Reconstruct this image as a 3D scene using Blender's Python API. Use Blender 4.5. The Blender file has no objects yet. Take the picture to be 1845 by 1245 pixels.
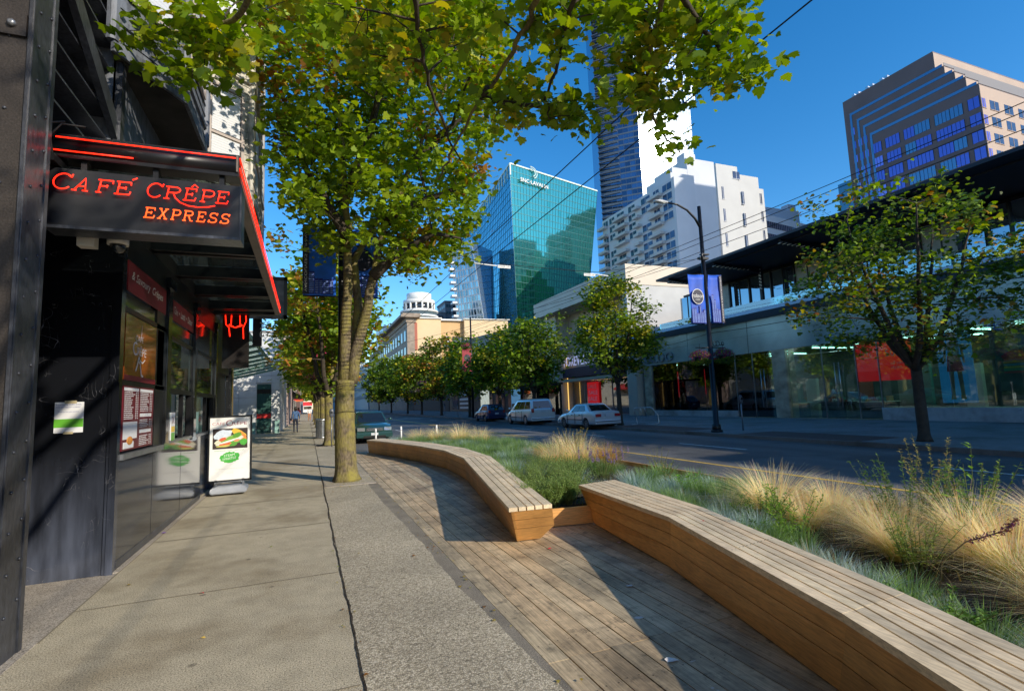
import bpy, bmesh, math, random
import numpy as np
from mathutils import Vector, Matrix, noise
rnd = random.Random(11)
PI = math.pi
sc = bpy.context.scene
COL = sc.collection

# ------------------------------------------------------------------ helpers
class MB:
    """collects faces, builds ONE mesh object"""
    def __init__(s): s.v=[]; s.f=[]; s.c=[]; s.m=[]; s.col=(1,1,1); s.mi=0; s.smooth=[]; s.sm=False
    def add(s, verts, faces, col=None, mi=None, sm=None):
        o=len(s.v); s.v.extend(verts)
        for f in faces:
            s.f.append(tuple(o+i for i in f)); s.c.append(col or s.col); s.m.append(s.mi if mi is None else mi); s.smooth.append(s.sm if sm is None else sm)
        return s
    def box(s, x0,x1,y0,y1,z0,z1, col=None, mi=None):
        v=[(x0,y0,z0),(x1,y0,z0),(x1,y1,z0),(x0,y1,z0),(x0,y0,z1),(x1,y0,z1),(x1,y1,z1),(x0,y1,z1)]
        return s.add(v,[(0,3,2,1),(4,5,6,7),(0,1,5,4),(1,2,6,5),(2,3,7,6),(3,0,4,7)],col,mi,False)
    def obox(s, O,U,V,N,u0,u1,v0,v1,n0,n1,col=None,mi=None):
        O=Vector(O);U=Vector(U);V=Vector(V);N=Vector(N)
        P=lambda u,v,n: tuple(O+U*u+V*v+N*n)
        v=[P(u0,v0,n0),P(u1,v0,n0),P(u1,v1,n0),P(u0,v1,n0),P(u0,v0,n1),P(u1,v0,n1),P(u1,v1,n1),P(u0,v1,n1)]
        return s.add(v,[(0,3,2,1),(4,5,6,7),(0,1,5,4),(1,2,6,5),(2,3,7,6),(3,0,4,7)],col,mi,False)
    def quad(s,a,b,c,d,col=None,mi=None): return s.add([tuple(a),tuple(b),tuple(c),tuple(d)],[(0,1,2,3)],col,mi,False)
    def prism(s, poly, z0, z1, top=None, col=None, mi=None, caps=True):
        n=len(poly); top=top or poly
        v=[(p[0],p[1],z0) for p in poly]+[(p[0],p[1],z1) for p in top]
        f=[(i,(i+1)%n,n+(i+1)%n,n+i) for i in range(n)]
        if caps: f+=[tuple(range(n-1,-1,-1)),tuple(range(n,2*n))]
        return s.add(v,f,col,mi,False)
    def tube(s, pts, rad, n=8, caps=True, col=None, mi=None, closed=False):
        pts=[Vector(p) for p in pts]; m=len(pts)
        if not hasattr(rad,'__len__'): rad=[rad]*m
        t0=(pts[1]-pts[0]).normalized(); a=Vector((0,0,1)) if abs(t0.z)<.9 else Vector((1,0,0))
        u=t0.cross(a).normalized(); v=[]; f=[]
        for i,p in enumerate(pts):
            t=(pts[min(i+1,m-1)]-pts[max(i-1,0)])
            if t.length<1e-9: t=t0
            t=t.normalized(); u=(u-t*u.dot(t))
            u=u.normalized() if u.length>1e-6 else t.orthogonal().normalized()
            w=t.cross(u)
            for k in range(n):
                an=2*PI*k/n; v.append(tuple(p+(u*math.cos(an)+w*math.sin(an))*rad[i]))
        for i in range(m-1):
            for k in range(n): f.append((i*n+k,i*n+(k+1)%n,(i+1)*n+(k+1)%n,(i+1)*n+k))
        s.add(v,f,col,mi,True)
        if caps:
            o=len(s.v)-len(v)
            for r,rev in((0,True),(m-1,False)):
                idx=[o+r*n+k for k in range(n)]
                if rev: idx.reverse()
                s.f.append(tuple(idx)); s.c.append(col or s.col); s.m.append(s.mi if mi is None else mi); s.smooth.append(False)
        return s
    def lathe(s, cx,cy, prof, n=16, col=None, mi=None, sm=True, axis='z'):
        v=[];f=[]
        for (r,z) in prof:
            for k in range(n):
                a=2*PI*k/n
                if axis=='z': v.append((cx+r*math.cos(a),cy+r*math.sin(a),z))
        for i in range(len(prof)-1):
            for k in range(n): f.append((i*n+k,i*n+(k+1)%n,(i+1)*n+(k+1)%n,(i+1)*n+k))
        s.add(v,f,col,mi,sm); o=len(s.v)-len(v)
        for c_ in (tuple(range(n-1,-1,-1)),tuple((len(prof)-1)*n+k for k in range(n))):
            s.f.append(tuple(o+i for i in c_)); s.c.append(col or s.col); s.m.append(s.mi if mi is None else mi); s.smooth.append(False)
        return s
    def build(s, name, mats, parent=None, loc=None):
        me=bpy.data.meshes.new(name); me.from_pydata(s.v,[],s.f); me.update()
        if not isinstance(mats,(list,tuple)): mats=[mats]
        for m in mats: me.materials.append(m)
        nf=len(s.f)
        if nf:
            me.polygons.foreach_set('material_index',s.m); me.polygons.foreach_set('use_smooth',s.smooth)
            if True:
                at=me.color_attributes.new('Col','FLOAT_COLOR','CORNER')
                cnt=np.zeros(nf,np.int32); me.polygons.foreach_get('loop_total',cnt)
                c=np.ones((nf,4),np.float32); c[:,:3]=np.array([x[:3] for x in s.c],np.float32)
                at.data.foreach_set('color',np.repeat(c,cnt,axis=0).ravel())
        o=bpy.data.objects.new(name,me); COL.objects.link(o)
        if parent: o.parent=parent
        if loc: o.location=loc
        return o

def thing(name,label,cat,loc=(0,0,0),rz=0,group=None):
    o=bpy.data.objects.new(name,None); COL.objects.link(o); o.empty_display_size=.3
    o.location=loc; o.rotation_euler=(0,0,rz); return tag(o,label,cat,group)
def tag(o,label,cat,group=None,kind=None):
    o['label']=label; o['category']=cat
    if group: o['group']=group
    if kind: o['kind']=kind
    return o
def struct(o): o['kind']='structure'; return o
def inv(parent_loc, mb):
    dx,dy,dz=parent_loc; mb.v=[(x-dx,y-dy,z-dz) for x,y,z in mb.v]; return mb
def copy_tree(o,parent=None):
    kids=[c for c in o.children]
    c=o.copy(); COL.objects.link(c)
    if parent: c.parent=parent
    for k in kids: copy_tree(k,c)
    return c

# ------------------------------------------------------------------ materials
def mat(name, col=(.5,.5,.5), rough=.6, metal=0., var=0., vs=4., vs3=None, fine=0., fs=60., bump=0., bs=60., attr=False,
        emit=None, es=0., coat=0., spec=.5, trans=0., tint=None, stretch=(1,1,1), detail=6, dirt=0., sub=0.):
    m=bpy.data.materials.new(name); m.use_nodes=True; nt=m.node_tree; N=nt.nodes; L=nt.links
    b=N['Principled BSDF']; b.inputs['Roughness'].default_value=rough; b.inputs['Metallic'].default_value=metal
    b.inputs['Specular IOR Level'].default_value=spec; b.inputs['Coat Weight'].default_value=coat; b.inputs['Coat Roughness'].default_value=.05
    tc=N.new('ShaderNodeTexCoord'); mp=N.new('ShaderNodeMapping'); L.new(tc.outputs['Object'],mp.inputs[0]); mp.inputs['Scale'].default_value=stretch
    def mul(a,bv):
        x=N.new('ShaderNodeMix'); x.data_type='RGBA'; x.blend_type='MULTIPLY'; x.inputs[0].default_value=1
        L.new(a,x.inputs[6]); L.new(bv,x.inputs[7]); return x.outputs[2]
    rgb=N.new('ShaderNodeRGB'); rgb.outputs[0].default_value=(*col,1); cur=rgb.outputs[0]
    if attr:
        a=N.new('ShaderNodeAttribute'); a.attribute_name='Col'; cur=mul(cur,a.outputs['Color'])
    def noi(scale,lo,hi,det=detail,p0=.3,p1=.7):
        n=N.new('ShaderNodeTexNoise'); n.inputs['Scale'].default_value=scale; n.inputs['Detail'].default_value=det; L.new(mp.outputs[0],n.inputs['Vector'])
        r=N.new('ShaderNodeMapRange'); r.inputs[1].default_value=p0; r.inputs[2].default_value=p1; r.inputs[3].default_value=lo; r.inputs[4].default_value=hi; L.new(n.outputs['Fac'],r.inputs[0])
        return r.outputs[0], n
    if var: cur=mul(cur,noi(vs,1-var,1+var*.6)[0])
    if fine: cur=mul(cur,noi(fs,1-fine,1+fine,2)[0])
    if dirt:
        o,_=noi(vs*.37,0,dirt,8,.5,.75); x=N.new('ShaderNodeMix'); x.data_type='RGBA'; L.new(o,x.inputs[0]); L.new(cur,x.inputs[6]); x.inputs[7].default_value=(.03,.027,.022,1); cur=x.outputs[2]
    L.new(cur,b.inputs['Base Color'])
    if bump:
        n=N.new('ShaderNodeTexNoise'); n.inputs['Scale'].default_value=bs; n.inputs['Detail'].default_value=4; L.new(mp.outputs[0],n.inputs['Vector'])
        bp=N.new('ShaderNodeBump'); bp.inputs['Strength'].default_value=bump; bp.inputs['Distance'].default_value=.02; L.new(n.outputs['Fac'],bp.inputs['Height']); L.new(bp.outputs[0],b.inputs['Normal'])
    if emit:
        b.inputs['Emission Color'].default_value=(*emit,1); b.inputs['Emission Strength'].default_value=es
    if trans:
        b.inputs['Transmission Weight'].default_value=trans
    return m

def leafmat(name, rough=.5, tr=.35, stretch=1):
    m=bpy.data.materials.new(name); m.use_nodes=True; nt=m.node_tree; N=nt.nodes; L=nt.links
    b=N['Principled BSDF']; b.inputs['Roughness'].default_value=rough; b.inputs['Specular IOR Level'].default_value=.35
    a=N.new('ShaderNodeAttribute'); a.attribute_name='Col'; L.new(a.outputs['Color'],b.inputs['Base Color'])
    t=N.new('ShaderNodeBsdfTranslucent'); h=N.new('ShaderNodeHueSaturation'); h.inputs['Saturation'].default_value=1.1; h.inputs['Value'].default_value=1.5
    L.new(a.outputs['Color'],h.inputs['Color']); L.new(h.outputs[0],t.inputs['Color'])
    x=N.new('ShaderNodeMixShader'); x.inputs[0].default_value=tr; L.new(b.outputs[0],x.inputs[1]); L.new(t.outputs[0],x.inputs[2]); L.new(x.outputs[0],N['Material Output'].inputs[0])
    return m

def glassmat(name, tint=(.8,.9,.88), refl=.5, rough=.02):
    """see-through pane: clear transmission mixed with a fresnel reflection"""
    m=bpy.data.materials.new(name); m.use_nodes=True; nt=m.node_tree; N=nt.nodes; L=nt.links
    N.remove(N['Principled BSDF'])
    t=N.new('ShaderNodeBsdfTransparent'); t.inputs[0].default_value=(*tint,1)
    g=N.new('ShaderNodeBsdfGlossy'); g.inputs['Roughness'].default_value=rough; g.inputs[0].default_value=(.9,.95,1,1)
    f=N.new('ShaderNodeFresnel'); f.inputs[0].default_value=1.5
    r=N.new('ShaderNodeMapRange'); r.inputs[1].default_value=0; r.inputs[2].default_value=1; r.inputs[3].default_value=refl*.25; r.inputs[4].default_value=1; L.new(f.outputs[0],r.inputs[0])
    x=N.new('ShaderNodeMixShader'); L.new(r.outputs[0],x.inputs[0]); L.new(t.outputs[0],x.inputs[1]); L.new(g.outputs[0],x.inputs[2]); L.new(x.outputs[0],N['Material Output'].inputs[0])
    return m

def special(name, base, kind):
    m=mat(name,base); nt=m.node_tree; N=nt.nodes; L=nt.links; b=N['Principled BSDF']
    for l in list(b.inputs['Base Color'].links): L.remove(l)
    tc=N.new('ShaderNodeTexCoord')
    def noi(scale,det=4,vec=None,st=None,rough=.5):
        n=N.new('ShaderNodeTexNoise'); n.inputs['Scale'].default_value=scale; n.inputs['Detail'].default_value=det; n.inputs['Roughness'].default_value=rough
        if st:
            mp=N.new('ShaderNodeMapping'); mp.inputs['Scale'].default_value=st; L.new(tc.outputs['Object'],mp.inputs[0]); L.new(mp.outputs[0],n.inputs['Vector'])
        else: L.new(tc.outputs['Object'],n.inputs['Vector'])
        return n.outputs['Fac']
    def ramp(src,stops):
        r=N.new('ShaderNodeValToRGB'); e=r.color_ramp.elements
        while len(e)<len(stops): e.new(.5)
        for i,(p,c) in enumerate(stops): e[i].position=p; e[i].color=(*c,1)
        L.new(src,r.inputs[0]); return r.outputs[0]
    def mix(a,bb,fac,mode='MIX'):
        x=N.new('ShaderNodeMix'); x.data_type='RGBA'; x.blend_type=mode
        if isinstance(fac,(int,float)): x.inputs[0].default_value=fac
        else: L.new(fac,x.inputs[0])
        L.new(a,x.inputs[6]); L.new(bb,x.inputs[7]); return x.outputs[2]
    def bump(h,st,dist=.01):
        bp=N.new('ShaderNodeBump'); bp.inputs['Strength'].default_value=st; bp.inputs['Distance'].default_value=dist; L.new(h,bp.inputs['Height']); L.new(bp.outputs[0],b.inputs['Normal'])
    g=lambda v:(v,v,v)
    if kind=='aggregate':
        vo=N.new('ShaderNodeTexVoronoi'); vo.inputs['Scale'].default_value=90; L.new(tc.outputs['Object'],vo.inputs['Vector'])
        sep=N.new('ShaderNodeSeparateColor'); L.new(vo.outputs['Color'],sep.inputs[0])
        c=ramp(sep.outputs[0],[(0,(.27,.23,.16)),(.3,(.50,.43,.31)),(.7,(.64,.56,.41)),(1,(.82,.73,.57))])
        d=ramp(vo.outputs['Distance'],[(.3,g(1)),(.7,g(.58))]); c=mix(c,d,1,'MULTIPLY')
        c=mix(c,ramp(noi(.9,6),[(.3,g(.72)),(.7,g(1.1))]),1,'MULTIPLY'); L.new(c,b.inputs['Base Color'])
        bump(vo.outputs['Distance'],.55,-.006); b.inputs['Roughness'].default_value=.75
    elif kind=='concrete':
        c=ramp(noi(110,3),[(.34,(base[0]*.22,base[1]*.22,base[2]*.2)),(.46,tuple(x*.85 for x in base)),(.56,base),(.72,tuple(x*1.5 for x in base))])
        c=mix(c,ramp(noi(.5,9,rough=.62),[(.34,(.62,.58,.52)),(.5,g(.98)),(.72,g(1.15))]),1,'MULTIPLY')
        c=mix(c,ramp(noi(5,8),[(.3,g(.86)),(.6,g(1.04))]),1,'MULTIPLY')
        vo=N.new('ShaderNodeTexVoronoi'); vo.inputs['Scale'].default_value=2.3; L.new(tc.outputs['Object'],vo.inputs['Vector'])
        c=mix(c,ramp(vo.outputs['Distance'],[(.045,g(.5)),(.075,g(1))]),1,'MULTIPLY')
        L.new(c,b.inputs['Base Color']); bump(noi(160,4),.35,.008); b.inputs['Roughness'].default_value=.8
    elif kind=='asphalt':
        c=ramp(noi(220,3),[(.3,g(.022)),(.5,(.11,.11,.112)),(.75,(.23,.22,.205))])
        c=mix(c,ramp(noi(.55,8,st=(1.6,.12,1)),[(.3,g(.62)),(.7,g(1.35))]),1,'MULTIPLY'); c=mix(c,ramp(noi(.22,3),[(.44,g(.72)),(.47,g(1))]),1,'MULTIPLY')
        L.new(c,b.inputs['Base Color']); bump(noi(250,3),.5,.008); b.inputs['Roughness'].default_value=.7
    elif kind in('deckwood','benchtop','cedar'):
        a=N.new('ShaderNodeAttribute'); a.attribute_name='Col'
        st={'deckwood':(26,1.1,26),'benchtop':(24,2.2,24),'cedar':(3,3,30)}[kind]
        lo,hi={'deckwood':(.55,1.2),'benchtop':(.72,1.15),'cedar':(.72,1.15)}[kind]
        grain=noi(3,6,st=st,rough=.65)
        rg=N.new('ShaderNodeRGB'); rg.outputs[0].default_value=(*base,1)
        c=mix(rg.outputs[0],ramp(grain,[(.28,g(lo)),(.6,g(hi))]),1,'MULTIPLY')
        c=mix(c,a.outputs['Color'],1,'MULTIPLY')
        if kind=='deckwood':
            c=mix(c,ramp(noi(1.3,8,rough=.7),[(.35,g(.42)),(.58,g(1.05))]),1,'MULTIPLY'); c=mix(c,ramp(noi(7,6,rough=.7),[(.33,g(.45)),(.45,g(1))]),1,'MULTIPLY')
            sp=ramp(noi(9,5),[(.70,g(0)),(.76,g(1))]); w=N.new('ShaderNodeRGB'); w.outputs[0].default_value=(.5,.49,.47,1)
            c=mix(c,w.outputs[0],sp)
        elif kind=='benchtop':
            c=mix(c,ramp(noi(2.2,8,rough=.7),[(.3,g(.7)),(.6,g(1.06))]),1,'MULTIPLY')
        else:
            vo=N.new('ShaderNodeTexVoronoi'); vo.inputs['Scale'].default_value=3.4; L.new(tc.outputs['Object'],vo.inputs['Vector'])
            c=mix(c,ramp(vo.outputs['Distance'],[(.045,(.28,.16,.1)),(.09,g(1))]),1,'MULTIPLY')
            c=mix(c,ramp(noi(1.6,6),[(.3,g(.72)),(.65,g(1.08))]),1,'MULTIPLY')
        L.new(c,b.inputs['Base Color']); bump(grain,.35,.006); b.inputs['Roughness'].default_value=.62 if kind!='cedar' else .45
    elif kind=='scratched':
        # glossy black paint with fine pale scratches and a paler bluish lower zone
        s1=noi(2.2,3,st=(2,9,1.2)); 
        def ridge(scale,st,w,dist):
            n=N.new('ShaderNodeTexNoise'); n.inputs['Scale'].default_value=scale; n.inputs['Detail'].default_value=1.5; n.inputs['Distortion'].default_value=dist
            mp=N.new('ShaderNodeMapping'); mp.inputs['Scale'].default_value=st; L.new(tc.outputs['Object'],mp.inputs[0]); L.new(mp.outputs[0],n.inputs['Vector'])
            s=N.new('ShaderNodeMath'); s.operation='SUBTRACT'; L.new(n.outputs['Fac'],s.inputs[0]); s.inputs[1].default_value=.5
            ab=N.new('ShaderNodeMath'); ab.operation='ABSOLUTE'; L.new(s.outputs[0],ab.inputs[0])
            lt=N.new('ShaderNodeMath'); lt.operation='LESS_THAN'; L.new(ab.outputs[0],lt.inputs[0]); lt.inputs[1].default_value=w; return lt.outputs[0]
        m1=ridge(3.5,(1,1,1.6),.0022,.25); m2=ridge(5,(3,3,.5),.0022,.15)
        gate=ramp(noi(4,2),[(.55,g(0)),(.66,g(1))])
        ad=N.new('ShaderNodeMath'); ad.operation='MAXIMUM'; L.new(m1,ad.inputs[0]); L.new(m2,ad.inputs[1])
        mu=N.new('ShaderNodeMath'); mu.operation='MULTIPLY'; L.new(ad.outputs[0],mu.inputs[0]); L.new(gate,mu.inputs[1])
        w=N.new('ShaderNodeRGB'); w.outputs[0].default_value=(.22,.22,.24,1)
        # bluish tone, stronger towards the bottom of the wall
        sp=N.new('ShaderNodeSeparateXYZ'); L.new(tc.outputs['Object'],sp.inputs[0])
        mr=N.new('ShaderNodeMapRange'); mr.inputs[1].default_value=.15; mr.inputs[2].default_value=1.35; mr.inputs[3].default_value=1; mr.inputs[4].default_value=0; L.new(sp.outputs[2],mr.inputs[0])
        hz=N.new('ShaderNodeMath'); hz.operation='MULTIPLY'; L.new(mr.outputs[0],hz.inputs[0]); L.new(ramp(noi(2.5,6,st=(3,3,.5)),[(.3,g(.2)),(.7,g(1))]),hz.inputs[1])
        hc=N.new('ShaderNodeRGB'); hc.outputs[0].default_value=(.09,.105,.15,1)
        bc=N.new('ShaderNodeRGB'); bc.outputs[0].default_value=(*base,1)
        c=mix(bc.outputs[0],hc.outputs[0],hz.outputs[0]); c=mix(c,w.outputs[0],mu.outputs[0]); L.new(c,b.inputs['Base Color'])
        b.inputs['Roughness'].default_value=.13; b.inputs['Specular IOR Level'].default_value=.6
        bump(noi(30,4),.03,.01)
    elif kind=='bark':
        vo=N.new('ShaderNodeTexVoronoi'); vo.inputs['Scale'].default_value=22; mp=N.new('ShaderNodeMapping'); mp.inputs['Scale'].default_value=(1,1,.35); L.new(tc.outputs['Object'],mp.inputs[0]); L.new(mp.outputs[0],vo.inputs['Vector'])
        c=ramp(noi(28,6,st=(1,1,.4)),[(.3,(.05,.038,.025)),(.55,(.15,.115,.075)),(.8,(.26,.21,.14))])
        moss=N.new('ShaderNodeRGB'); moss.outputs[0].default_value=(.27,.235,.045,1)
        mk=ramp(noi(2.4,8,rough=.7),[(.40,g(0)),(.62,g(.85))]); c=mix(c,moss.outputs[0],mk); L.new(c,b.inputs['Base Color'])
        bump(noi(30,6,st=(1,1,.3)),.8,.02); b.inputs['Roughness'].default_value=.9
    elif kind=='glasswall':
        a=N.new('ShaderNodeAttribute'); a.attribute_name='Col'
        rg=N.new('ShaderNodeRGB'); rg.outputs[0].default_value=(*base,1)
        L.new(mix(rg.outputs[0],a.outputs['Color'],1,'MULTIPLY'),b.inputs['Base Color']); b.inputs['Roughness'].default_value=.06; b.inputs['Metallic'].default_value=.85
    elif kind=='paint_old':
        c=ramp(noi(3,8,st=(1,1,.3),rough=.7),[(.3,tuple(x*.35 for x in base)),(.5,base),(.8,tuple(min(.8,x*1.25) for x in base))])
        c=mix(c,ramp(noi(18,6,st=(1,1,.25)),[(.38,g(.35)),(.5,g(1))]),.6,'MULTIPLY'); L.new(c,b.inputs['Base Color']); b.inputs['Roughness'].default_value=.6; bump(noi(20,5,st=(1,1,.3)),.3,.01)
    elif kind=='soil':
        c=ramp(noi(30,6),[(.3,(.015,.011,.007)),(.6,(.05,.038,.024)),(.8,(.09,.07,.045))]); L.new(c,b.inputs['Base Color']); bump(noi(40,5),.9,.03); b.inputs['Roughness'].default_value=.95
    return m

M={}
M['aggregate']=special('exposed_aggregate',(.3,.26,.2),'aggregate')
M['concrete']=special('sidewalk_concrete',(.51,.445,.32),'concrete')
M['concrete2']=special('far_sidewalk_concrete',(.25,.25,.25),'concrete')
M['curb']=special('curb_concrete',(.2,.18,.16),'concrete')
M['plaza']=special('entry_concrete',(.42,.37,.31),'concrete')
M['asphalt']=special('asphalt',(.05,.05,.05),'asphalt')
M['strip']=mat('asphalt_strip',(.25,.22,.175),.85,var=.3,vs=3,fine=.4,fs=120,bump=.4,bs=150)
M['brick']=mat('brick_paver',(.12,.07,.06),.85,var=.3,vs=8,fine=.3,fs=60)
M['deck']=special('weathered_deck_wood',(.62,.475,.295),'deckwood')
M['benchtop']=special('weathered_cedar_top',(.80,.64,.43),'benchtop')
M['cedar']=special('oiled_cedar',(.70,.36,.11),'cedar')
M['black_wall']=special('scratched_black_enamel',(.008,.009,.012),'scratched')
M['polished']=mat('polished_black_panel',(.030,.034,.045),.085,0,spec=.5,coat=.0,var=.3,vs=2.5)
M['steel']=mat('dark_painted_steel',(.055,.06,.075),.32,.25,var=.4,vs=3,fine=.3,fs=30,bump=.15,bs=25,dirt=.5,stretch=(1,1,.5))
M['steel_brown']=mat('brownish_steel',(.05,.042,.038),.45,.3,var=.35,vs=2.5,fine=.3,fs=80,bump=.1,bs=60,dirt=.3)
M['black_metal']=mat('black_metal',(.012,.012,.014),.35,.3,var=.3,vs=6)
M['black_matte']=mat('black_matte',(.012,.011,.011),.8)
M['void']=mat('dark_interior',(.01,.009,.009),.9)
M['bark']=special('mossy_bark',(.1,.1,.1),'bark')
M['bark_dark']=mat('dark_bark',(.055,.042,.03),.9,var=.4,vs=6,bump=.6,bs=30)
M['leaf']=leafmat('maple_leaf')
M['grass']=leafmat('grass_blade',.6,.42)
M['neon_red']=mat('neon_red_tube',(.6,.03,.01),.4,emit=(1,.018,.005),es=2.6)
M['neon_orange']=mat('neon_orange_tube',(.6,.1,.02),.4,emit=(1,.085,.012),es=2.8)
M['white']=mat('white_paint',(.78,.78,.76),.5,var=.08,vs=3)
M['paper']=mat('white_paper',(.72,.73,.76),.5,var=.05,vs=8)
M['grey_plastic']=mat('grey_plastic',(.30,.32,.36),.45,var=.15,vs=5,fine=.05)
M['cam_white']=mat('camera_plastic',(.6,.56,.5),.4,var=.1)
M['soil']=special('planter_soil',(.03,.02,.01),'soil')
M['chrome']=mat('galvanised_steel',(.55,.56,.58),.28,.9,var=.15,vs=8)
M['chrome_dk']=mat('dull_steel',(.25,.26,.28),.4,.7,var=.2,vs=8)
M['rubber']=mat('tyre_rubber',(.02,.02,.022),.75,var=.2,vs=10)
M['carglass']=mat('car_glass',(.012,.016,.02),.04,0,spec=.9)
M['green_gl']=mat('dusty_green_glass',(.30,.5,.47),.12,0,var=.3,vs=2,spec=.8)
M['clear']=glassmat('shop_glass',(.78,.92,.88),.35)
M['clear2']=glassmat('window_glass',(.6,.66,.66),1.3)
M['skin']=mat('skin',(.45,.27,.2),.5); M['hair']=mat('dark_hair',(.02,.014,.01),.5)
def flat(name,c,rough=.55,**k):
    if name not in M: M[name]=mat(name,c,rough,**k)
    return M[name]

FONTM={}
def text_mb(txt, size, origin, U, V, N, depth=.01, width=None, shear=0., height=None, tsize=1, align='LEFT'):
    """lettering as flat extruded geometry, placed by an origin and two axes"""
    cu=bpy.data.curves.new('t','FONT'); cu.body=txt; cu.size=1; cu.extrude=.0; cu.shear=shear; cu.resolution_u=3
    cu.space_character=tsize
    o=bpy.data.objects.new('t',cu); COL.objects.link(o); dg=bpy.context.evaluated_depsgraph_get(); dg.update()
    me=bpy.data.meshes.new_from_object(o.evaluated_get(dg)); vs=[v.co.copy() for v in me.vertices]; fs=[tuple(p.vertices) for p in me.polygons]
    bpy.data.objects.remove(o); bpy.data.curves.remove(cu); bpy.data.meshes.remove(me)
    mb=MB()
    if not vs: return mb
    x0=min(v.x for v in vs); x1=max(v.x for v in vs); y0=min(v.y for v in vs); y1=max(v.y for v in vs)
    sx=size if width is None else width/(x1-x0); sy=size if height is None else height/(y1-y0)
    if width is not None and height is None: sy=sx
    if height is not None and width is None: sx=sy
    O=Vector(origin);U=Vector(U);V=Vector(V);N=Vector(N)
    off=0 if align=='LEFT' else -(x1-x0)*sx/2
    P=[tuple(O+U*((v.x-x0)*sx+off)+V*((v.y-y0)*sy)+N*depth) for v in vs]
    mb.add(P,fs,sm=False); return mb
def merge(a,b,mi=None):
    a.add(b.v,b.f,None,mi,False); return a
# ------------------------------------------------------------------ setting: ground, road, pavements
G=MB(); G.box(-700,900,-300,1500,-.6,-.16); struct(G.build('ground',M['concrete2']))
G=MB(); G.box(1.2,15.2,-120,1200,-.2,-.13); struct(G.build('road',M['asphalt']))
def ribbon(name,x0,x1,y0,y1,z,m,wob=0,step=.05,wx=None,cross=False):
    g=MB(); n=max(2,int((y1-y0)/step)); v=[];f=[]; r=random.Random(hash(name)%999 if False else len(name))
    ox=0
    for i in range(n+1):
        y=y0+(y1-y0)*i/n; ox=ox*.8+r.uniform(-wob,wob); wd=r.uniform(-wob,wob)*.6
        v+= [(x0+ox,y,z),(x1+ox+wd,y,z)] if not cross else [(y,x0+ox,z),(y,x1+ox+wd,z)]
        if i: f.append((2*i-2,2*i-1,2*i+1,2*i) if not cross else (2*i-2,2*i,2*i+1,2*i-1))
    g.add(v,f,sm=False); return struct(g.build(name,m))
G=MB(); G.box(-60,.306,-40,600,-.2,0); struct(G.build('sidewalk',M['concrete']))
G=MB(); G.box(.306,1.37,-40,600,-.2,-.001); struct(G.build('asphalt_strip',M['strip']))
# exposed-aggregate band with an eroded right edge
g=MB(); r=random.Random(5); v=[];f=[]; ox=0
for i in range(1100):
    y=-6+i*.05; ox=ox*.9+r.uniform(-.009,.009); xe=1.215+ox+.05*math.sin(y*.45)+max(0,(3.4-y))*.05 if y<12 else 1.33
    v+=[(.318,y,.003),(xe,y,.003)]
    if i and not (11.3<y<12.9): f.append((2*i-2,2*i-1,2*i+1,2*i))
g.add(v,f,sm=False); struct(g.build('aggregate_paving',M['aggregate']))
g=MB(); g.box(.318,1.33,49,600,-.05,.003); struct(g.build('aggregate_paving',M['aggregate']))
ribbon('expansion_joint',.303,.315,-6,60,.0065,M['soil'],.006,.06)
jm=mat('joint_dark',(.22,.19,.14),.9)
for k,y in enumerate([1.2,3.29,5.52,7.9,10.3,12.9,15.3,17.7,20.1,22.5,25,27.5,30,32.5,35,37.5,40,44,48]):
    ribbon('paving_joint',y,y+(.012 if y<6 else .02),-1.8,.29,.0045,jm,.002,.1,cross=True)
ribbon('paving_joint',-1.2 if 0 else -1.80,-1.785,4.9,60,.0055,jm,.002,.2)
G=MB(); G.box(-6,-1.80,4.2,6.62,-.1,.004); struct(G.build('entry_paving',M['plaza']))
G=MB(); G.box(-1.86,-1.80,6.62,15.9,-.1,.012); struct(G.build('wall_footing',M['plaza']))
# tree pit surrounds
for y0,y1 in ((11.3,12.9),(23.0,24.6),(29.6,31.2),(37,38.6),(45,46.6),(54,55.6)):
    G=MB(); G.box(.318,1.36,y0,y0+.14,-.05,.012); G.box(.318,1.36,y1-.14,y1,-.05,.012); G.box(.33,.36,y0+.14,y1-.14,-.05,.010); struct(G.build('tree_pit_edge',M['plaza']))
    G=MB(); G.box(.36,1.34,y0+.14,y1-.14,-.05,.006); struct(G.build('tree_pit_soil',M['soil']) if y0>12 else G.build('tree_pit_paving',M['aggregate']))
# kerbs
G=MB(); G.box(1.372,1.52,19.6,600,-.16,.0); struct(G.build('curb',M['curb']))
G=MB(); G.box(15.0,15.18,-60,600,-.16,.0); struct(G.build('curb',M['curb']))
G=MB(); G.box(15.18,60,-60,600,-.2,-.002); struct(G.build('sidewalk',M['concrete2']))
for (a,b) in ((-20,6.2),(10.6,15.3),(18.2,24.2),(27,34),(38,44)):
    G=MB(); G.box(15.2,17.0,a,b,-.1,.004); struct(G.build('brick_paving',M['brick']))
ym=mat('yellow_road_paint',(.62,.40,.06),.7,var=.35,vs=8,fine=.3,fs=60); wm=mat('white_road_paint',(.55,.55,.53),.7,var=.3,vs=8,fine=.3,fs=60)
G=MB(); G.box(9.12,9.24,-60,18,-.14,-.126); struct(G.build('road_marking',ym))
G=MB(); G.box(9.30,9.42,22,300,-.14,-.126); G.box(9.62,9.74,22,300,-.14,-.126); struct(G.build('road_marking',ym))
G=MB(); [G.box(12.15,12.25,a,a+3,-.14,-.126) for a in range(-20,160,8)]; [G.box(5.7,5.8,a,a+3,-.14,-.126) for a in range(26,160,8)]; struct(G.build('road_marking',wm))
G=MB(); G.box(2.0,15,62,62.5,-.14,-.125); G.box(2,15,66,66.5,-.14,-.125); struct(G.build('road_marking',wm))

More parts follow.
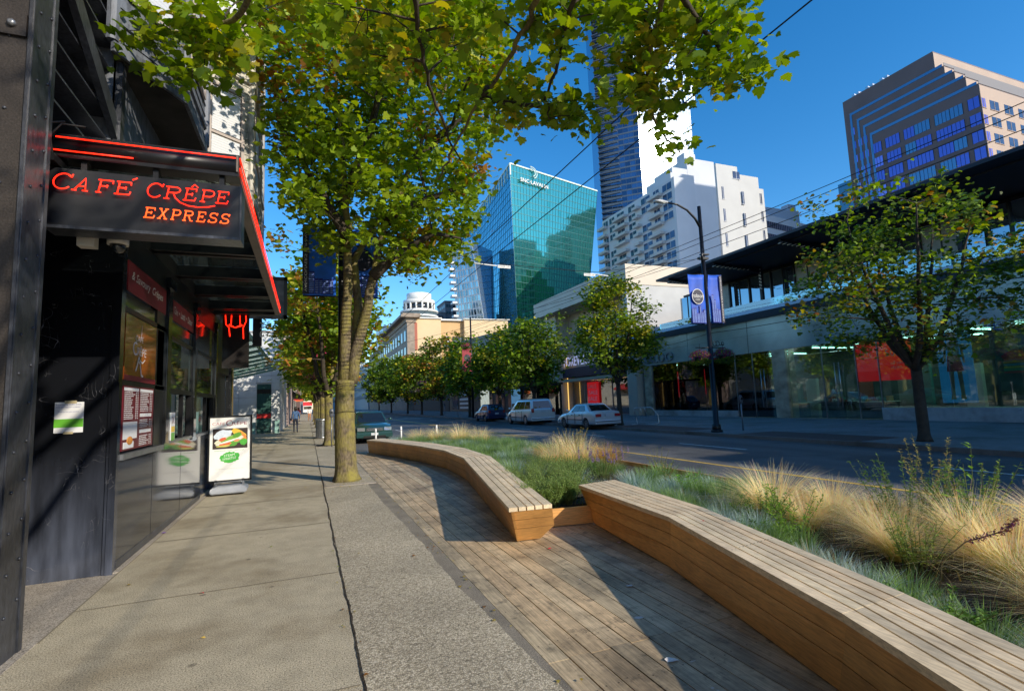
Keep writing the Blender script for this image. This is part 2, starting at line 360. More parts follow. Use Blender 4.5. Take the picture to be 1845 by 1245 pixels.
# tar-sealed cracks
tar=mat('tar_seal',(.02,.02,.022),.5); R=random.Random(14)
for (x0,y0,dx,dy,n_) in ((7.2,5,.02,1,60),(10.6,8,-.02,1,50),(6.6,12,1,.05,40),(9.5,21,1,-.03,30),(12.9,6,.0,1,70)):
    pts=[(x0,y0)]
    for i in range(n_): pts.append((pts[-1][0]+dx*.14+R.uniform(-.05,.05),pts[-1][1]+dy*.14+R.uniform(-.05,.05)))
    G=MB(); 
    for (p,q) in zip(pts,pts[1:]):
        p=Vector(p);q=Vector(q);d_=(q-p).normalized()*.001; s_=Vector((-d_.y,d_.x)).normalized()*.018; G.quad((*(p-s_),-.1275),(*(p+s_),-.1275),(*(q+s_),-.1275),(*(q-s_),-.1275))
    struct(G.build('road_crack_seal',tar))
# ------------------------------------------------------------------ parklet deck
def wcol(r,lo=.75,hi=1.15,warm=.06):
    a=r.uniform(lo,hi); w=r.uniform(-warm,warm); return (min(1,a*(1+w)),min(1,a),min(1,a*(1-w)))
D=MB(); r=random.Random(3)
lim=[(1.3,19.3),(1.9,19.3),(2.1,18.6),(2.45,17.0),(2.9,15.4),(3.2,13.2),(3.35,11.5),(9,11.5)]
def yend(x):
    for (a,ya),(b,yb) in zip(lim,lim[1:]):
        if a<=x<=b: return ya+(yb-ya)*(x-a)/(b-a)
    return 11
k=0; x=1.375
while x<3.75:
    w=.150; cuts=[-2.5,3.05+.02*(k%2)]; cuts+= [6.9+(k%3)*.9 if k%2 else 9.2,13.4+(k%2)*.8]; cuts.append(yend(x))
    for a,b in zip(cuts,cuts[1:]):
        if b<=a: continue
        if a>=yend(x): break
        b=min(b,yend(x)); z=-.008+r.uniform(-.0015,.0015)
        D.box(x+.0045,x+w-.0045,a+.003,b-.003,z-.035,z,col=wcol(r,.62,.98,.05))
    x+=w; k+=1
deck=thing('parklet_deck','weathered grey board deck of the curbside parklet between pavement and curved benches','wooden deck')
D.build('decking',M['deck'],deck)
Sc=MB(); x_=1.375
for k in range(16):
    for y_ in [-1+j*.61 for j in range(26)]:
        for w_ in (.035,.115):
            if y_<yend(x_+w_)-.1: Sc.add([(x_+w_+.005*math.cos(a_),y_+.02*((k*7)%3)+.005*math.sin(a_),-.0045) for a_ in [2*PI*j/6 for j in range(6)]],[tuple(range(6))],sm=False)
    x_+=.15
Sc.build('screws',M['black_matte'],deck)['kind']='stuff'
G=MB(); G.box(1.38,3.7,-2.4,11.4,-.125,-.06); G.build('substructure',M['black_matte'],deck)

def bench(name,label,inn,out,bot,nb,bands,side_bot=None,end0=True):
    b=thing(name,label,'bench',loc=(inn[0][0],inn[0][1],0)); L=(inn[0][0],inn[0][1],0)
    def I(P,t):  # t in station units
        i=min(int(t),len(P)-2); f=t-i; return Vector(((P[i][0]*(1-f)+P[i+1][0]*f),(P[i][1]*(1-f)+P[i+1][1]*f)))
    n=len(inn)-1; T=MB(); r=random.Random(len(label))
    sub=1
    for k in range(nb):
        a0=k/nb; a1=(k+1)/nb; g=.0078
        for s in range(n):
            c=wcol(r,.8,1.08,.04); P=[]
            for st in (s,s+1):
                A=Vector(inn[st]);B=Vector(out[st]); W=(B-A).length
                P.append((A+(B-A)*(a0+ (g/W if k else -.02)),A+(B-A)*(a1-(g/W if k<nb-1 else -.02))))
            e=.0015
            (p0,p1),(q0,q1)=P
            dirv=(q0-p0).normalized()*e; p0=p0+dirv;p1=p1+dirv;q0=q0-dirv;q1=q1-dirv
            zt=.45+r.uniform(-.001,.001); zb=.408
            v=[(p0.x,p0.y,zb),(p1.x,p1.y,zb),(q1.x,q1.y,zb),(q0.x,q0.y,zb),(p0.x,p0.y,zt),(p1.x,p1.y,zt),(q1.x,q1.y,zt),(q0.x,q0.y,zt)]
            T.add(v,[(0,3,2,1),(4,5,6,7),(0,1,5,4),(1,2,6,5),(2,3,7,6),(3,0,4,7)],c,0,False)
    inv(L,T).build('seat_top',M['benchtop'],b)
    Sc=MB()
    for s in range(n):
        for e_ in ((.5,) if s else (.03,.5)):
            for k in range(nb):
                for w_ in (.25,.75):
                    q=(k+w_)/nb; P0=Vector(inn[s]).lerp(Vector(out[s]),q); P1=Vector(inn[s+1]).lerp(Vector(out[s+1]),q); p=P0.lerp(P1,e_)
                    Sc.add([(p.x-L[0]+.006*math.cos(a_),p.y-L[1]+.006*math.sin(a_),.4515) for a_ in [2*PI*j/6 for j in range(6)]],[tuple(range(6))],sm=False)
    Sc.build('screws',M['black_matte'],b)['kind']='stuff'
    F=MB(); th=.03
    for s in range(n):
        A=Vector(inn[s]);B=Vector(inn[s+1]);a=Vector(bot[s]);bb=Vector(bot[s+1])
        d=(B-A).normalized(); nrm=Vector((-d.y,d.x)); 
        if nrm.dot(Vector(out[s])-A)<0: nrm=-nrm
        for (z0,z1) in bands:
            f0=z0/.408;f1=z1/.408
            p=[(a*(1-f0)+A*f0),(bb*(1-f0)+B*f0),(bb*(1-f1)+B*f1),(a*(1-f1)+A*f1)]
            p=[q+nrm*.012 for q in p]; q=[x+nrm*th for x in p]; zz=[z0,z0,z1,z1]
            v=[(p[i].x,p[i].y,zz[i]) for i in range(4)]+[(q[i].x,q[i].y,zz[i]) for i in range(4)]
            F.add(v,[(0,1,2,3),(7,6,5,4),(0,4,5,1),(1,5,6,2),(2,6,7,3),(3,7,4,0)],wcol(r,.78,1.1,.05),0,False)
    inv(L,F).build('front_panel',M['cedar'],b)
    E=MB()
    A=Vector(inn[0]);O=Vector(out[0]);a=Vector(bot[0]); e=(O-A).normalized(); nn=Vector((-e.y,e.x))
    if nn.dot(Vector(inn[1])-A)<0: nn=-nn
    W=(O-A).length; ob=a+e*W
    for (z0,z1) in bands:
        f0=z0/.408;f1=z1/.408
        w0=1-.42*max(0,(1-z0/.17)) ; w1=1-.42*max(0,(1-z1/.17))
        p=[a*(1-f0)+A*f0, a*(1-f0)+A*f0+e*W*w0, a*(1-f1)+A*f1+e*W*w1, a*(1-f1)+A*f1]
        p=[x+nn*.01+e*.012 for x in p]; q=[x+nn*th for x in p]; zz=[z0,z0,z1,z1]
        v=[(p[i].x,p[i].y,zz[i]) for i in range(4)]+[(q[i].x,q[i].y,zz[i]) for i in range(4)]
        E.add(v,[(0,1,2,3),(7,6,5,4),(0,4,5,1),(1,5,6,2),(2,6,7,3),(3,7,4,0)],wcol(r,.95,1.25,.05),0,False)
    inv(L,E).build('end_panel',M['cedar'],b)
    # back wall that holds the soil
    Bk=MB()
    for s in range(n):
        A=Vector(out[s]);B=Vector(out[s+1]); Ai=Vector(inn[s]); d=(Ai-A).normalized()*.05; Bi=(Vector(inn[s+1])-B).normalized()*.05
        if s==0: A=A+(B-A)*.08
        v=[(A.x+d.x,A.y+d.y,0),(B.x+Bi.x,B.y+Bi.y,0),(B.x+Bi.x,B.y+Bi.y,.405),(A.x+d.x,A.y+d.y,.405)]
        v+=[(x-d.x*.6,y-d.y*.6,z) for x,y,z in v]
        Bk.add(v,[(0,1,2,3),(7,6,5,4),(0,4,5,1),(1,5,6,2),(2,6,7,3),(3,7,4,0)],(.8,.8,.8),0,False)
    inv(L,Bk).build('back_panel',M['cedar'],b)
    return b
bands3=[(.004,.168),(.174,.288),(.294,.406)]
bench('curved_bench','long curved wooden bench sweeping away beside the tree, golden end panel facing us',
   [(2.03,5.33),(3.05,10.6),(3.14,12.6),(2.88,14.6),(2.3,17.2),(1.9,18.5)],[(2.50,5.28),(3.58,10.45),(3.70,12.8),(3.42,15.1),(2.85,17.6),(2.4,18.95)],
   [(2.22,5.66),(3.08,10.6),(3.17,12.6),(2.92,14.6),(2.34,17.2),(1.95,18.5)],5,bands3)
bench('curved_bench','wide wooden bench in the right foreground backed by golden grass',
   [(3.37,6.22),(3.19,4.15),(2.56,1.97),(1.9,.25),(1.2,-1.6)],[(3.97,6.32),(3.72,4.3),(3.08,2.0),(2.42,.1),(1.72,-1.8)],
   [(3.40,5.95),(3.13,4.12),(2.62,2.1),(1.95,.25),(1.25,-1.6)],6,bands3)
G=MB(); G.obox((2.45,6.12,0),(1,-.14,0),(0,0,1),(.14,1,0),0,.97,.003,.215,0,.04,col=(1.1,1.1,1.1)); tag(G.build('retaining_board',M['cedar']),'short golden board closing the gap between the two benches','wooden board')
# planter behind the benches
pl=thing('planter_bed','low planter bed of dark soil behind the benches, edged with boards along the road','planter')
poly=[(1.9,-1.8),(2.42,.1),(3.06,2.05),(3.68,4.3),(3.93,6.3),(3.40,6.35),(2.55,6.25),(2.6,6.2),(3.6,10.5),(3.66,12.7),(3.40,15.1),(2.85,17.6),(2.38,18.95),(3.0,19.6),(4.6,19.9),(5.7,18.6),(6.1,15),(6.2,8),(6.15,0),(6.0,-1.8)]
G=MB(); G.prism(poly,-.12,.17); G.build('soil_bed',M['soil'],pl)
G=MB()
edge=[(2.45,19.15),(3.0,19.68),(4.62,19.98),(5.78,18.65),(6.18,15),(6.28,8),(6.23,0),(6.08,-1.8)]
for a,b in zip(edge,edge[1:]):
    a=Vector(a);b=Vector(b);d=(b-a).normalized(); G.obox((a.x,a.y,-.125),(d.x,d.y,0),(0,0,1),(-d.y,d.x,0),0,(b-a).length,0,.36,-.02,.02,col=(.8,.8,.8))
G.build('edge_board',M['cedar'],pl)

# ------------------------------------------------------------------ planting
def strip(mb,root,d,h,lean,w,seg,col,droop=1.6,tipcol=None):
    """one grass blade: a tapered arching ribbon"""
    px,py,pz=root; v=[];f=[]; side=(-d[1],d[0])
    for i in range(seg+1):
        t=i/seg; rr=lean*(t**droop); z=h*(t-.28*lean/h*t**3.0) if h>0 else 0
        ww=w*(1-t)**.7*.5+.0004
        x=px+d[0]*rr;y=py+d[1]*rr
        v+=[(x-side[0]*ww,y-side[1]*ww,pz+z),(x+side[0]*ww,y+side[1]*ww,pz+z)]
    for i in range(seg): mb.add(v[2*i:2*i+4] if False else [v[2*i],v[2*i+1],v[2*i+3],v[2*i+2]],[(0,1,2,3)],tipcol if (tipcol and i>=seg//2) else col,0,False)
def clump(seed,n,rad,h,lean,w,cols,seg=3,tip=None,bias=(0,0)):
    mb=MB(); r=random.Random(seed)
    for i in range(n):
        a=r.uniform(0,2*PI); q=rad*math.sqrt(r.random()); root=(q*math.cos(a),q*math.sin(a),0)
        a2=a+r.uniform(-.6,.6); d=Vector((math.cos(a2)+bias[0],math.sin(a2)+bias[1])).normalized()
        c=r.choice(cols); k=r.uniform(.75,1.2); c=(c[0]*k,c[1]*k,c[2]*k)
        hh=h*r.uniform(.42,1.15); ll=lean*r.uniform(.15,1.25)
        tc=None
        if tip: tc=tuple(x*r.uniform(.8,1.15) for x in r.choice(tip))
        strip(mb,root,d,hh,ll,w,seg,c,tipcol=tc)
    return mb
blue=[(.42,.54,.52),(.52,.63,.61),(.34,.46,.42),(.26,.40,.24)]
greenf=[(.18,.30,.08),(.24,.38,.10),(.16,.26,.09),(.28,.40,.22)]
gold=[(.70,.55,.20),(.78,.64,.28),(.56,.52,.16),(.42,.48,.13)]
goldtip=[(.92,.78,.44),(.88,.70,.34),(.95,.84,.56)]
gold_b=[(.42,.28,.07),(.36,.22,.06),(.30,.24,.07)]; gold_bt=[(.55,.34,.10),(.48,.28,.08),(.62,.42,.16)]
dead=[(.40,.33,.18),(.30,.25,.13)]
fes=[clump(i,(520,430,330)[i],(.13,.10,.15)[i],(.25,.20,.17)[i],(.20,.17,.22)[i],.0048,(blue,blue+dead,[tuple(q*.75 for q in x) for x in blue]+dead[1:])[i],3).build('fescue_proto',M['grass']) for i in range(3)]+[clump(9+i,480,.14,.25,.18,.0055,greenf,3).build('fescue_proto',M['grass']) for i in range(2)]
fea=[clump(20+i,900,.13,.60,.66,.0046,gold,5,goldtip,bias=(.35,.15)).build('feather_proto',M['grass']) for i in range(3)]+[clump(33,900,.13,.50,.42,.0050,gold_b,5,gold_bt,bias=(.4,0)).build('feather_proto',M['grass'])]
r=random.Random(77)
def place(proto,name,label,cat,x,y,s,grp,z=.17,rz=None):
    o=proto.copy(); COL.objects.link(o); o.name=name; o.location=(x,y,z); o.scale=(s,s,s*r.uniform(.9,1.1)); o.rotation_euler=(0,0,r.uniform(0,6.28) if rz is None else rz)
    tag(o,label,cat,grp); return o
def outer2(y):  # outer edge of the near bench
    P=[(1.72,-1.8),(2.42,.1),(3.08,2.0),(3.72,4.3),(3.97,6.32)]
    for a,b in zip(P,P[1:]):
        if a[1]<=y<=b[1]: return a[0]+(b[0]-a[0])*(y-a[1])/(b[1]-a[1])
    return 3.97
def outer1(y):
    P=[(2.50,5.28),(3.58,10.45),(3.70,12.8),(3.42,15.1),(2.85,17.6),(2.4,18.95),(3.2,20)]
    for a,b in zip(P,P[1:]):
        if a[1]<=y<=b[1]: return a[0]+(b[0]-a[0])*(y-a[1])/(b[1]-a[1])
    return 3
BL='blue-green fescue tuft in the planter bed behind the benches'; GL='plain green grass tuft in the planter bed behind the benches'
def fesc(x,y,s,pb=.75):
    if r.random()<pb: place(fes[r.randrange(3)],'blue_fescue',BL,'grass tuft',x,y,s,'blue fescue tufts')
    else: place(fes[3+r.randrange(2)],'green_fescue',GL,'grass tuft',x,y,s,'green grass tufts')
y=.6
while y<6.3:
    ox=outer2(y); fesc(ox+.16+r.uniform(-.03,.05),y+r.uniform(-.08,.08),r.uniform(.65,1.2)); fesc(ox+.47+r.uniform(-.08,.08),y+.12,r.uniform(.8,1.15),.55)
    if y>4.6: fesc(ox+.8+r.uniform(-.1,.1),y+.1,r.uniform(.9,1.2),.7); fesc(ox+1.15+r.uniform(-.1,.1),y-.05,r.uniform(.9,1.2),.6); fesc(ox+1.5,y,r.uniform(.9,1.2),.5)
    y+=.27
y=8.4
while y<19.4:
    ox=max(outer1(y),2.7); 
    for k in range(7):
        x=ox+.2+k*.42+r.uniform(-.1,.1)
        if x<5.9: fesc(x,y+r.uniform(-.12,.12),r.uniform(.8,1.55),.62 if k<4 else .4)
    y+=.42
for (x,y) in ((4.6,6.7),(5.0,6.9),(5.4,7.1),(4.3,6.9),(4.9,7.4),(5.5,6.4),(5.6,5.6),(4.2,7.6)): fesc(x,y,1.25,.6)
FL='pale golden feather grass spilling over the planter behind the near bench'
for (x,y,s) in ((4.85,4.45,1.25),(4.75,3.95,.8),(5.25,4.05,.9),(4.9,3.35,1.0),(5.45,3.5,.85),(4.55,2.95,.85),(5.15,2.75,1.1),(4.75,2.3,1.1),(5.35,2.15,1.2),(4.1,1.75,.85),(4.5,1.5,1.15),(4.0,1.1,1.0),(5.5,4.3,.7),(4.95,1.45,1.25)):
    place(fea[r.randrange(3)],'feather_grass',FL,'ornamental grass',x,y,s*.84,'pale golden feather grass clumps',rz=r.uniform(-2.2,1.2))
FM='golden feather grass clump in mid planter above the blue tufts'
for (x,y,s) in ((4.75,9.7,1.1),(5.1,9.3,1.2),(5.3,10.2,1.15)): place(fea[r.randrange(3)],'feather_grass',FM,'ornamental grass',x,y,s,'golden feather grass in mid planter',rz=r.uniform(-2.2,1.2))
place(fea[3],'feather_grass','rusty brown mound of grass in mid planter, right of the golden clumps','ornamental grass',5.45,8.9,1.15,None,rz=0)
place(fea[3],'feather_grass','tawny drooping grass mound left of the mid planter shrub','ornamental grass',4.9,10.6,.95,None,rz=1)
FF='yellow feather grass at the far tip of the planter near the green car'
for (x,y,s) in ((4.3,18.2,1.2),(4.9,17.4,1.2),(3.7,18.8,1.1),(5.3,16.4,1.15)): place(fea[r.randrange(4)],'feather_grass',FF,'ornamental grass',x,y,s,'feather grass at the planter tip')
for o in fes+fea: bpy.data.objects.remove(o)
# leafy plants: stems with small leaves
def leafy(name,label,cat,x,y,h,nst,spread,leafl,leafw,cols,dens=26,group=None,flower=None,seed=1,whorl=False,z=.17):
    R=random.Random(seed); t=thing(name,label,cat,(x,y,z),0,group); S=MB(); Lf=MB(); Fl=MB()
    for i in range(nst):
        a=R.uniform(0,2*PI); q=spread*.35*R.random(); p=Vector((q*math.cos(a),q*math.sin(a),0)); top=p+Vector((math.cos(a)*spread*R.uniform(.2,1),math.sin(a)*spread*R.uniform(.2,1),h*R.uniform(.65,1.08)))
        mid=(p+top)/2+Vector((0,0,h*.08)); pts=[p,mid,top]; S.tube(pts,[.004,.003,.0015],4,False,(.16,.2,.07))
        for j in range(dens):
            f=R.uniform(.15,1); c=p*(1-f)**2+mid*2*f*(1-f)+top*f*f
            aa=R.uniform(0,2*PI); el=R.uniform(-.1,.9); d=Vector((math.cos(aa)*math.cos(el),math.sin(aa)*math.cos(el),math.sin(el))); s=d.cross(Vector((0,0,1))).normalized(); l=leafl*R.uniform(.6,1.2)*(1.15-.5*f); w=leafw*R.uniform(.8,1.2)
            k=R.uniform(.7,1.25); cc=tuple(x_*k for x_ in R.choice(cols)); e=c+d*l; m1=c+d*l*.45+s*w/2+Vector((0,0,l*.06)); m2=c+d*l*.45-s*w/2+Vector((0,0,l*.06))
            Lf.add([tuple(c),tuple(m1),tuple(e-Vector((0,0,l*.12))),tuple(m2)],[(0,1,2,3)],cc,0,False)
        if flower:
            for j in range(26):
                f=R.uniform(0,1); c=top+Vector((R.gauss(0,.008),R.gauss(0,.008),.12*f-.05)); s=.008*(1.2-f)
                Fl.add([tuple(c+Vector((-s,0,-s))),tuple(c+Vector((s,R.uniform(-s,s),-s))),tuple(c+Vector((s,0,s))),tuple(c+Vector((-s,R.uniform(-s,s),s)))],[(0,1,2,3)],tuple(q_*R.uniform(.7,1.2) for q_ in flower),0,False)
    S.build('stem',M['grass'],t); Lf.build('foliage',M['grass'],t)
    if flower: Fl.build('flower_head',M['grass'],t)
    return t
lime=[(.34,.46,.13),(.42,.54,.20),(.26,.38,.12)]; mid=[(.14,.26,.05),(.2,.34,.08),(.10,.18,.04)]; straw=[(.42,.34,.12),(.36,.30,.10),(.5,.4,.16)]
for i,(x,y,h,sp) in enumerate(((2.95,6.42,.34,.2),(3.22,6.48,.38,.22),(3.3,6.4,.36,.12),(2.72,6.45,.34,.12),(3.1,6.40,.34,.14),(3.45,6.62,.4,.2),(3.3,7.0,.42,.34),(3.75,7.1,.45,.36),(3.6,7.9,.42,.34),(4.1,7.9,.42,.34),(3.25,8.0,.36,.3),(4.4,8.5,.4,.34),(3.95,8.7,.38,.32),(2.95,6.8,.34,.24),(3.15,7.4,.38,.28))):
    leafy('lavender_shrub','grey-green bushy herb between the two benches, dense with tiny leaves','shrub',x,y,h,60,sp,.045,.010,lime,34,'bushy herbs between the benches',seed=40+i)
leafy('flower_stalks','spiky lavender flower stalks standing above the herb bushes, mauve tips','flowers',4.85,8.0,.52,34,.38,.03,.006,mid,8,flower=(.22,.16,.26),seed=71)
leafy('leafy_shrub','tan twiggy shrub rising between the golden grass clumps of the mid planter','shrub',5.15,9.8,.78,40,.38,.05,.016,straw,44,seed=72)
leafy('leafy_shrub','tall tan seed-headed shrub at the right end of the planter by the road','shrub',5.75,3.35,.86,12,.32,.05,.016,straw+[(.3,.3,.1)],60,seed=73)
leafy('leafy_shrub','dark green leafy shrub inside the golden grass, right foreground','shrub',5.25,3.3,.72,26,.42,.055,.014,mid,44,seed=74)
leafy('leafy_shrub','bright lime willow-leaved plant at the bench edge among golden grass','shrub',4.05,3.55,.56,13,.30,.085,.013,[(.26,.42,.06),(.2,.34,.05)],34,seed=75)
leafy('leafy_shrub','low bright green leafy plant by the fescue near the bench corner','shrub',4.95,6.0,.30,9,.2,.09,.03,[(.2,.4,.06),(.26,.45,.08)],14,seed=76)
leafy('leafy_shrub','small yellow-green sprig beside the road edge behind the near bench end','shrub',5.3,6.9,.42,8,.2,.06,.02,[(.3,.4,.08)]+straw,20,seed=77)
leafy('leafy_shrub','dark green undergrowth plant low at the bench edge, far right foreground','shrub',3.35,2.0,.24,24,.3,.06,.02,mid,26,seed=78)
leafy('leafy_shrub','dark green low plant beside the near bench under the lime plant','shrub',3.78,3.55,.26,26,.3,.06,.02,mid,26,seed=79)
leafy('leafy_shrub','tall thin stem with broad green leaves rising over the golden grass','shrub',5.2,2.75,.85,5,.15,.10,.035,[(.2,.36,.06),(.14,.26,.05)],14,seed=80)
leafy('leafy_shrub','tall airy green shrub in the middle of the golden grass, beside the dark one','shrub',5.5,2.9,.72,20,.35,.06,.018,mid+[(.3,.38,.1)],44,seed=81)
leafy('leafy_shrub','yellow-green weed clump between feather grass and blue tufts near the bench','shrub',4.35,2.7,.42,24,.3,.05,.012,[(.34,.4,.1),(.24,.34,.08)],34,seed=82)
leafy('leafy_shrub','green leafy clump low between the golden clumps nearest the bench bend','shrub',4.45,4.2,.40,26,.3,.055,.016,mid,34,seed=83)
leafy('leafy_shrub','thin pale branching weed at the road side of the mid planter','shrub',5.7,7.6,.5,14,.3,.03,.01,straw,30,seed=84)
# leaning purple spike
t=thing('flower_spike','drooping dark purple flower spike leaning over the grass at far right','flowers',(4.05,2.1,.2)); S=MB(); Lf=MB(); R=random.Random(5)
pts=[Vector((-.15,.2,0)),Vector((-.05,.22,.2)),Vector((.05,.12,.34)),Vector((.22,-.02,.42)),Vector((.30,-.06,.50))]
S.tube(pts,[.004]*5,5,False,(.2,.16,.08)); S.build('stem',M['grass'],t)
for i in range(420):
    f=R.uniform(2.0,4); k=int(min(f,3.999)); p=pts[k].lerp(pts[k+1],f-k)+Vector((R.gauss(0,.011),R.gauss(0,.011),R.gauss(0,.011))); s=.010
    c=R.choice([(.12,.03,.10),(.16,.05,.16),(.18,.08,.04),(.2,.06,.03)]); Lf.add([tuple(p+Vector((R.uniform(-s,s),R.uniform(-s,s),R.uniform(-s,s)))) for _ in range(3)],[(0,1,2)],c,0,False)
Lf.build('flower_head',M['grass'],t)
# green ground cover under the tufts: uncountable
Gc=MB(); R=random.Random(8)
for i in range(5000):
    y=R.uniform(-.5,19.2); x=R.uniform(2.6,6.1)
    lo=(outer2(y) if y<6.3 else (2.75 if y<6.9 else outer1(y)))+.06
    if x<lo: continue
    a=R.uniform(0,2*PI); d=(math.cos(a),math.sin(a)); k=R.uniform(.6,1.2); c=R.choice([(.06,.12,.03),(.10,.17,.05),(.16,.15,.05),(.22,.18,.08)])
    strip(Gc,(x,y,.168),d,R.uniform(.05,.16),R.uniform(.02,.12),.012,2,tuple(q*k for q in c))
tag(Gc.build('ground_cover',M['grass']),'low grass and weeds covering the soil of the planter bed','ground cover',kind='stuff')
# scraps of litter
def scrap(name,label,x,y,z,c,s,seed):
    R=random.Random(seed); g=MB(); n=7; v=[(0,0,.006)]+[(s*R.uniform(.5,1)*math.cos(2*PI*k/n),s*.6*R.uniform(.5,1)*math.sin(2*PI*k/n),R.uniform(0,.012)) for k in range(n)]
    g.add(v,[(0,1+k,1+(k+1)%n) for k in range(n)],sm=False); tag(g.build(name,flat('scrap_%d'%seed,c),loc=(x,y,z)),label,'litter')
for i,a in enumerate((('petal','small red petal lying on the pavement before the cafe',-.87,5.5,.004,(.4,.02,.03),.03),('fallen_leaf','tiny yellow leaf scrap on the near pavement',-.69,4.44,.004,(.5,.35,.08),.022),
  ('paper_scrap','small white paper scrap on the pavement beyond the aggregate seam',-.23,8.18,.004,(.7,.68,.66),.03),('petal','purple petals at the foot of the cafe wall',-1.79,8.4,.013,(.25,.08,.55),.05),
  ('petal','red petal on the deck near the curved bench end',2.43,5.22,-.004,(.55,.03,.05),.028),('petal','pale mauve petal on the deck by the near bench',3.20,5.05,-.004,(.6,.45,.65),.03),
  ('paper_scrap','crumpled white tissue on the deck in the corner of the two benches',2.9,5.75,-.004,(.7,.65,.62),.025),('petal','red petal lying on the near bench top',3.33,3.84,.451,(.5,.02,.03),.018),
  ('paper_scrap','small grey-white scrap on the shaded deck along the near bench',2.95,4.0,-.004,(.5,.5,.52),.028))):
    scrap(*a,seed=i+1)

# leaves blown onto the ground: uncountable
Fg=MB(); R=random.Random(99)
def fallen(x,y,z,s):
    a=R.uniform(0,6.28); c=R.choice([(.35,.26,.05),(.30,.14,.04),(.42,.34,.08),(.22,.12,.05),(.25,.28,.06)]); P5=[(0,-1),(.55,-.5),(.9,.1),(.4,.35),(0,1),(-.4,.35),(-.9,.1),(-.55,-.5)]
    t=R.uniform(-.25,.25); Fg.add([(x+s*(u*math.cos(a)-v*math.sin(a)),y+s*(u*math.sin(a)+v*math.cos(a)),z+.004+s*abs(u)*.3+s*t*v*.3+s*.08) for u,v in P5],[tuple(range(8))],c,0,False)
for i in range(420):
    k=R.random()
    if k<.25: fallen(R.gauss(.31,.03),R.uniform(3,30),.006,R.uniform(.008,.02))
    elif k<.45: fallen(R.gauss(1.33,.05),R.uniform(2.6,18),.004,R.uniform(.008,.022))
    elif k<.60: fallen(R.uniform(-1.75,1.2),R.uniform(5,40),.006,R.uniform(.01,.03))
    elif k<.80: fallen(R.uniform(1.5,3.3),R.uniform(5.8,18),0,R.uniform(.01,.028))
    elif k<.9: fallen(R.gauss(.9,.35),12.05+R.gauss(0,.45),.012,R.uniform(.015,.035))
    else: fallen(R.uniform(5.5,14),R.uniform(6,40),-.128,R.uniform(.02,.05))
tag(Fg.build('fallen_leaves',M['grass']),'small dry leaves and crumbs scattered over pavement, deck and road','fallen leaves',kind='stuff')
for i,a in enumerate((('paint_splash','ragged white paint splash on the near deck boards at the bottom right',2.06,2.75,-.0075,(.62,.60,.58),.06),('paint_splash','smaller white paint splash on the deck beyond the larger one',2.25,3.35,-.0075,(.55,.53,.51),.05),('paint_splash','thin pale smear on the shaded deck boards along the near bench',2.55,3.9,-.0075,(.45,.44,.43),.05))):
    scrap(*a,seed=30+i)
# ------------------------------------------------------------------ left: cafe front
WX=-1.85
bcol=(-2.3,4.5,0)
c=thing('steel_column','riveted dark steel column at the left edge of the picture beside the cafe sign','column',bcol)
G=MB(); G.box(-2.62,-1.885,4.5,4.52,0,11); G.box(-2.62,-1.885,4.81,4.83,0,11); inv(bcol,G).build('flange',M['steel_brown'],c)
G=MB(); G.box(-1.885,-1.865,4.47,4.84,0,11); G.box(-1.867,-1.857,4.48,4.53,0,11); G.box(-1.867,-1.857,4.78,4.835,0,11); inv(bcol,G).build('web',M['steel'],c)
G=MB()
for z in [x*.27+.3 for x in range(28)]:
    for y in (4.60,4.76): 
        zz=z+(0.07 if y>4.7 else 0)
        for q in range(1): G.lathe(0,0,[(.013,0),(.011,.008),(.004,.012)],8); n=24; 
        # turn the last rivet so that it points out of the web
        k=len(G.v)-24; G.v[k:]=[(WX-.015+vz,y-.02+vx,zz+vy) for vx,vy,vz in G.v[k:]]
for z in [.5+x*.55 for x in range(10)]:
    for x in (-2.0,-2.45):
        G.lathe(0,0,[(.013,0),(.011,.008),(.004,.012)],8); k=len(G.v)-24; G.v[k:]=[(x+vx,4.5-vz,z+vy) for vx,vy,vz in G.v[k:]]
inv(bcol,G).build('rivets',M['steel'],c)['kind']='stuff'
G=MB(); G.box(-2.62,-1.9,4.475,4.498,4.35,4.52)
inv(bcol,G).build('splice_plate',M['steel_brown'],c)
G=MB()
for x in (-2.35,-2.15,-1.98):
    G.lathe(0,0,[(.028,0),(.026,.02),(.012,.03)],10); k=len(G.v)-30; G.v[k:]=[(x+vx,4.474-vz,4.43+vy) for vx,vy,vz in G.v[k:]]
inv(bcol,G).build('bolts',M['chrome_dk'],c)['kind']='stuff'

L=(WX,6.6,0)
cf=thing('cafe_storefront','glossy black cafe front with pillars, take-out windows and red banners under the canopy','storefront',L)
def P(mb,name,m,parent=None): return inv(L if (parent is None or parent is cf) else (0,0,0),mb).build(name,m,parent or cf)
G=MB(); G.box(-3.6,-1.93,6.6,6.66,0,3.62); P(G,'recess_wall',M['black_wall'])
G=MB(); G.box(-3.6,-1.86,4.9,6.6,3.62,3.68); P(G,'recess_ceiling',M['black_metal'])
G=MB(); G.box(-3.7,-3.6,3.9,6.66,0,3.7); P(G,'recess_side_wall',M['black_matte'])
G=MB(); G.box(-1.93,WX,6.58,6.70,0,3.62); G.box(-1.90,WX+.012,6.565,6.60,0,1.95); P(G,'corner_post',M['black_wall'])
G=MB(); G.box(-1.98,WX-.002,6.70,11.25,.012,1.18); P(G,'lower_panel',M['polished'])
for y_ in (8.0,9.6):
    G=MB(); G.box(-1.90,WX-.0005,y_-.006,y_+.006,.10,1.12); P(G,'panel_seam',M['black_matte'])
G=MB(); G.box(-1.885,WX+.004,6.70,11.25,.03,.10); P(G,'skirting',M['steel'])
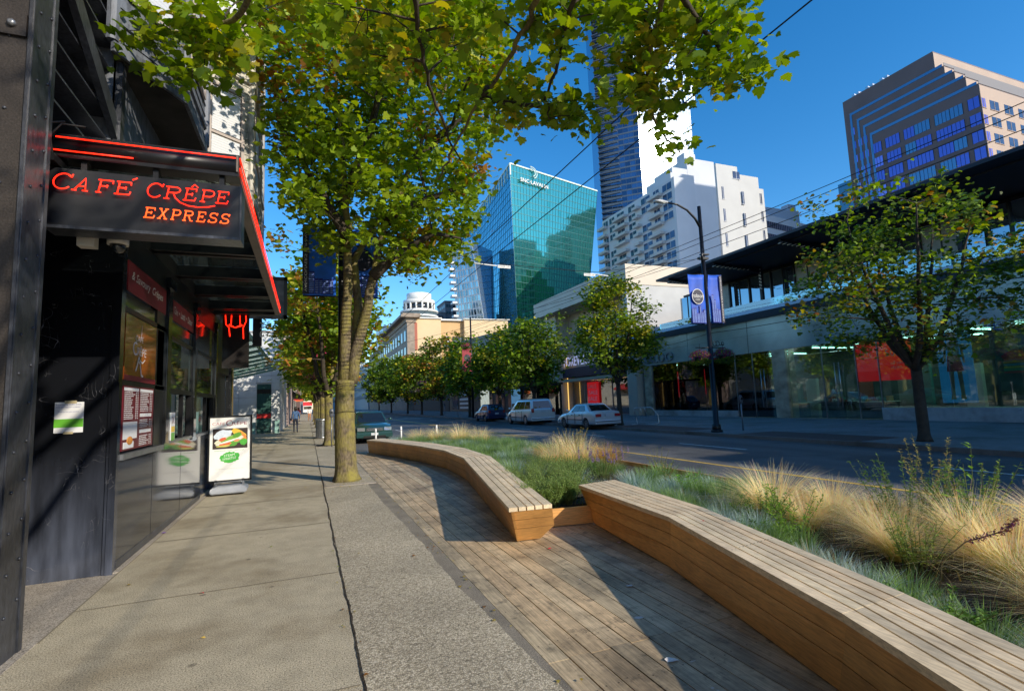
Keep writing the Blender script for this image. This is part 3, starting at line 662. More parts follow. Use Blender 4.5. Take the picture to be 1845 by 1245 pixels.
for k,(a,b) in enumerate(((8.45,8.72),(10.35,10.62),(12.6,12.85),(15.0,15.3))):
    G=MB(); G.box(-1.95,WX+.02,a,b,1.15 if k<2 else 0,3.45); G.box(-1.97,WX+.05,a-.03,b+.03,3.38,3.52); G.box(-1.95,WX+.03,a+.02,a+.05,1.2 if k<2 else .02,3.38); P(G,'pillar',M['black_wall'])
G=MB(); G.box(-2.0,WX-.01,6.7,15.5,3.3,3.66); P(G,'header',M['black_metal'])
G=MB(); G.box(-2.2,WX-.03,6.7,15.5,3.66,3.9); P(G,'soffit_beam',M['black_matte'])
wf=MB(); wf.box(-1.93,WX-.004,6.7,8.45,2.74,2.80); P(wf,'window_frame',M['black_metal']); wf=MB(); wf.box(-1.93,WX-.004,6.7,8.45,1.93,1.98); P(wf,'window_frame',M['black_metal']); wf=MB(); wf.box(-1.93,WX-.004,8.0,8.45,1.18,3.3); P(wf,'window_post',M['black_metal'])
for a,b in ((8.72,10.35),(10.62,12.6)):
    wf=MB(); wf.box(-1.93,WX-.004,a+.05,b-.05,2.68,2.74); wf.box(-1.93,WX-.004,a+.05,b-.05,1.9,1.97); wf.box(-1.93,WX-.004,a,a+.05,1.2,2.74); wf.box(-1.93,WX-.004,b-.05,b,1.2,2.74); wf.box(-1.93,WX-.02,(a+b)/2+.2,(a+b)/2+.24,1.2,1.9); P(wf,'window_frame',M['black_metal'])
pane=mat('cafe_window_glass',(.02,.03,.025),.03,0,spec=.9)
dpane=mat('brown_spandrel_glass',(.055,.048,.035),.08,0,spec=.8,var=.3,vs=3)
for (a,b,z0,z1,m_) in ((6.72,8.4,2.80,2.96,dpane),(8.74,10.33,2.74,2.96,dpane),(10.64,12.58,2.74,3.3,dpane),(8.77,10.3,1.97,2.68,pane),(10.67,12.55,1.97,2.68,pane),(6.72,8.4,1.98,2.74,pane)):
    G=MB(); G.box(-1.90,WX-.02,a,b,z0,z1); P(G,'pane',m_)
for (a,b) in ((8.77,10.3),(10.67,12.55)):
    G=MB(); G.box(-2.9,-2.86,a,b,1.2,1.9); P(G,'kitchen_wall',M['void'])
    G=MB(); G.box(-1.93,WX+.02,a,b,1.18,1.22); P(G,'counter_sill',M['chrome_dk'])
    G=MB(); G.box(-1.91,-1.905,a+.05,a+.62,1.22,1.62); P(G,'sneeze_guard',M['green_gl'])
G=MB(); G.box(-2.0,WX+.03,6.72,8.4,1.13,1.19); P(G,'counter_sill',M['chrome_dk'])
G=MB(); G.box(-2.6,-1.92,10.9 if 0 else 11.25,12.6,0,1.2); P(G,'lower_panel',M['black_wall'])
G=MB(); G.box(-3.4,-3.3,11.2,15.6,0,3.5); P(G,'entry_back_wall',M['void'])
G=MB(); G.box(-2.2,WX-.02,12.9,14.98,2.5,3.3); G.box(-2.05,-1.95,13.0,14.95,.02,2.5); P(G,'door',M['black_metal'])
G=MB(); G.box(-1.90,WX+.02,15.3,15.5,0,3.4); P(G,'end_post',mat('aged_yellow_trim',(.25,.17,.05),.6,var=.4,vs=6))
# red header banners
red=mat('banner_crimson',(.22,.012,.02),.5,var=.2,vs=3); cream=mat('cream_lettering',(.75,.70,.62),.5)
def wallsign(name,label,cat,y0,y1,z0,z1,m,t=.012,x=WX+.001):
    th=thing(name,label,cat,(x,y0,z0)); g=MB(); g.box(0,t,0,y1-y0,0,z1-z0); g.build('panel',m,th); return th
def wtext(th,txt,y,z,h,m,width=None,name='lettering',shear=0,off=.0135,flip=False):
    g=text_mb(txt,1,(off,y,z),(0,1,0),(0,0,1),(1,0,0),.0,width=width,height=h,shear=shear); return g.build(name,m,th)
b1=wallsign('header_banner','crimson header banner reading & Savoury Crepes over the menu window','sign',6.75,8.4,2.98,3.32,red,x=WX-.01)
wtext(b1,'& Savoury  Crêpes',.12,.12,.13,cream,width=1.35,shear=.3)
b2=wallsign('header_banner','crimson header banner over the second take-out window, farther from the corner','sign',8.78,10.3,2.98,3.28,red,x=WX-.01)
wtext(b2,'Take  •  Lunch  •  Dinner',.1,.10,.11,cream,width=1.3,shear=.3)
# poster with logo
amber=mat('amber_poster',(.30,.07,.012),.25,var=.8,vs=2.2,coat=.5); 
ps=wallsign('logo_poster','amber and red poster with the cafe logo above the menu board','poster',6.76,8.38,1.99,2.73,amber,x=WX-.018)
G=MB(); G.box(.0125,.014,1.3,1.62,0,.74); G.box(.0125,.0138,0,1.3,0,.06); G.build('red_margin',red,ps)
silver=mat('silver_lettering',(.62,.62,.66),.4)
wtext(ps,'CAFÉ',.36,.47,.085,silver,width=.30)
wtext(ps,'C',.28,.30,.16,silver,width=.15,name='lettering'); wtext(ps,'RÊPE',.44,.31,.12,silver,width=.36)
G=MB()
def stroke(mb,pts,w,x=.0142):
    for (a,b) in zip(pts,pts[1:]):
        a=Vector((0,*a));b=Vector((0,*b)); d=(b-a).normalized(); n=Vector((0,-d.z,d.y))*w
        mb.quad((x,*(a+n).yz),(x,*(a-n).yz),(x,*(b-n).yz),(x,*(b+n).yz))
stroke(G,[(.55,.47),(.58,.56),(.60,.68)],.006); stroke(G,[(.40,.12),(.46,.2),(.50,.28)],.016); stroke(G,[(.50,.30),(.56,.25),(.66,.23),(.76,.28)],.008); stroke(G,[(.48,.24),(.56,.22),(.60,.14),(.62,.08),(.70,.07)],.012)
G.build('logo_figure',silver,ps)
# menu board
mn=wallsign('menu_board','maroon menu board full of small white price lines beside the counter','menu board',6.76,7.95,1.22,1.93,mat('menu_maroon',(.13,.012,.022),.35,var=.2,vs=4),x=WX-.015)
G=MB(); R=random.Random(4)
G.box(.0125,.0135,.02,.55,.655,.69); G.box(.0125,.0135,.6,1.15,.655,.69)
G.box(.0125,.0135,.62,1.1,.36,.40); G.box(.0125,.0135,.62,1.1,.17,.21)
for colx in (.04,.62):
    z=.635
    while z>.02:
        if not (colx>.5 and (.34<z<.42 or .15<z<.23)) and not (colx<.5 and z<.33):
            x=colx
            while x<colx+R.uniform(.22,.33): w=R.uniform(.02,.07); G.box(.0125,.0132,x,x+w,z,z+.009); x+=w+.012
            G.box(.0125,.0132,colx+.40,colx+.44,z,z+.009); G.box(.0125,.0132,colx+.47,colx+.50,z,z+.009)
        z-=.021
G.build('lettering',M['paper'],mn)
G=MB(); G.box(.0126,.015,.03,.52,.12,.31); G.build('inset_card',M['paper'],mn)
G=MB(); G.lathe(0,0,[(.07,0),(.055,.004)],14); G.v=[(.016+z,.26+x*1.6,.10+y*.7) for x,y,z in G.v]; G.build('food_picture',mat('crepe_orange',(.6,.25,.05),.5,var=.5,vs=12),mn)
G=MB(); G.box(.0128,.017,.05,.40,.02,.09); G.build('inset_card',M['paper'],mn)
# little blue-green banner beside the counter
bx=wallsign('side_banner','narrow white strip banner with a red X beside the take-out window','poster',8.74,8.98,1.22,1.62,M['paper'],x=WX+.022)
wtext(bx,'X',.05,.24,.10,red,width=.14); G=MB(); G.box(.0125,.014,.02,.22,.12,.2); G.build('yellow_strip',flat('strip_yellow',(.7,.5,.08)),bx); G=MB(); G.box(.0125,.0142,.02,.22,.0,.11); G.build('green_strip',flat('strip_green',(.15,.4,.08)),bx)
# notice taped on the recess wall
nt=thing('taped_notice','white and green paper notice taped to the black recess wall','notice',(-2.40,6.6,1.45))
G=MB(); G.box(.02,.26,-.008,-.004,0,.31); G.build('sheet',M['paper'],nt)
G=MB(); G.box(.02,.26,-.0095,-.0082,.055,.14); G.build('green_band',flat('notice_green',(.12,.42,.03)),nt)
G=MB(); G.box(.10,.2,-.011,-.0095,.295,.325); G.box(.1,.18,-.011,-.0095,-.012,.01); G.build('tape',flat('tape_beige',(.5,.42,.25)),nt)
T=text_mb('A pioneering of this street,',1,(.03,-.0098,.275),(1,0,0),(0,0,1),(0,-1,0),0,width=.21); merge(T,text_mb('now serving you a menu!',1,(.03,-.0098,.25),(1,0,0),(0,0,1),(0,-1,0),0,width=.2)); merge(T,text_mb('Thank you for your patience',1,(.05,-.0098,.205),(1,0,0),(0,0,1),(0,-1,0),0,width=.17)); T.build('lettering',flat('ink_blue',(.04,.06,.3)),nt)
# security camera + junction box
sc_=thing('security_camera','white dome security camera under the neon sign','camera',(-1.55,5.35,3.06))
G=MB(); G.lathe(0,0,[(.05,.13),(.075,.125),(.08,.06),(.078,.03)],18); G.build('housing',M['cam_white'],sc_)
G=MB(); G.lathe(0,0,[(.062,.035),(.058,.0),(.04,-.03),(.012,-.045)],16); G.build('dome',M['carglass'],sc_)
G=MB(); G.tube([(0,0,.13),(0,0,.2),(.0,.2,.33)],.008,6); G.build('bracket',M['cam_white'],sc_)
jb=thing('junction_box','white junction box left of the dome camera under the sign','box',(-1.75,5.3,3.04)); G=MB(); G.box(-.06,.06,-.05,.05,0,.13); G.build('box',M['cam_white'],jb); G=MB(); G.box(-.045,.045,-.055,-.05,.01,.12); G.build('cover',M['cam_white'],jb); G=MB(); G.tube([(0,0,.13),(0,.05,.3),(0,.2,.56)],.012,6); G.build('conduit',M['chrome_dk'],jb)

# ------------------------------------------------------------------ canopy with neon
A0=(-1.85,5.0,3.7)
aw=thing('glass_canopy','black steel canopy with red neon tubes along its edge over the cafe','canopy',A0)
def PA(mb,name,m): return inv(A0,mb).build(name,m,aw)
G=MB(); G.box(-1.93,-.58,5.02,5.2,3.70,3.9)
for k in range(6):
    a=PI*(k+.5)/6
G.tube([(-1.93,5.07,3.80),(-.60,5.07,3.80)],.085,14); PA(G,'front_beam',M['steel_brown'] if 0 else M['black_metal'])
G=MB(); G.box(-.68,-.60,5.2,12.6,3.72,3.9); G.box(-.60,-.585,5.0,12.6,3.735,3.885); PA(G,'side_beam',mat('beige_side_beam',(.16,.13,.11),.5,var=.2))
for y in (6.35,7.75,9.15,10.55,11.95,12.55):
    G=MB(); G.box(-1.95,-.68,y-.04,y+.04,3.70,3.885); G.box(-1.95,-.68,y-.11,y+.11,3.70,3.715); PA(G,'cross_beam',M['black_metal'])
dirty=bpy.data.materials.new('dirty_roof_glass'); dirty.use_nodes=True; nt_=dirty.node_tree; tr=nt_.nodes.new('ShaderNodeBsdfTransparent'); tr.inputs[0].default_value=(.45,.52,.5,1); mx=nt_.nodes.new('ShaderNodeMixShader'); mx.inputs[0].default_value=.35; nt_.nodes['Principled BSDF'].inputs['Base Color'].default_value=(.12,.13,.12,1); nt_.nodes['Principled BSDF'].inputs['Roughness'].default_value=.1; nt_.links.new(tr.outputs[0],mx.inputs[1]); nt_.links.new(nt_.nodes['Principled BSDF'].outputs[0],mx.inputs[2]); nt_.links.new(mx.outputs[0],nt_.nodes['Material Output'].inputs[0])
ys=[5.2,6.35,7.75,9.15,10.55,11.95,12.55]
for a,b in zip(ys,ys[1:]):
    G=MB(); G.box(-1.95,-.60,a+.02,b-.02,3.892,3.90); PA(G,'roof_pane',dirty)
for z,x0,x1 in ((3.845,-1.88,-.60),(3.735,-1.89,-1.36)):
    G=MB(); G.tube([(x0,4.965,z),(x1,4.965,z)],.006,8); PA(G,'neon_tube',M['neon_red'])
for z in (3.87,3.775):
    G=MB(); G.tube([(-.572,5.02,z),(-.572,12.6,z)],.0055,8); PA(G,'neon_tube',M['neon_red'])
G=MB(); G.tube([(-1.92,4.93,3.6),(-1.97,4.9,3.75),(-1.93,4.92,3.93),(-1.82,4.95,3.97)],.009,6); G.tube([(-1.88,4.93,3.66),(-1.9,4.92,3.83),(-1.84,4.95,3.95),(-1.7,5.0,3.97)],.008,6); PA(G,'cable',M['black_matte'])

# neon sign
S0=(-1.25,5.1,3.12)
sg=thing('neon_sign','black box sign with red neon CAFE CREPE EXPRESS hanging under the canopy front','neon sign',S0)
def PS(mb,name,m): return inv(S0,mb).build(name,m,sg)
G=MB(); G.box(-1.93,-.56,5.0,5.2,3.12,3.60); PS(G,'box',mat('sign_black',(.011,.012,.015),.35,var=.3,vs=5))
G=MB(); G.box(-1.94,-.55,4.985,5.21,3.10,3.125); G.box(-.565,-.55,4.985,5.21,3.125,3.605); PS(G,'frame',M['steel'])
for x in (-1.72,-1.22,-.72):
    G=MB(); G.box(x-.02,x+.02,5.06,5.14,3.6,3.71); PS(G,'hanger',M['black_metal'])
# stroke letters: slab-serif single-line neon. coordinates in a unit cell
def arc(cx,cy,rx,ry,a0,a1,n=12): return [(cx+rx*math.cos(math.radians(a0+(a1-a0)*i/n)),cy+ry*math.sin(math.radians(a0+(a1-a0)*i/n))) for i in range(n+1)]
GL={
'C':[arc(.5,.5,.46,.5,40,320,18),[(.86,.80),(.90,1.0)],[(.86,.80),(.62,.98)]],
'A':[[(-.08,0),(.22,0)],[(.07,0),(.60,1),(.74,0)],[(.56,0),(.90,0)],[(.28,.34),(.68,.34)]],
'F':[[(0,0),(.32,0)],[(.16,0),(.16,1)],[(0,1),(.88,1),(.88,.76)],[(.16,.52),(.58,.52)],[(.58,.64),(.58,.40)]],
'E':[[(0,0),(.86,0),(.90,.26)],[(.16,0),(.16,1)],[(0,1),(.84,1),(.84,.78)],[(.16,.52),(.58,.52)],[(.58,.64),(.58,.40)]],
'R':[[(0,0),(.32,0)],[(.16,0),(.16,1)],[(0,1),(.55,1)]+arc(.55,.76,.30,.24,90,-90,8)+[(.16,.52)],[(.50,.52),(.74,0),(.96,0)]],
'r':[[(0,0),(.32,0)],[(.16,0),(.16,1)],[(0,1),(.55,1)]+arc(.55,.76,.30,.24,90,-90,8)+[(.16,.52)],[(.48,.52),(.66,.1),(1.0,-.24),(1.5,-.46),(2.1,-.52),(2.7,-.42),(3.1,-.26)]],
'P':[[(0,0),(.36,0)],[(.16,0),(.16,1)],[(0,1),(.58,1)]+arc(.58,.73,.32,.27,90,-90,8)+[(.16,.46)]],
'X':[[(-.02,1),(.28,1)],[(.12,1),(.80,0)],[(.64,0),(.96,0)],[(.58,1),(.92,1)],[(.76,1),(.14,0)],[(-.02,0),(.30,0)]],
'S':[arc(.46,.75,.34,.25,30,270,12)+arc(.46,.25,.38,.25,90,-150,12),[(.78,.78),(.82,1.0)],[(.06,.0),(.10,.26)]],
}
def neon_word(letters,z,mb):
    sh=.32
    for ch,x0,x1,h in letters:
        w=(x1-x0)
        for st in GL[ch]:
            pts=[(x0+px_*w*.82+sh*py_*h*.55,4.965,z+py_*h) for px_,py_ in st]; mb.tube(pts,.0052,6)
S=lambda p:(p-95)/(417-95)*(1.26)-1.895
for wd_,ac in (([('C',S(95),S(136),.128),('A',S(131),S(165),.105),('F',S(169),S(205),.105),('E',S(201),S(238),.105)],[[(S(232),3.545),(S(241),3.565)]]),
           ([('C',S(256),S(293),.122),('r',S(289),S(328),.105),('E',S(325),S(356),.105),('P',S(357),S(390),.105),('E',S(387),S(419),.105)],[[(S(341),3.535),(S(347),3.56),(S(353),3.535)]])):
    G=MB(); neon_word(wd_,3.415,G)
    for pts in ac: G.tube([(x,4.965,z) for x,z in pts],.005,6)
    PS(G,'neon_lettering',M['neon_red'])
G=MB(); neon_word([('E',S(254),S(279),.085),('X',S(279),S(301),.085),('P',S(303),S(324),.085),('R',S(325),S(349),.085),('E',S(351),S(372),.085),('S',S(373),S(396),.085),('S',S(396),S(420),.085)],3.235,G)
PS(G,'neon_lettering',M['neon_orange'])

# ------------------------------------------------------------------ old bay-windowed building above
OB=(-4,12,4)
ob=thing('old_building','weathered grey building with canted bay windows above the cafe','building',OB)
def PO(mb,name,m,parent=None): return inv(OB,mb).build(name,m,parent or ob)
oldw=special('peeling_grey_paint',(.30,.29,.27),'paint_old'); oldl=special('peeling_cream_paint',(.55,.52,.46),'paint_old'); oldd=special('dark_weathered_sheathing',(.15,.165,.20),'paint_old')
G=MB(); G.box(-9,WX-.06,6.3,19.6,3.92,15.2); PO(G,'wall',oldd)
G=MB(); G.box(-9,-1.88,4.9,6.3,6.0,15.2); PO(G,'corner_wall',oldd)
G=MB(); G.box(-3.6,-3.5,4.9,6.3,3.9,6.0)
PO(G,'loft_back',M['void'])
for k in range(7):
    G=MB(); z=4.2+k*.26; G.obox((-1.95,4.92,z),(0,1,0),(0,0,1),(1,0,0),0,1.38,0,.02,-.5,.0); PO(G,'louvre',M['steel'])
G=MB(); G.obox((-1.87,4.9,5.35),(0,.86,-.51),(0,.51,.86),(1,0,0),0,1.75,-.02,.16,-.06,.0); G.obox((-1.87,6.3,3.95),(0,0,1),(0,1,0),(1,0,0),0,2.0,0,.12,-.06,.02); PO(G,'steel_strut',M['steel'])
def bay(y0,y1,out,cant,zb,zt,wm,front_wm,win_front=True):
    x0=WX-.06; x1=WX+out
    pts=[(x0,y0),(x1,y0+cant),(x1,y1-cant),(x0,y1)]
    g=MB(); n=4; v=[(x,y,zb) for x,y in pts]+[(x,y,zt) for x,y in pts]
    g.add(v,[(1,2,6,5),(2,3,7,6),(4,5,6,7)],mi=1,sm=False); g.add(v,[(0,1,5,4)],mi=0,sm=False)
    # clapboard lips
    for z in np.arange(zb+.05,zt,.16):
        for (a,b) in zip(pts[:2],pts[1:3]):
            A=Vector((*a,0));B=Vector((*b,0)); d=(B-A).normalized(); nn=Vector((d.y,-d.x,0)); g.obox((A.x,A.y,z),d,(0,0,1),nn,0,(B-A).length,0,.025,-.005,.014)
    b=PO(g,'bay_window',[wm,front_wm])
    u=MB(); u.prism(pts,zb-.03,zb-.002); inv(OB,u).build('bay_underside',mat('rusty_soffit',(.05,.045,.04),.8,var=.6,vs=2.5),b)
    # trim, cornices
    t=MB()
    for z,o,h in ((zb-.02,.04,.14),(zb+.34,.03,.06),(zb+3.0,.07,.12),(zb+3.3,.05,.1),(zb+6.2,.07,.12)):
        if z>zt: continue
        for (a,bb) in zip(pts,pts[1:]):
            A=Vector((*a,0));B=Vector((*bb,0)); d=(B-A).normalized(); nn=Vector((d.y,-d.x,0)); t.obox((A.x,A.y,z),d,(0,0,1),nn,-.01,(B-A).length+.01,0,h,.0,o)
    for (p) in pts[:3]:
        t.lathe(p[0],p[1],[(.06,zb+.1),(.06,zt)],8,sm=False)
    inv(OB,t).build('trim',wm,b)
    # windows on the cant and the front
    for (a,bb,k) in ((pts[0],pts[1],0),(pts[1],pts[2],1)):
        A=Vector((*a,0));B=Vector((*bb,0)); d=(B-A).normalized(); nn=Vector((d.y,-d.x,0)); Lg=(B-A).length
        for zz in (zb+.75,zb+4.1):
            if zz+1.9>zt: continue
            w0,w1=Lg*.22,Lg*.78
            f=MB(); fr=.06
            for (u0,u1,v0,v1) in ((w0-fr,w0,0,1.9),(w1,w1+fr,0,1.9),(w0-fr,w1+fr,-fr,0),(w0-fr,w1+fr,1.9,1.96),(w0,w1,.92,.97)):
                f.obox((A.x,A.y,zz),d,(0,0,1),nn,u0,u1,v0,v1,.0,.045)
            w=inv(OB,f).build('window',flat('pinkish_frame',(.42,.36,.33)),b)
            q=MB(); q.obox((A.x,A.y,zz),d,(0,0,1),nn,w0,w1,0,1.9,.006,.012); inv(OB,q).build('pane',M['carglass'],w)
            q=MB()
            for j in range(36): 
                zj=.05+j*.05
                if .9<zj<.98: continue
                q.obox((A.x,A.y,zz),d,(0,0,1),nn,w0+.02,w1-.02,zj,zj+.047,.013,.018)
            inv(OB,q).build('blind',flat('blind_white',(.62,.64,.68)),w)
    return b
bay(6.15,9.2,.43,.85,5.4,15.2,oldd,oldd)
bay(10.5,13.6,.78,.62,5.2,15.2,oldl,oldw)
bay(15.6,19.2,.42,.6,5.3,15.2,oldw,oldw)
G=MB(); G.box(-9,WX+.25,9.3,10.4,14.6,15.6); PO(G,'cornice',oldw)
# hanging signs farther along
bs=thing('hanging_sign','black framed picture sign hanging past the far corner of the canopy','sign',(-1.0,14,3.86))
G=MB(); G.box(-.42,.52,-.05,.05,0,.09); G.box(-.42,.52,-.05,.05,.98,1.06); G.box(.44,.52,-.05,.05,0,1.06); G.box(-.42,-.36,-.05,.05,0,1.06); G.build('frame',M['black_metal'],bs)
G=MB(); G.box(-.36,.44,-.02,.02,.09,.98); G.build('picture',mat('dim_picture',(.12,.11,.13),.3,var=.9,vs=4),bs); G=MB(); G.box(-.8,-.36,-.02,.02,.9,.96); G.build('bracket',M['black_metal'],bs)
rs=thing('neon_sign','red glowing chef-shaped neon sign on a dark panel beyond the canopy','neon sign',(-1.5,12.8,2.9))
G=MB(); G.box(-.25,.28,.03,.06,-.35,1.0); G.build('panel',mat('dark_mirror_panel',(.05,.045,.045),.12,.6,var=.4,vs=3),rs)
G=MB()
for o in (0,.012,.024):
    G.tube([(-.20,0,.96-o),(-.18,0,.62),(-.12,0,.55),(-.10,0,.35+o)],.012,6); G.tube([(.20,0,.96-o),(.22,0,.7),(.16,0,.55),(.17,0,.3+o)],.012,6); G.tube([(-.15,0,.95),(0,0,.90-o),(.15,0,.95)],.012,6); G.tube([(-.12,0,.62-o),(0,0,.55),(.14,0,.62-o)],.012,6); G.tube([(-.07,0,.9),(-.08,0,.6)],.010,6); G.tube([(.09,0,.9),(.1,0,.62)],.01,6)
G.build('neon_tube',M['neon_red'],rs)
bn=thing('blade_sign','narrow black vertical sign with white letters ON AC beyond the cafe','sign',(-1.25,15.2,3.3))
G=MB(); G.box(-.11,.11,-.03,.03,0,1.6); G.build('panel',M['black_metal'],bn)
T=text_mb('ON AG',1,(.06,-.032,1.2),(0,0,-1),(1,0,0),(0,-1,0),0,width=.95); T.build('lettering',M['white'],bn)
# sandwich board
sb=thing('sandwich_board','black framed menu sandwich board on a grey weighted base beside the cafe wall','sandwich board',(-1.42,11.72,0),rz=math.radians(2))
G=MB(); W=.385; H0,H1=.24,1.52
for (x0,x1,z0,z1) in ((-W,-W+.03,H0,H1),(W-.03,W,H0,H1),(-W,W,H0,H0+.03),(-W,W,H1-.03,H1)): G.box(x0,x1,-.03,.03,z0,z1)
G.build('frame',M['black_metal'],sb)
G=MB(); G.box(-W+.03,W-.03,-.014,.014,H0+.03,H1-.03); fc=G.build('poster',M['white'],sb)
G=MB(); prof=[(-.30,.03),(-.33,.08),(-.31,.14),(-.2,.175),(.2,.175),(.31,.14),(.33,.08),(.30,.03)]
v=[(x,-.26,z) for x,z in prof]+[(x,.26,z) for x,z in prof]; v=[(x*(1 if abs(y)<.3 else .9),y*(1 if z<.15 else .72),z) for x,y,z in v]
G.add(v,[tuple(range(7,-1,-1)),tuple(range(8,16))]+[(i,(i+1)%8,8+(i+1)%8,8+i) for i in range(8)],sm=False); base=G.build('base',M['grey_plastic'],sb)
bv=base.modifiers.new('b','BEVEL'); bv.width=.03; bv.segments=3
G=MB(); G.box(-.26,-.22,-.02,.02,.17,.28); G.box(.22,.26,-.02,.02,.17,.28); G.tube([(-.24,-.05,.2),(-.2,-.05,.235),(.2,-.05,.235),(.24,-.05,.2)],.012,6); G.build('spring_hinge',M['chrome_dk'],sb)
mr=flat('poster_maroon',(.25,.012,.05)); 
ZS=lambda z: .24+(z-.27)*1.196
XS=1.13
def bt(txt,x,z,h,m,w,nm='lettering',sh=0):
    x*=XS;z=ZS(z);h*=1.18;w*=XS; text_mb(txt,1,(x,-.0155,z),(1,0,0),(0,0,1),(0,-1,0),0,width=w,height=h,shear=sh).build(nm,m,sb)
bt('CAFE',-.28,1.19,.045,flat('poster_pink',(.45,.16,.2)),.19); bt('C',-.07,1.17,.10,mr,.09); bt('RÊPE',.025,1.185,.065,mr,.235)
G=MB(); G.box(-.27*XS,.27*XS,-.0165,-.0145,ZS(.80),ZS(1.13)); pic=G.build('food_photo',flat('photo_dark',(.035,.02,.018)),sb)
# the wrapped crepe in the picture, flat coloured shapes
def blob(mb,cx,cz,rx,rz_,rot,y,col,seed,n=18):
    R=random.Random(seed); pts=[]
    for k in range(n):
        a=2*PI*k/n; rr=1+R.uniform(-.12,.12); x=rx*rr*math.cos(a); z=rz_*rr*math.sin(a); c_,s_=math.cos(rot),math.sin(rot)
        pts.append(((cx+x*c_-z*s_)*XS,y,ZS(cz+x*s_+z*c_)))
    mb.add(pts,[tuple(range(n))],col,0,False)
G=MB(); y=-.017
blob(G,.13,1.05,.13,.05,.5*-1,y,(.75,.48,.05),1); blob(G,-.12,1.03,.14,.075,.3,y-.0003,(.62,.70,.80),2); blob(G,.19,1.0,.09,.045,-.9,y-.0006,(.72,.25,.05),3)
blob(G,-.02,.94,.23,.07,.28,y-.0009,(.70,.66,.5),4); blob(G,.02,.97,.17,.035,.3,y-.0012,(.20,.42,.06),5); blob(G,.10,1.02,.07,.035,.4,y-.0015,(.10,.30,.03),6); blob(G,-.12,.955,.06,.028,.3,y-.0018,(.68,.13,.05),7)
blob(G,.21,.90,.06,.055,.3,y-.0018,(.08,.40,.05),8); blob(G,.06,.90,.12,.03,.2,y-.0021,(.12,.36,.05),9); blob(G,-.08,.88,.10,.028,.1,y-.0024,(.70,.16,.06),10); blob(G,-.01,.925,.19,.014,.27,y-.0027,(.85,.85,.80),11); blob(G,.10,.93,.045,.022,.2,y-.0030,(.75,.3,.15),12); blob(G,-.1,.845,.12,.016,.05,y-.003,(.55,.52,.12),13); blob(G,.05,.86,.06,.02,.2,y-.0033,(.10,.32,.04),14)
fm=mat('food_colours',(1,1,1),.4,attr=True,var=.15,vs=30); G.build('wrap_picture',fm,sb)
G=MB(); blob(G,0,.66,.155,.085,.12,-.0165,(.05,.42,.06),3,40); G.build('green_oval',flat('logo_green',(.06,.42,.05)),sb)
for tx,z,w in (('STEAM',.665,.17),('WHISTLE',.61,.21)):
    w*=1.13; z=ZS(z); g=text_mb(tx,1,(-.5*w-.01,-.0185,z),(1,0,.12),(-.05,0,1),(0,-1,0),0,width=w,height=.045,shear=.15); g.build('lettering',M['white'],sb)
bt('SANDWICHES  CREPES   VANCOUVER',-.24,.765,.012,flat('logo_green',(.06,.42,.05)),.46); bt('MILITARY SERVICE FOR EVERY DAY OF THE WEEK',-.22,.47,.010,flat('ink_grey',(.35,.35,.35)),.44); bt('open until late',-.05,.40,.012,flat('ink_grey',(.35,.35,.35)),.10)
# ------------------------------------------------------------------ left far: tiled shop and the row beyond
tile=mat('white_wall_tile',(.66,.68,.70),.25,var=.12,vs=1.5,spec=.6); teal=mat('teal_door_glass',(.05,.12,.11),.06,.2,spec=.8,var=.3,vs=1)
TL=(-3.5,40,0)
ts=thing('tiled_shop','white tiled shop front with teal glass door and red stripe beyond the cafe','building',TL)
def PT(mb,name,m,par=None): return inv(TL,mb).build(name,m,par or ts)
G=MB()
for (x0,x1) in ((-9,-3.28),(-2.35,-1.82)):
    z=0
    while z<7.0:
        xx=x0
        while xx<x1-.01: w=min(1.15,x1-xx); G.box(xx+.008,xx+w-.008,40.0,40.1,z+.008,z+.49); xx+=w
        z+=.5
z=3.5
while z<7.0: G.box(-3.28,-2.35,40.0,40.1,z+.008,z+.49); z+=.5
PT(G,'tile_front',tile)
G=MB(); G.box(-9,-1.85,40.08,54,0,7.1); G.box(-9,-1.78,39.95,54.05,7.1,7.2); PT(G,'wall',mat('shop_wall',(.5,.5,.5),.6,var=.15))
G=MB(); G.box(-3.26,-2.37,39.99,40.06,0,3.4); d=PT(G,'door',teal); G=MB(); G.box(-3.26,-2.37,39.975,39.988,1.05,1.35); PT(G,'red_stripe',flat('stripe_red',(.5,.02,.02)))
G=MB(); G.box(-3.26,-2.37,39.97,40.0,2.75,3.05); PT(G,'door_header',M['black_metal'])
G=MB(); G.box(-2.1,-1.8,39.7,40,0,.9); G.box(-3.7,-3.3,39.6,40,0,.8); PT(G,'green_plinth',M['green_gl'])
G=MB(); 
for i in range(9): 
    y0=19.5+i*2.0; G.add([(-1.95,y0+.04,4.35),(-1.95,y0+1.96,4.35),(-5.0,y0+1.96,3.7),(-5.0,y0+.04,3.7)],[(0,1,2,3)],sm=False)
can=bpy.data.materials.new('green_canopy_glass'); can.use_nodes=True; n_=can.node_tree; t_=n_.nodes.new('ShaderNodeBsdfTransparent'); t_.inputs[0].default_value=(.6,.8,.74,1); x_=n_.nodes.new('ShaderNodeMixShader'); x_.inputs[0].default_value=.55; p_=n_.nodes['Principled BSDF']; p_.inputs['Base Color'].default_value=(.32,.52,.46,1); p_.inputs['Roughness'].default_value=.15
n_.links.new(t_.outputs[0],x_.inputs[1]); n_.links.new(p_.outputs[0],x_.inputs[2]); n_.links.new(x_.outputs[0],n_.nodes['Material Output'].inputs[0])
cn=thing('glass_canopy','pale green glass canopy sloping over the setback before the tiled shop','canopy',(-1.95,19.5,3.6)); CL=(-1.95,19.5,3.6)
inv(CL,G).build('glass_panel',can,cn)
G=MB(); G.box(-2.0,-1.93,19.5,37.5,4.24,4.40)
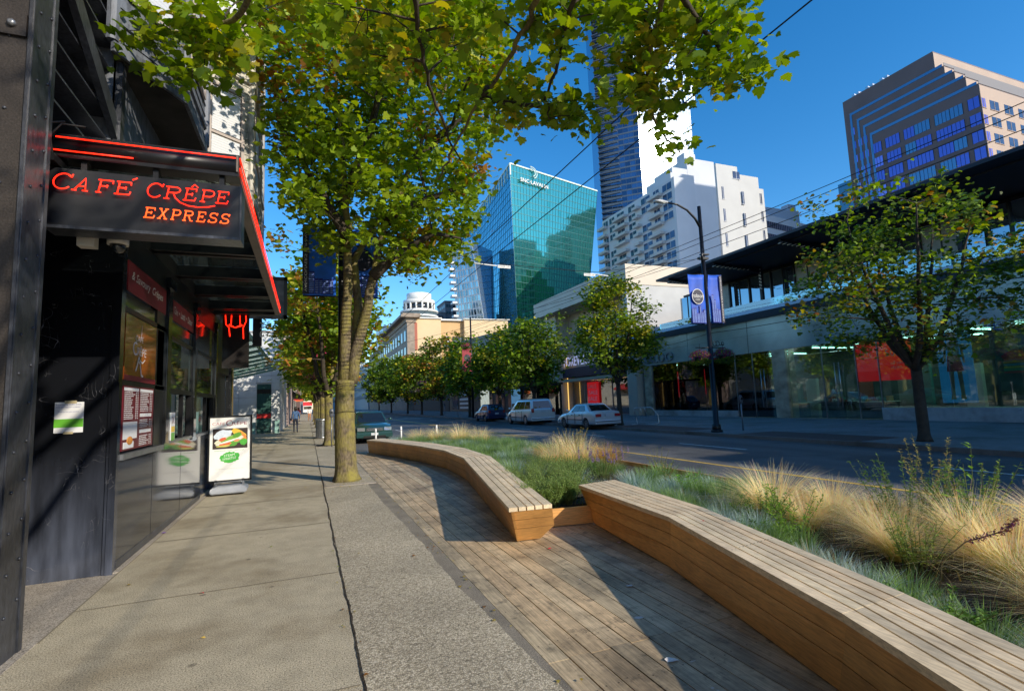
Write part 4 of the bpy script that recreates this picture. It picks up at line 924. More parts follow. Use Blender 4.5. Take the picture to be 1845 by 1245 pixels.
for i in range(10): G.add([(-1.95,19.5+i*2-.04,4.33),(-1.95,19.5+i*2+.04,4.33),(-5,19.5+i*2+.04,3.66),(-5,19.5+i*2-.04,3.66),(-1.95,19.5+i*2-.04,4.2),(-1.95,19.5+i*2+.04,4.2),(-5,19.5+i*2+.04,3.5),(-5,19.5+i*2-.04,3.5)],[(0,1,2,3),(7,6,5,4),(0,4,5,1),(2,6,7,3),(0,3,7,4),(1,5,6,2)],sm=False)
inv(CL,G).build('frame',mat('canopy_green_steel',(.25,.40,.36),.35,.3),cn)
# setback wall behind the canopy
G=MB(); G.box(-9,-5.0,15.6,40,0,6.2); sbk=thing('setback_shop','dim shop wall set back behind the green glass canopy','building',(-5,28,0)); inv((-5,28,0),G).build('wall',mat('setback_wall',(.35,.36,.36),.5,var=.2),sbk); G=MB()
for k in range(6): G.box(-5.0,-4.96,17+k*3.8,20+k*3.8,.4,3.2)
inv((-5,28,0),G).build('window',teal,sbk)
def simple_building(name,label,x0,x1,y0,y1,h,wm,gm,floors,wy,wx,ww,wh,sides=('x',),cornice=.4,z0=.0,base=4.0,cat='building',parapet=None,maxp=100,facing=1,cm=None,xpos=None):
    """box building with real recessed-looking windows: frame + pane, each its own part"""
    Lb=((x0+x1)/2,(y0+y1)/2,0); b=thing(name,label,cat,Lb)
    g=MB(); g.box(x0,x1,y0,y1,z0,h); inv(Lb,g).build('wall',wm,b)
    g=MB(); e=cornice; g.box(x0-e,x1+e,y0-e,y1+e,h,h+.35); g.box(x0-e*.5,x1+e*.5,y0-e*.5,y1+e*.5,h-.4,h-.002); inv(Lb,g).build('cornice',cm or wm,b)
    cnt=0; rest=MB(); fh=(h-base-.6)/max(1,floors)
    xf=x0 if facing<0 else x1; sx=-1 if facing<0 else 1
    if 'x' in sides:
        for f in range(floors):
            for k in range(int((y1-y0)/wy)):
                yy=y0+wy*(k+.5); zz=base+fh*(f+.5); g=MB(); a,bb=sorted((xf,xf+sx*.05)); g.box(a,bb,yy-ww/2,yy+ww/2,zz-wh/2,zz+wh/2)
                a,bb=sorted((xf+sx*.05,xf+sx*.09)); g.box(a,bb,yy-ww/2-.1,yy+ww/2+.1,zz-wh/2-.12,zz-wh/2,mi=1); g.box(a,bb,yy-.04,yy+.04,zz-wh/2,zz+wh/2,mi=1)
                if cnt<maxp: inv(Lb,g).build('window',[gm,wm],b); cnt+=1
                else: o=len(rest.v); rest.v+=g.v; rest.f+=[tuple(i+o for i in q) for q in g.f]; rest.c+=g.c; rest.m+=g.m; rest.smooth+=g.smooth
    if 'y' in sides:
        for f in range(floors):
            for k in range(int((x1-x0)/wx)):
                xx=x0+wx*(k+.5); zz=base+fh*(f+.5); g=MB(); g.box(xx-ww/2,xx+ww/2,y0-.05,y0,zz-wh/2,zz+wh/2); g.box(xx-ww/2-.1,xx+ww/2+.1,y0-.09,y0-.05,zz-wh/2-.12,zz-wh/2,mi=1); g.box(xx-.04,xx+.04,y0-.09,y0-.05,zz-wh/2,zz+wh/2,mi=1)
                if cnt<maxp: inv(Lb,g).build('window',[gm,wm],b); cnt+=1
                else: o=len(rest.v); rest.v+=g.v; rest.f+=[tuple(i+o for i in q) for q in g.f]; rest.c+=g.c; rest.m+=g.m; rest.smooth+=g.smooth
    if rest.f: inv(Lb,rest).build('window',[gm,wm],b)['kind']='stuff'
    return b,Lb
dkg=mat('dark_window',(.03,.04,.055),.08,.1,spec=.8)
simple_building('shop_building','pinkish shop building beyond the white tiled shop on the left',-12,-1.75,54.5,74,8.6,mat('pink_stucco',(.42,.32,.30),.8,var=.2),dkg,1,2.6,3,1.4,1.9,base=4.4)
simple_building('shop_building','cream shop building second beyond the tiled shop, left pavement',-12,-1.8,74.5,100,10,mat('cream_stucco',(.5,.46,.38),.8,var=.2),dkg,2,3,3,1.4,1.6)
simple_building('shop_building','brown brick block far down the left pavement',-14,-1.8,101,150,12,mat('far_brick',(.22,.13,.1),.8,var=.2),dkg,2,3.4,3,1.5,1.6)
simple_building('shop_building','grey block at the far end of the left side of the street',-16,-1.8,152,260,14,mat('far_grey',(.33,.34,.36),.8,var=.2),dkg,3,5,3,1.8,1.6)
simple_building('neighbour_building','dark building front on the left behind the viewer, next to the cafe column',-14,-2.65,-45,4.3,11,flat('neighbour_wall',(.10,.10,.11)),dkg,2,3.5,3,1.8,2.0,base=3.5,maxp=0)
# rounded dark awning + little awnings
aw2=thing('shop_awning','dark rounded metal awning jutting over the left pavement past the tiled shop','awning',(-1.7,56,0))
G=MB(); n=16
for z0_,z1_,r_ in ((3.95,4.15,2.2),(3.7,3.95,2.05)):
    pts=[(-1.75,56-2.3)]+[(-1.75+ (r_-.2)*math.cos(math.radians(-75+150*i/n)),56+2.3*math.sin(math.radians(-90+180*i/n))) for i in range(n+1)]+[(-1.75,56+2.3)]
    G.prism(pts,z0_,z1_)
inv((-1.7,56,0),G).build('awning_slab',M['black_metal'],aw2)
for (y,lab,mm) in ((70,'dark cloth awning next after the rounded one on the left pavement',flat('awning_black',(.02,.02,.025))),(80,'red cloth awning far along the left pavement',flat('awning_red',(.45,.03,.02))),(92,'orange awning farthest along the left pavement',flat('awning_orange',(.55,.12,.03)))):
    G=MB(); G.add([(-1.8,y,3.9),(-.5,y,3.1),(-.5,y+5,3.1),(-1.8,y+5,3.9),(-.5,y,2.8),(-.5,y+5,2.8),(-1.8,y,2.8)],[(0,1,2,3),(1,4,5,2),(0,6,4,1)],sm=False)
    tag(G.build('shop_awning',mm),lab,'awning')
# red truck at the very end
tk=thing('red_truck','small red and white truck at the far end of the left pavement','truck',(.1,165,0))
G=MB(); G.box(-1.3,1.3,0,6,1.2,3.6); G.build('cargo_box',flat('truck_red',(.55,.02,.03)),tk); G=MB(); G.box(-1.2,1.2,-1.6,0,.5,2.4); G.build('cab',M['white'],tk); G=MB(); G.box(-1.05,1.05,-1.63,-1.6,1.4,2.2); G.build('windscreen',M['carglass'],tk)
for x in (-1,1):
    G=MB(); G.tube([(x-.12,-.5,.45),(x+.12,-.5,.45)],.45,14); G.build('wheel',M['rubber'],tk)

# ------------------------------------------------------------------ small street furniture on the left
# parking meters
def meter(label,x,y,h=1.35):
    m=thing('parking_meter',label,'parking meter',(x,y,0)); G=MB(); G.tube([(0,0,0),(0,0,h-.28)],.03,10); G.build('post',M['chrome_dk'],m)
    G=MB(); G.lathe(0,0,[(.045,h-.30),(.085,h-.24),(.095,h-.08),(.08,h+.02),(.03,h+.06)],12); G.v=[(x_,y_*.6,z_) for x_,y_,z_ in G.v]; G.build('head',mat('meter_grey',(.10,.11,.13),.4) if 'meter_grey' not in bpy.data.materials else bpy.data.materials['meter_grey'],m)
    G=MB(); G.box(-.04,.04,-.062,-.056,h-.14,h-.05); G.build('display',M['carglass'],m); return m
meter('grey parking meter just left of the big mossy maple trunk',.93,22.7,1.5)
meter('parking meter on the far pavement right of the black street lamp',16.6,16.4,1.4)
meter('distant parking meter on the far pavement by the dark trees, left of the striped wall',15.6,62,1.5)
meter('distant parking meter near the striped shop wall across the road',15.6,56,1.6)
# bin
b=thing('litter_bin','slatted grey metal litter bin behind the left row of trees','litter bin',(.72,29.4,0))
G=MB(); 
for k in range(22):
    a=2*PI*k/22; G.obox((.30*math.cos(a),.30*math.sin(a),.08),(-math.sin(a),math.cos(a),0),(0,0,1),(math.cos(a),math.sin(a),0),-.03,.03,0,.86,-.006,.006)
G.build('slats',M['chrome'],b)
G=MB(); G.lathe(0,0,[(.25,.04),(.25,.85)],16); G.build('liner',M['black_matte'],b); G=MB(); G.lathe(0,0,[(.33,.94),(.33,1.0),(.27,1.05),(.2,1.05)],20); G.lathe(0,0,[(.32,.03),(.32,.08)],20); G.build('rim',M['chrome'],b)
# white bollards
for (x,y,lab) in ((2.45,20.6,'white marker post standing in front of the green car'),(3.55,21.4,'white marker post right of the green car by the planter tip'),(4.9,20.9,'white marker post among the far tips of the planter grass')):
    p=thing('marker_post',lab,'post',(x,y,-.13)); G=MB(); G.tube([(0,0,0),(0,0,.86)],.035,10); G.build('post',M['white'],p); G=MB(); G.tube([(0,0,.70),(0,0,.78)],.0365,10); G.build('reflector_band',flat('reflector',(.8,.8,.85),.2),p)

# ------------------------------------------------------------------ trees
R_=random.Random(21)
LEAF=[(0,0),(.16,.02),(.40,-.05),(.42,.13),(.60,.24),(.55,.40),(.42,.44),(.46,.64),(.26,.66),(.14,.90),(0,1.0),(-.14,.90),(-.26,.66),(-.46,.64),(-.42,.44),(-.55,.40),(-.60,.24),(-.42,.13),(-.40,-.05),(-.16,.02)]
LEAF_S=[(0,0),(.5,.1),(.38,.5),(0,1),(-.38,.5),(-.5,.1)]
def leaves(name,centres,per,rad,size,cols,seed,shape=LEAF_S,parent=None,flat_=.5,loc=(0,0,0),mix=None,droop=.35):
    rg=np.random.default_rng(seed); C=np.array(centres,float); n=len(C)*per
    idx=np.repeat(np.arange(len(C)),per)
    P=C[idx]+rg.normal(0,1,(n,3))*np.array([rad,rad,rad*.62])
    s=size*rg.uniform(.45,1.3,n)
    # leaf frame: normal mostly up, tip pointing outward and down
    nr=rg.normal(0,flat_,(n,3)); nr[:,2]+=1; nr/=np.linalg.norm(nr,axis=1)[:,None]
    t=rg.normal(0,1,(n,3)); t[:,2]-=droop; t-=nr*np.sum(t*nr,1)[:,None]; t/=np.linalg.norm(t,axis=1)[:,None]
    b=np.cross(nr,t); L2=np.array(shape); m=len(L2)
    curl=(L2[:,0]**2)*-.6+((L2[:,1]-.4)**2)*-.55
    V=P[:,None,:]+ (b[:,None,:]*L2[None,:,0,None]+t[:,None,:]*L2[None,:,1,None]+nr[:,None,:]*curl[None,:,None])*s[:,None,None]
    me=bpy.data.meshes.new(name); V=V.reshape(-1,3).astype(np.float32); me.vertices.add(len(V)); me.vertices.foreach_set('co',V.ravel())
    me.loops.add(n*m); me.loops.foreach_set('vertex_index',np.arange(n*m,dtype=np.int32)); me.polygons.add(n)
    me.polygons.foreach_set('loop_start',np.arange(0,n*m,m,dtype=np.int32)); me.polygons.foreach_set('loop_total',np.full(n,m,np.int32)); me.update(calc_edges=True)
    cc=np.array(cols)[rg.integers(0,len(cols),n)]
    if mix is not None: # (colours, probability per leaf by clump)
        mc=np.array(mix[0]); pc=rg.random(len(C))<mix[1]; sel=pc[idx]&(rg.random(n)<.75); cc[sel]=mc[rg.integers(0,len(mc),int(sel.sum()))]
    cc=cc*rg.uniform(.7,1.25,n)[:,None]*rg.uniform(.75,1.15,len(C))[idx][:,None]
    a=me.color_attributes.new('Col','FLOAT_COLOR','CORNER'); c4=np.ones((n,4),np.float32); c4[:,:3]=cc; a.data.foreach_set('color',np.repeat(c4,m,axis=0).ravel())
    me.materials.append(M['leaf']); o=bpy.data.objects.new(name,me); COL.objects.link(o)
    if parent: o.parent=parent
    o.location=loc; return o
GREEN=[(.22,.33,.02),(.28,.40,.025),(.15,.25,.018),(.36,.45,.03),(.24,.35,.018)]
YEL=[(.46,.45,.04),(.52,.44,.04),(.38,.42,.04)]
RUST=[(.42,.20,.04),(.36,.14,.03),(.46,.30,.04),(.34,.22,.05)]
DARKG=[(.08,.14,.02),(.11,.18,.024),(.07,.12,.02),(.14,.20,.03)]
def bezier(p,q,r,n=6): return [p*(1-t)**2+q*2*t*(1-t)+r*t*t for t in [i/n for i in range(n+1)]]
def tree(name,label,loc,trunk,forks,centres,per,lrad,lsize,cols,mixc,seed,r0=.23,shape=LEAF_S,bark='bark',group=None,twr=.010,cat='tree',flare=1.25,trunkmb=None,flat_=.5,limb_r=None):
    """trunk: points; forks: list of limb polylines; centres: leaf clump centres, joined to nearest limb point"""
    t=thing(name,label,cat,loc,0,group); R=random.Random(seed); T=MB()
    n=len(trunk); rr=[r0*flare]+[r0*(1-.18*i/(n-1)) for i in range(1,n)]; tp=[];tr=[]
    for i in range(n-1):
        for k in range(5): q=k/5; tp.append(Vector(trunk[i]).lerp(Vector(trunk[i+1]),q)); tr.append(rr[i]*(1-q)**(2 if i==0 else 1)+rr[i+1]*(1-(1-q)**(2 if i==0 else 1)))
    tp.append(Vector(trunk[-1])); tr.append(rr[-1]); T.tube(tp,tr,22); base=Vector(trunk[0])
    for j,(x_,y_,z_) in enumerate(T.v):
        a_=math.atan2(y_,x_); w_=1+.055*noise.noise(Vector((math.cos(a_)*1.3+seed,math.sin(a_)*1.3,z_*1.1)))+.03*noise.noise(Vector((math.cos(a_)*4,math.sin(a_)*4+seed,z_*3)))+max(0,.3-z_)*.5*max(0,math.cos(a_*5+seed))
        T.v[j]=(x_*w_,y_*w_,z_)
    B=MB(); pts=[]
    for li,f in enumerate(forks):
        f=[Vector(p) for p in f]; sm=[]
        for i in range(len(f)-1):
            for k in range(4): sm.append(f[i].lerp(f[i+1],k/4)+Vector((R.uniform(-.03,.03),R.uniform(-.03,.03),0)))
        sm.append(f[-1]); L0=(limb_r or r0*.62); rad=[L0*(1-.9*i/(len(sm)-1))+.006 for i in range(len(sm))]
        (T if li<3 else B).tube(sm,rad,10 if li<3 else 7); pts+= [(p,rad[i]) for i,p in enumerate(sm) if i>2]
    for c in centres:
        c=Vector(c); best=min(pts,key=lambda q:(q[0]-c).length+max(0,q[0].z-c.z)*.8)
        p=best[0]; mid=(p+c)/2+Vector((R.uniform(-.1,.1),R.uniform(-.1,.1),R.uniform(0,.2)*(c-p).length*.5)); e=c+(c-p)*.12
        L_=(c-p).length; w=min(best[1]*.7,twr+.012*L_); k=5; bz=bezier(p,mid,e,k)
        B.tube(bz,[w*(1-.8*i/k)+.002 for i in range(k+1)],5,False)
        if L_>.8: pts.append((mid,w*.6))
    T.build('trunk',M[bark],t); B.build('branches',M['bark_dark'],t)
    leaves('crown',centres,per,lrad,lsize,cols,seed,shape,t,mix=mixc,flat_=flat_)
    return t
def ell(R,c,rx,ry,rz,n,shell=.55,cut=None):
    out=[]
    while len(out)<n:
        d=Vector((R.gauss(0,1),R.gauss(0,1),R.gauss(0,1))).normalized(); q=(R.uniform(shell**3,1))**(1/3); p=Vector((c[0]+d.x*rx*q,c[1]+d.y*ry*q,c[2]+d.z*rz*q))
        if cut and not cut(p): continue
        out.append(tuple(p))
    return out
# --- the main maple
MAIN=[(3.63,13.55,7.56),(0.70,13.82,8.04),(0.95,10.89,5.16),(3.06,11.85,9.27),(4.11,11.61,8.23),(0.70,11.52,11.51),(2.25,10.73,6.82),(-0.16,13.22,9.12),(0.76,11.04,8.43),(3.79,11.02,11.29),(3.45,11.97,9.14),(0.33,10.01,9.46),(0.32,12.57,7.07),(3.07,13.78,5.74),(0.83,12.71,8.79),(3.88,13.24,6.27),(2.59,10.93,9.93),(-0.12,10.72,6.64),(3.06,8.61,8.11),(3.25,10.34,6.12),(3.83,12.29,6.44),(0.26,8.66,8.86),(1.42,12.79,7.27),(0.07,10.55,5.67),(1.76,8.46,8.45),(-0.09,11.25,5.94),(0.80,12.17,8.00),(2.90,11.64,5.55),(2.02,9.17,9.40),(0.83,13.89,7.75),(0.82,9.70,8.94),(1.30,9.42,7.76),(4.33,12.89,8.37),(4.29,12.97,7.68),(-0.46,9.39,8.75),(1.49,12.66,6.14),(3.71,10.76,9.25),(0.19,11.09,6.91),(1.99,11.52,5.67),(-0.35,14.41,7.27),(1.07,12.35,8.36),(3.34,9.32,7.14),(0.47,10.18,10.01),(-0.58,10.88,7.39),(2.30,12.21,10.65),(1.60,11.85,5.73),(3.12,11.93,11.29),(2.56,8.80,7.95),(0.00,12.18,6.77),(1.46,9.04,9.08),(3.28,10.18,8.22),(3.31,11.94,6.50),(0.25,11.05,10.45),(3.83,14.09,6.52),(1.93,13.35,9.50),(-0.67,11.55,8.78),(2.01,10.27,6.97),(1.50,9.99,9.53),(-0.18,11.67,9.34),(0.96,10.40,9.75),(2.31,9.75,8.74),(1.10,10.11,6.23),(2.71,11.17,11.65),(0.29,13.65,7.06),(-0.46,11.21,10.80),(1.07,10.56,8.52),(0.90,10.30,9.91),(3.35,10.70,11.08),(-0.35,12.13,7.44),(3.09,10.27,10.95),(3.39,10.12,11.09),(0.47,14.47,7.67),(2.04,14.69,5.88),(-0.88,10.31,9.40),(2.35,14.01,6.21),(0.65,10.42,9.11),(0.99,9.27,8.32),(2.12,11.39,11.33),(-0.51,12.54,9.33),(1.98,12.84,9.55),(1.55,10.20,8.97),(0.37,11.79,7.32),(2.03,13.45,8.22),(2.84,11.19,9.87),(0.63,11.45,7.27),(0.05,12.43,7.75),(1.23,12.02,8.92),(1.64,11.33,7.60),(4.01,13.43,7.63),(-0.05,10.44,9.95),(-0.29,11.39,9.57),(1.27,9.85,9.45),(0.84,11.40,9.11),(1.91,11.07,8.36),(1.97,9.79,7.51),(2.82,12.38,9.75),(-0.40,11.01,7.38),(2.70,12.88,6.70),(1.14,10.36,6.74),(1.97,11.72,10.45),(-0.36,13.92,7.99),(0.52,12.41,9.08),(-0.22,11.28,10.79),(2.79,8.42,9.16),(3.80,10.48,10.52),(4.67,12.73,9.54),(2.50,13.30,5.69),(1.75,10.35,5.85),(1.17,11.81,8.37),(3.76,11.19,8.59),(1.86,12.33,7.48),(1.11,12.33,10.33),(0.02,10.92,8.22),(0.29,11.83,10.10),(2.32,10.32,5.77),(0.09,10.44,7.07),(2.85,9.14,9.29),(2.76,9.61,8.98),(3.73,12.52,8.74),(4.29,12.20,10.06),(-0.78,12.11,8.62),(3.61,9.67,9.00),(-0.10,10.70,9.56),(1.81,13.24,9.87),(1.53,11.19,6.00),(3.08,8.16,9.44),(2.47,11.52,8.25),(2.41,11.47,9.57),(1.14,12.75,8.26),(0.64,13.82,7.29),(0.94,10.89,6.38),(2.86,13.27,8.68),(-0.97,11.64,9.41),(3.61,13.55,8.26),(1.18,10.78,8.93),(2.69,12.89,6.91),(3.35,11.04,11.16),(1.53,9.45,8.19),(2.01,9.93,9.32),(1.61,9.48,8.96),(-0.79,12.62,9.62),(3.16,11.30,10.85),(-0.01,9.49,8.05),(3.89,12.25,10.20),(2.78,11.26,7.93),(2.38,13.62,8.94),(0.05,12.61,11.11),(2.79,11.51,7.55),(-1.11,12.11,10.12),(0.34,11.93,7.58),(0.15,12.04,8.28),(2.85,9.75,9.80),(1.69,13.16,8.11),(2.66,11.58,7.21),(2.52,9.91,9.45),(1.16,14.36,7.67),(1.11,14.84,6.84),(2.35,13.07,9.92),(2.87,12.08,6.70),(3.36,14.44,6.28),(2.33,9.78,10.08),(2.67,10.86,9.10),(1.14,10.99,6.16),(3.35,14.39,7.12),(2.18,13.89,8.75),(3.63,12.21,6.15),(0.50,13.14,6.64),(1.83,10.93,4.94),(-0.87,10.08,8.99),(1.75,11.58,5.85),(0.35,9.04,8.31),(2.20,11.71,9.44),(3.56,11.18,10.51),(3.18,10.86,6.66),(0.83,12.12,10.91),(2.28,12.15,6.65),(2.53,11.59,5.68),(0.68,13.22,6.85),(3.04,8.86,8.99),(3.24,11.01,11.98),(0.32,9.68,7.08),(0.29,9.51,7.73),(1.70,13.96,7.32),(-0.51,12.82,9.70),(3.62,9.27,9.03),(-0.15,9.77,8.29),(4.36,11.84,9.87),(3.15,9.50,6.30),(2.11,13.39,8.92),(0.62,12.33,8.13),(0.22,9.68,8.96),(3.35,10.54,7.76),(-0.29,10.68,7.64),(-0.72,11.31,10.21),(1.58,10.83,9.23),(1.93,11.11,7.00),(1.69,8.27,9.14),(2.46,12.77,8.86),(-0.15,10.96,6.14),(-0.34,10.31,9.44),(3.03,10.41,6.90),(-0.68,9.83,9.44),(-0.53,11.02,6.61),(1.28,9.86,8.35),(3.54,10.96,8.97),(0.52,9.90,9.19),(0.52,12.93,10.19),(1.21,9.88,6.85),(2.90,9.80,7.96),(1.32,9.99,9.32),(0.82,10.26,6.67),(1.34,11.66,9.02),(-0.79,8.79,8.57),(2.06,11.89,6.86),(2.54,9.36,8.51),(3.28,11.45,5.18),(2.35,11.47,4.74),(3.65,12.47,6.10),(2.38,12.36,5.59),(2.33,12.77,5.47),(2.10,11.85,4.91),(2.98,12.13,5.44),(2.38,12.61,4.93),(2.54,12.74,5.47),(3.08,11.42,5.09),(0.31,12.82,5.85),(0.32,13.32,6.29),(0.41,13.73,5.94),(0.64,12.82,6.08),(0.53,12.15,5.22),(0.54,11.95,5.35)]
MLIMB=[[(0.79,12.16,2.14),(0.83,12.08,3.77),(0.86,11.92,5.27),(0.79,11.83,6.68),(0.64,11.69,8.31),(0.52,11.52,10.06)],[(0.91,12.15,2.13),(1.12,12.03,3.26),(1.39,11.87,4.52),(1.67,11.75,5.82),(2.24,11.55,7.14),(2.87,11.29,8.62),(3.38,11.00,10.10)],[(0.87,12.26,2.14),(1.09,12.35,3.82),(1.05,12.49,5.05),(1.72,12.51,6.37),(1.87,12.45,8.38)],[(0.86,11.88,5.39),(0.35,11.82,6.23),(-0.12,11.80,7.06),(-0.51,11.74,7.62)],[(1.67,11.75,5.82),(2.18,11.34,6.11),(2.87,10.99,6.32),(3.46,10.72,6.54)],[(1.39,11.87,4.52),(1.94,11.54,5.05),(2.64,11.17,5.44),(3.28,11.13,5.36)],[(0.82,11.83,6.42),(1.19,11.16,7.33),(1.48,10.55,8.32),(1.55,10.11,9.29)],[(2.24,11.55,7.14),(2.97,11.21,7.91),(3.70,10.86,8.53)]]
mx,my=.80,12.05
rl=lambda L_,o:[(p[0]-o[0],p[1]-o[1],p[2]) for p in L_]
R=random.Random(5)
cen=rl(MAIN,(mx,my)); ml=[rl(l,(mx,my)) for l in MLIMB]
cen+=[(p[0]+R.gauss(0,.3),p[1]+R.uniform(.3,1.6),p[2]+R.gauss(0,.3)) for p in R.sample(cen,40) if p[2]>5.5]
tree('maple_tree','big mossy maple with forked trunk wrapped in light cords, beside the deck',(mx,my,0),
  [(0,0,0),(-.01,0,.35),(-.03,0,1.2),(-.03,0,1.75),(-.01,.02,2.18)],ml,
  cen,80,.25,.13,GREEN,(YEL+RUST,.26),31,r0=.235,shape=LEAF,limb_r=.13)
# cords of lights wound round the trunk
G=MB(); R=random.Random(6)
def helix(p0,p1,r0,r1,turns,n=14):
    pts=[]; N_=int(turns*n)
    for i in range(N_+1):
        t=i/N_; a=2*PI*turns*t; c=p0.lerp(p1,t); rr=r0+(r1-r0)*t; pts.append(c+Vector((rr*math.cos(a),rr*math.sin(a),.012*math.sin(a*3))))
    return pts
def wrap(P,rad,turns0,n=12,pitch=.085):
    P=[Vector(p) for p in P]; pts=[]; seg=[]
    L_=0
    for a_,b_ in zip(P,P[1:]): seg.append((L_,a_,b_)); L_+=(b_-a_).length
    N_=int(L_/pitch*n)
    for i in range(N_+1):
        q=L_*i/N_; s=[x for x in seg if x[0]<=q+1e-9][-1]; dd=(s[2]-s[1]).normalized(); c=s[1]+dd*(q-s[0]); u=dd.orthogonal().normalized(); v_=dd.cross(u); an=2*PI*i/n; rr=rad[0]+(rad[1]-rad[0])*q/L_
        pts.append(c+(u*math.cos(an)+v_*math.sin(an))*rr)
    return pts
G.tube(wrap(MLIMB[0][:3],(.137,.118),0),.005,4,False); G.tube(wrap(MLIMB[1][:4],(.137,.095),0),.005,4,False)
mt=Vector((.80,12.05,0))
G.tube(helix(mt+Vector((-.03,0,1.95)),mt+Vector((-.02,0,2.12)),.24,.24,3),.006,4,False); G.tube(helix(mt+Vector((-.03,0,1.45)),mt+Vector((-.03,0,1.52)),.238,.238,1.1),.005,4,False)
tag(G.build('light_cord',M['black_matte']),'dark cord of unlit string lights wound around the forked maple limbs','light string')
# --- overhead maple whose limbs reach over the picture from behind the viewer
OVER=[(-2.00,6.40,5.78),(-0.76,5.93,5.37),(-1.13,5.66,5.58),(-1.14,6.55,5.73),(-0.65,5.97,6.14),(-0.94,5.77,5.48),(-0.64,6.49,5.99),(-0.69,6.00,5.70),(-1.04,5.72,5.49),(-1.06,6.01,5.86),(-1.40,6.49,6.06),(-1.62,5.72,5.37),(-1.45,6.00,5.28),(-1.12,5.86,5.10),(-0.81,5.88,5.47),(-1.04,6.73,5.69),(-1.06,6.02,5.31),(-1.91,6.44,5.86),(-0.78,5.81,5.69),(-1.26,5.52,5.50),(-0.21,6.35,6.60),(0.02,6.01,6.55),(-0.05,6.66,6.45),(0.85,5.88,6.43),(1.66,5.32,5.92),(0.27,5.73,6.16),(2.17,6.26,6.54),(1.47,5.46,5.98),(0.54,6.69,6.45),(1.36,6.25,6.14),(1.31,5.84,6.00),(1.25,5.37,6.34),(1.38,6.39,6.55),(1.84,5.06,6.08),(2.15,5.95,7.13),(1.04,5.93,5.77),(1.49,6.39,6.89),(0.88,5.28,6.20),(1.28,6.51,6.72),(1.16,5.68,6.48),(1.78,5.70,6.73),(0.61,6.11,5.91),(0.26,6.84,6.71),(-0.11,6.23,6.60),(1.95,5.76,6.31),(0.15,6.58,6.72),(0.70,5.91,5.78),(1.76,5.25,6.26),(0.92,6.09,6.50),(1.11,6.36,6.57),(2.38,4.74,6.09),(2.80,4.94,6.13),(2.61,4.90,5.85),(2.84,5.02,5.85),(2.48,4.64,5.99),(2.39,5.00,5.89),(2.25,4.78,5.91),(2.72,4.91,5.61),(2.58,5.00,6.01),(2.82,4.76,6.19),(3.20,5.98,5.49),(2.58,6.09,5.79),(2.88,6.17,5.83),(2.26,6.07,5.83),(3.10,5.73,5.44),(2.56,6.30,6.14),(3.61,5.83,5.33),(2.53,5.68,5.72),(3.27,5.50,5.21),(3.31,5.83,5.48),(2.75,6.32,5.47),(2.84,5.61,5.41),(3.14,5.38,5.34),(2.64,5.90,5.64),(2.56,6.05,5.57),(2.81,6.38,5.72),(2.39,6.20,5.49),(2.20,5.86,5.45),(3.87,4.83,5.78),(4.70,4.23,5.74),(3.63,4.12,5.65),(4.31,5.09,5.50),(3.82,4.75,5.21),(3.80,4.10,5.96),(3.30,4.42,5.96),(4.45,3.98,5.11),(4.20,5.12,5.89),(3.71,5.00,6.18),(3.99,5.03,5.53),(4.63,4.17,5.93),(4.57,4.75,5.93),(4.24,3.81,5.70),(3.62,5.03,5.65),(4.32,4.65,5.81),(3.14,4.59,5.92),(3.63,4.75,5.27),(4.34,5.28,5.43),(3.88,5.17,6.10),(3.33,4.32,6.01),(4.45,3.88,5.05),(3.92,4.94,5.14),(3.53,4.87,5.75),(3.52,4.79,6.44),(4.21,4.08,5.29),(3.79,5.14,5.46),(3.71,4.67,5.53),(4.09,4.15,5.79),(4.76,4.80,5.60),(4.16,4.61,6.27),(4.27,4.39,6.27),(3.57,4.49,6.15),(4.13,4.62,5.92),(4.87,4.26,5.83),(3.06,4.53,6.16),(3.91,4.28,5.34),(4.40,4.55,5.44),(4.17,4.07,5.97),(4.35,4.13,5.54),(3.40,4.82,5.13),(4.53,4.34,5.27),(4.17,4.48,5.91),(4.66,4.02,5.27),(3.67,4.55,5.69),(3.74,4.57,5.95),(4.55,4.56,5.91),(3.87,5.03,6.24),(3.85,4.50,5.85),(4.23,4.94,5.15),(4.33,4.94,4.73),(3.63,4.51,6.05)]
OLIMB={'bigbranch':[(2.16,4.12,5.69),(2.33,4.88,5.89),(2.28,5.30,5.74),(2.12,5.77,5.54),(1.97,6.20,5.34),(1.85,6.64,5.03),(1.73,6.92,4.77)],'b2':[(2.62,4.31,5.86),(2.73,4.72,5.82),(2.79,5.13,5.64),(2.83,5.56,5.40),(2.94,5.73,5.25)],'b3':[(1.05,5.21,6.15),(1.30,5.86,5.93),(1.49,6.27,5.63),(1.84,6.64,5.27),(2.04,6.81,5.05)],'e1':[(3.36,3.74,5.72),(3.62,4.40,5.67),(3.80,4.78,5.41),(4.13,5.11,5.00),(4.51,5.12,4.73)],'e2':[(3.36,3.74,5.72),(4.00,4.07,5.65),(4.41,4.20,5.44),(4.74,4.23,5.19)],'a1':[(-0.43,5.05,5.67),(-0.73,5.66,5.65),(-1.19,5.97,5.63),(-1.68,6.14,5.57),(-1.98,6.21,5.51)],'d1':[(2.08,5.88,5.48),(2.65,5.95,5.51),(3.11,5.86,5.51),(3.61,5.88,5.24)]}
R=random.Random(12); tl=(1.05,-1.6,0)
cl=rl(OVER,tl)+ell(R,(0,-1.6,7.6),3.0,2.0,1.5,36,.3)
O_={k:rl(v,tl) for k,v in OLIMB.items()}
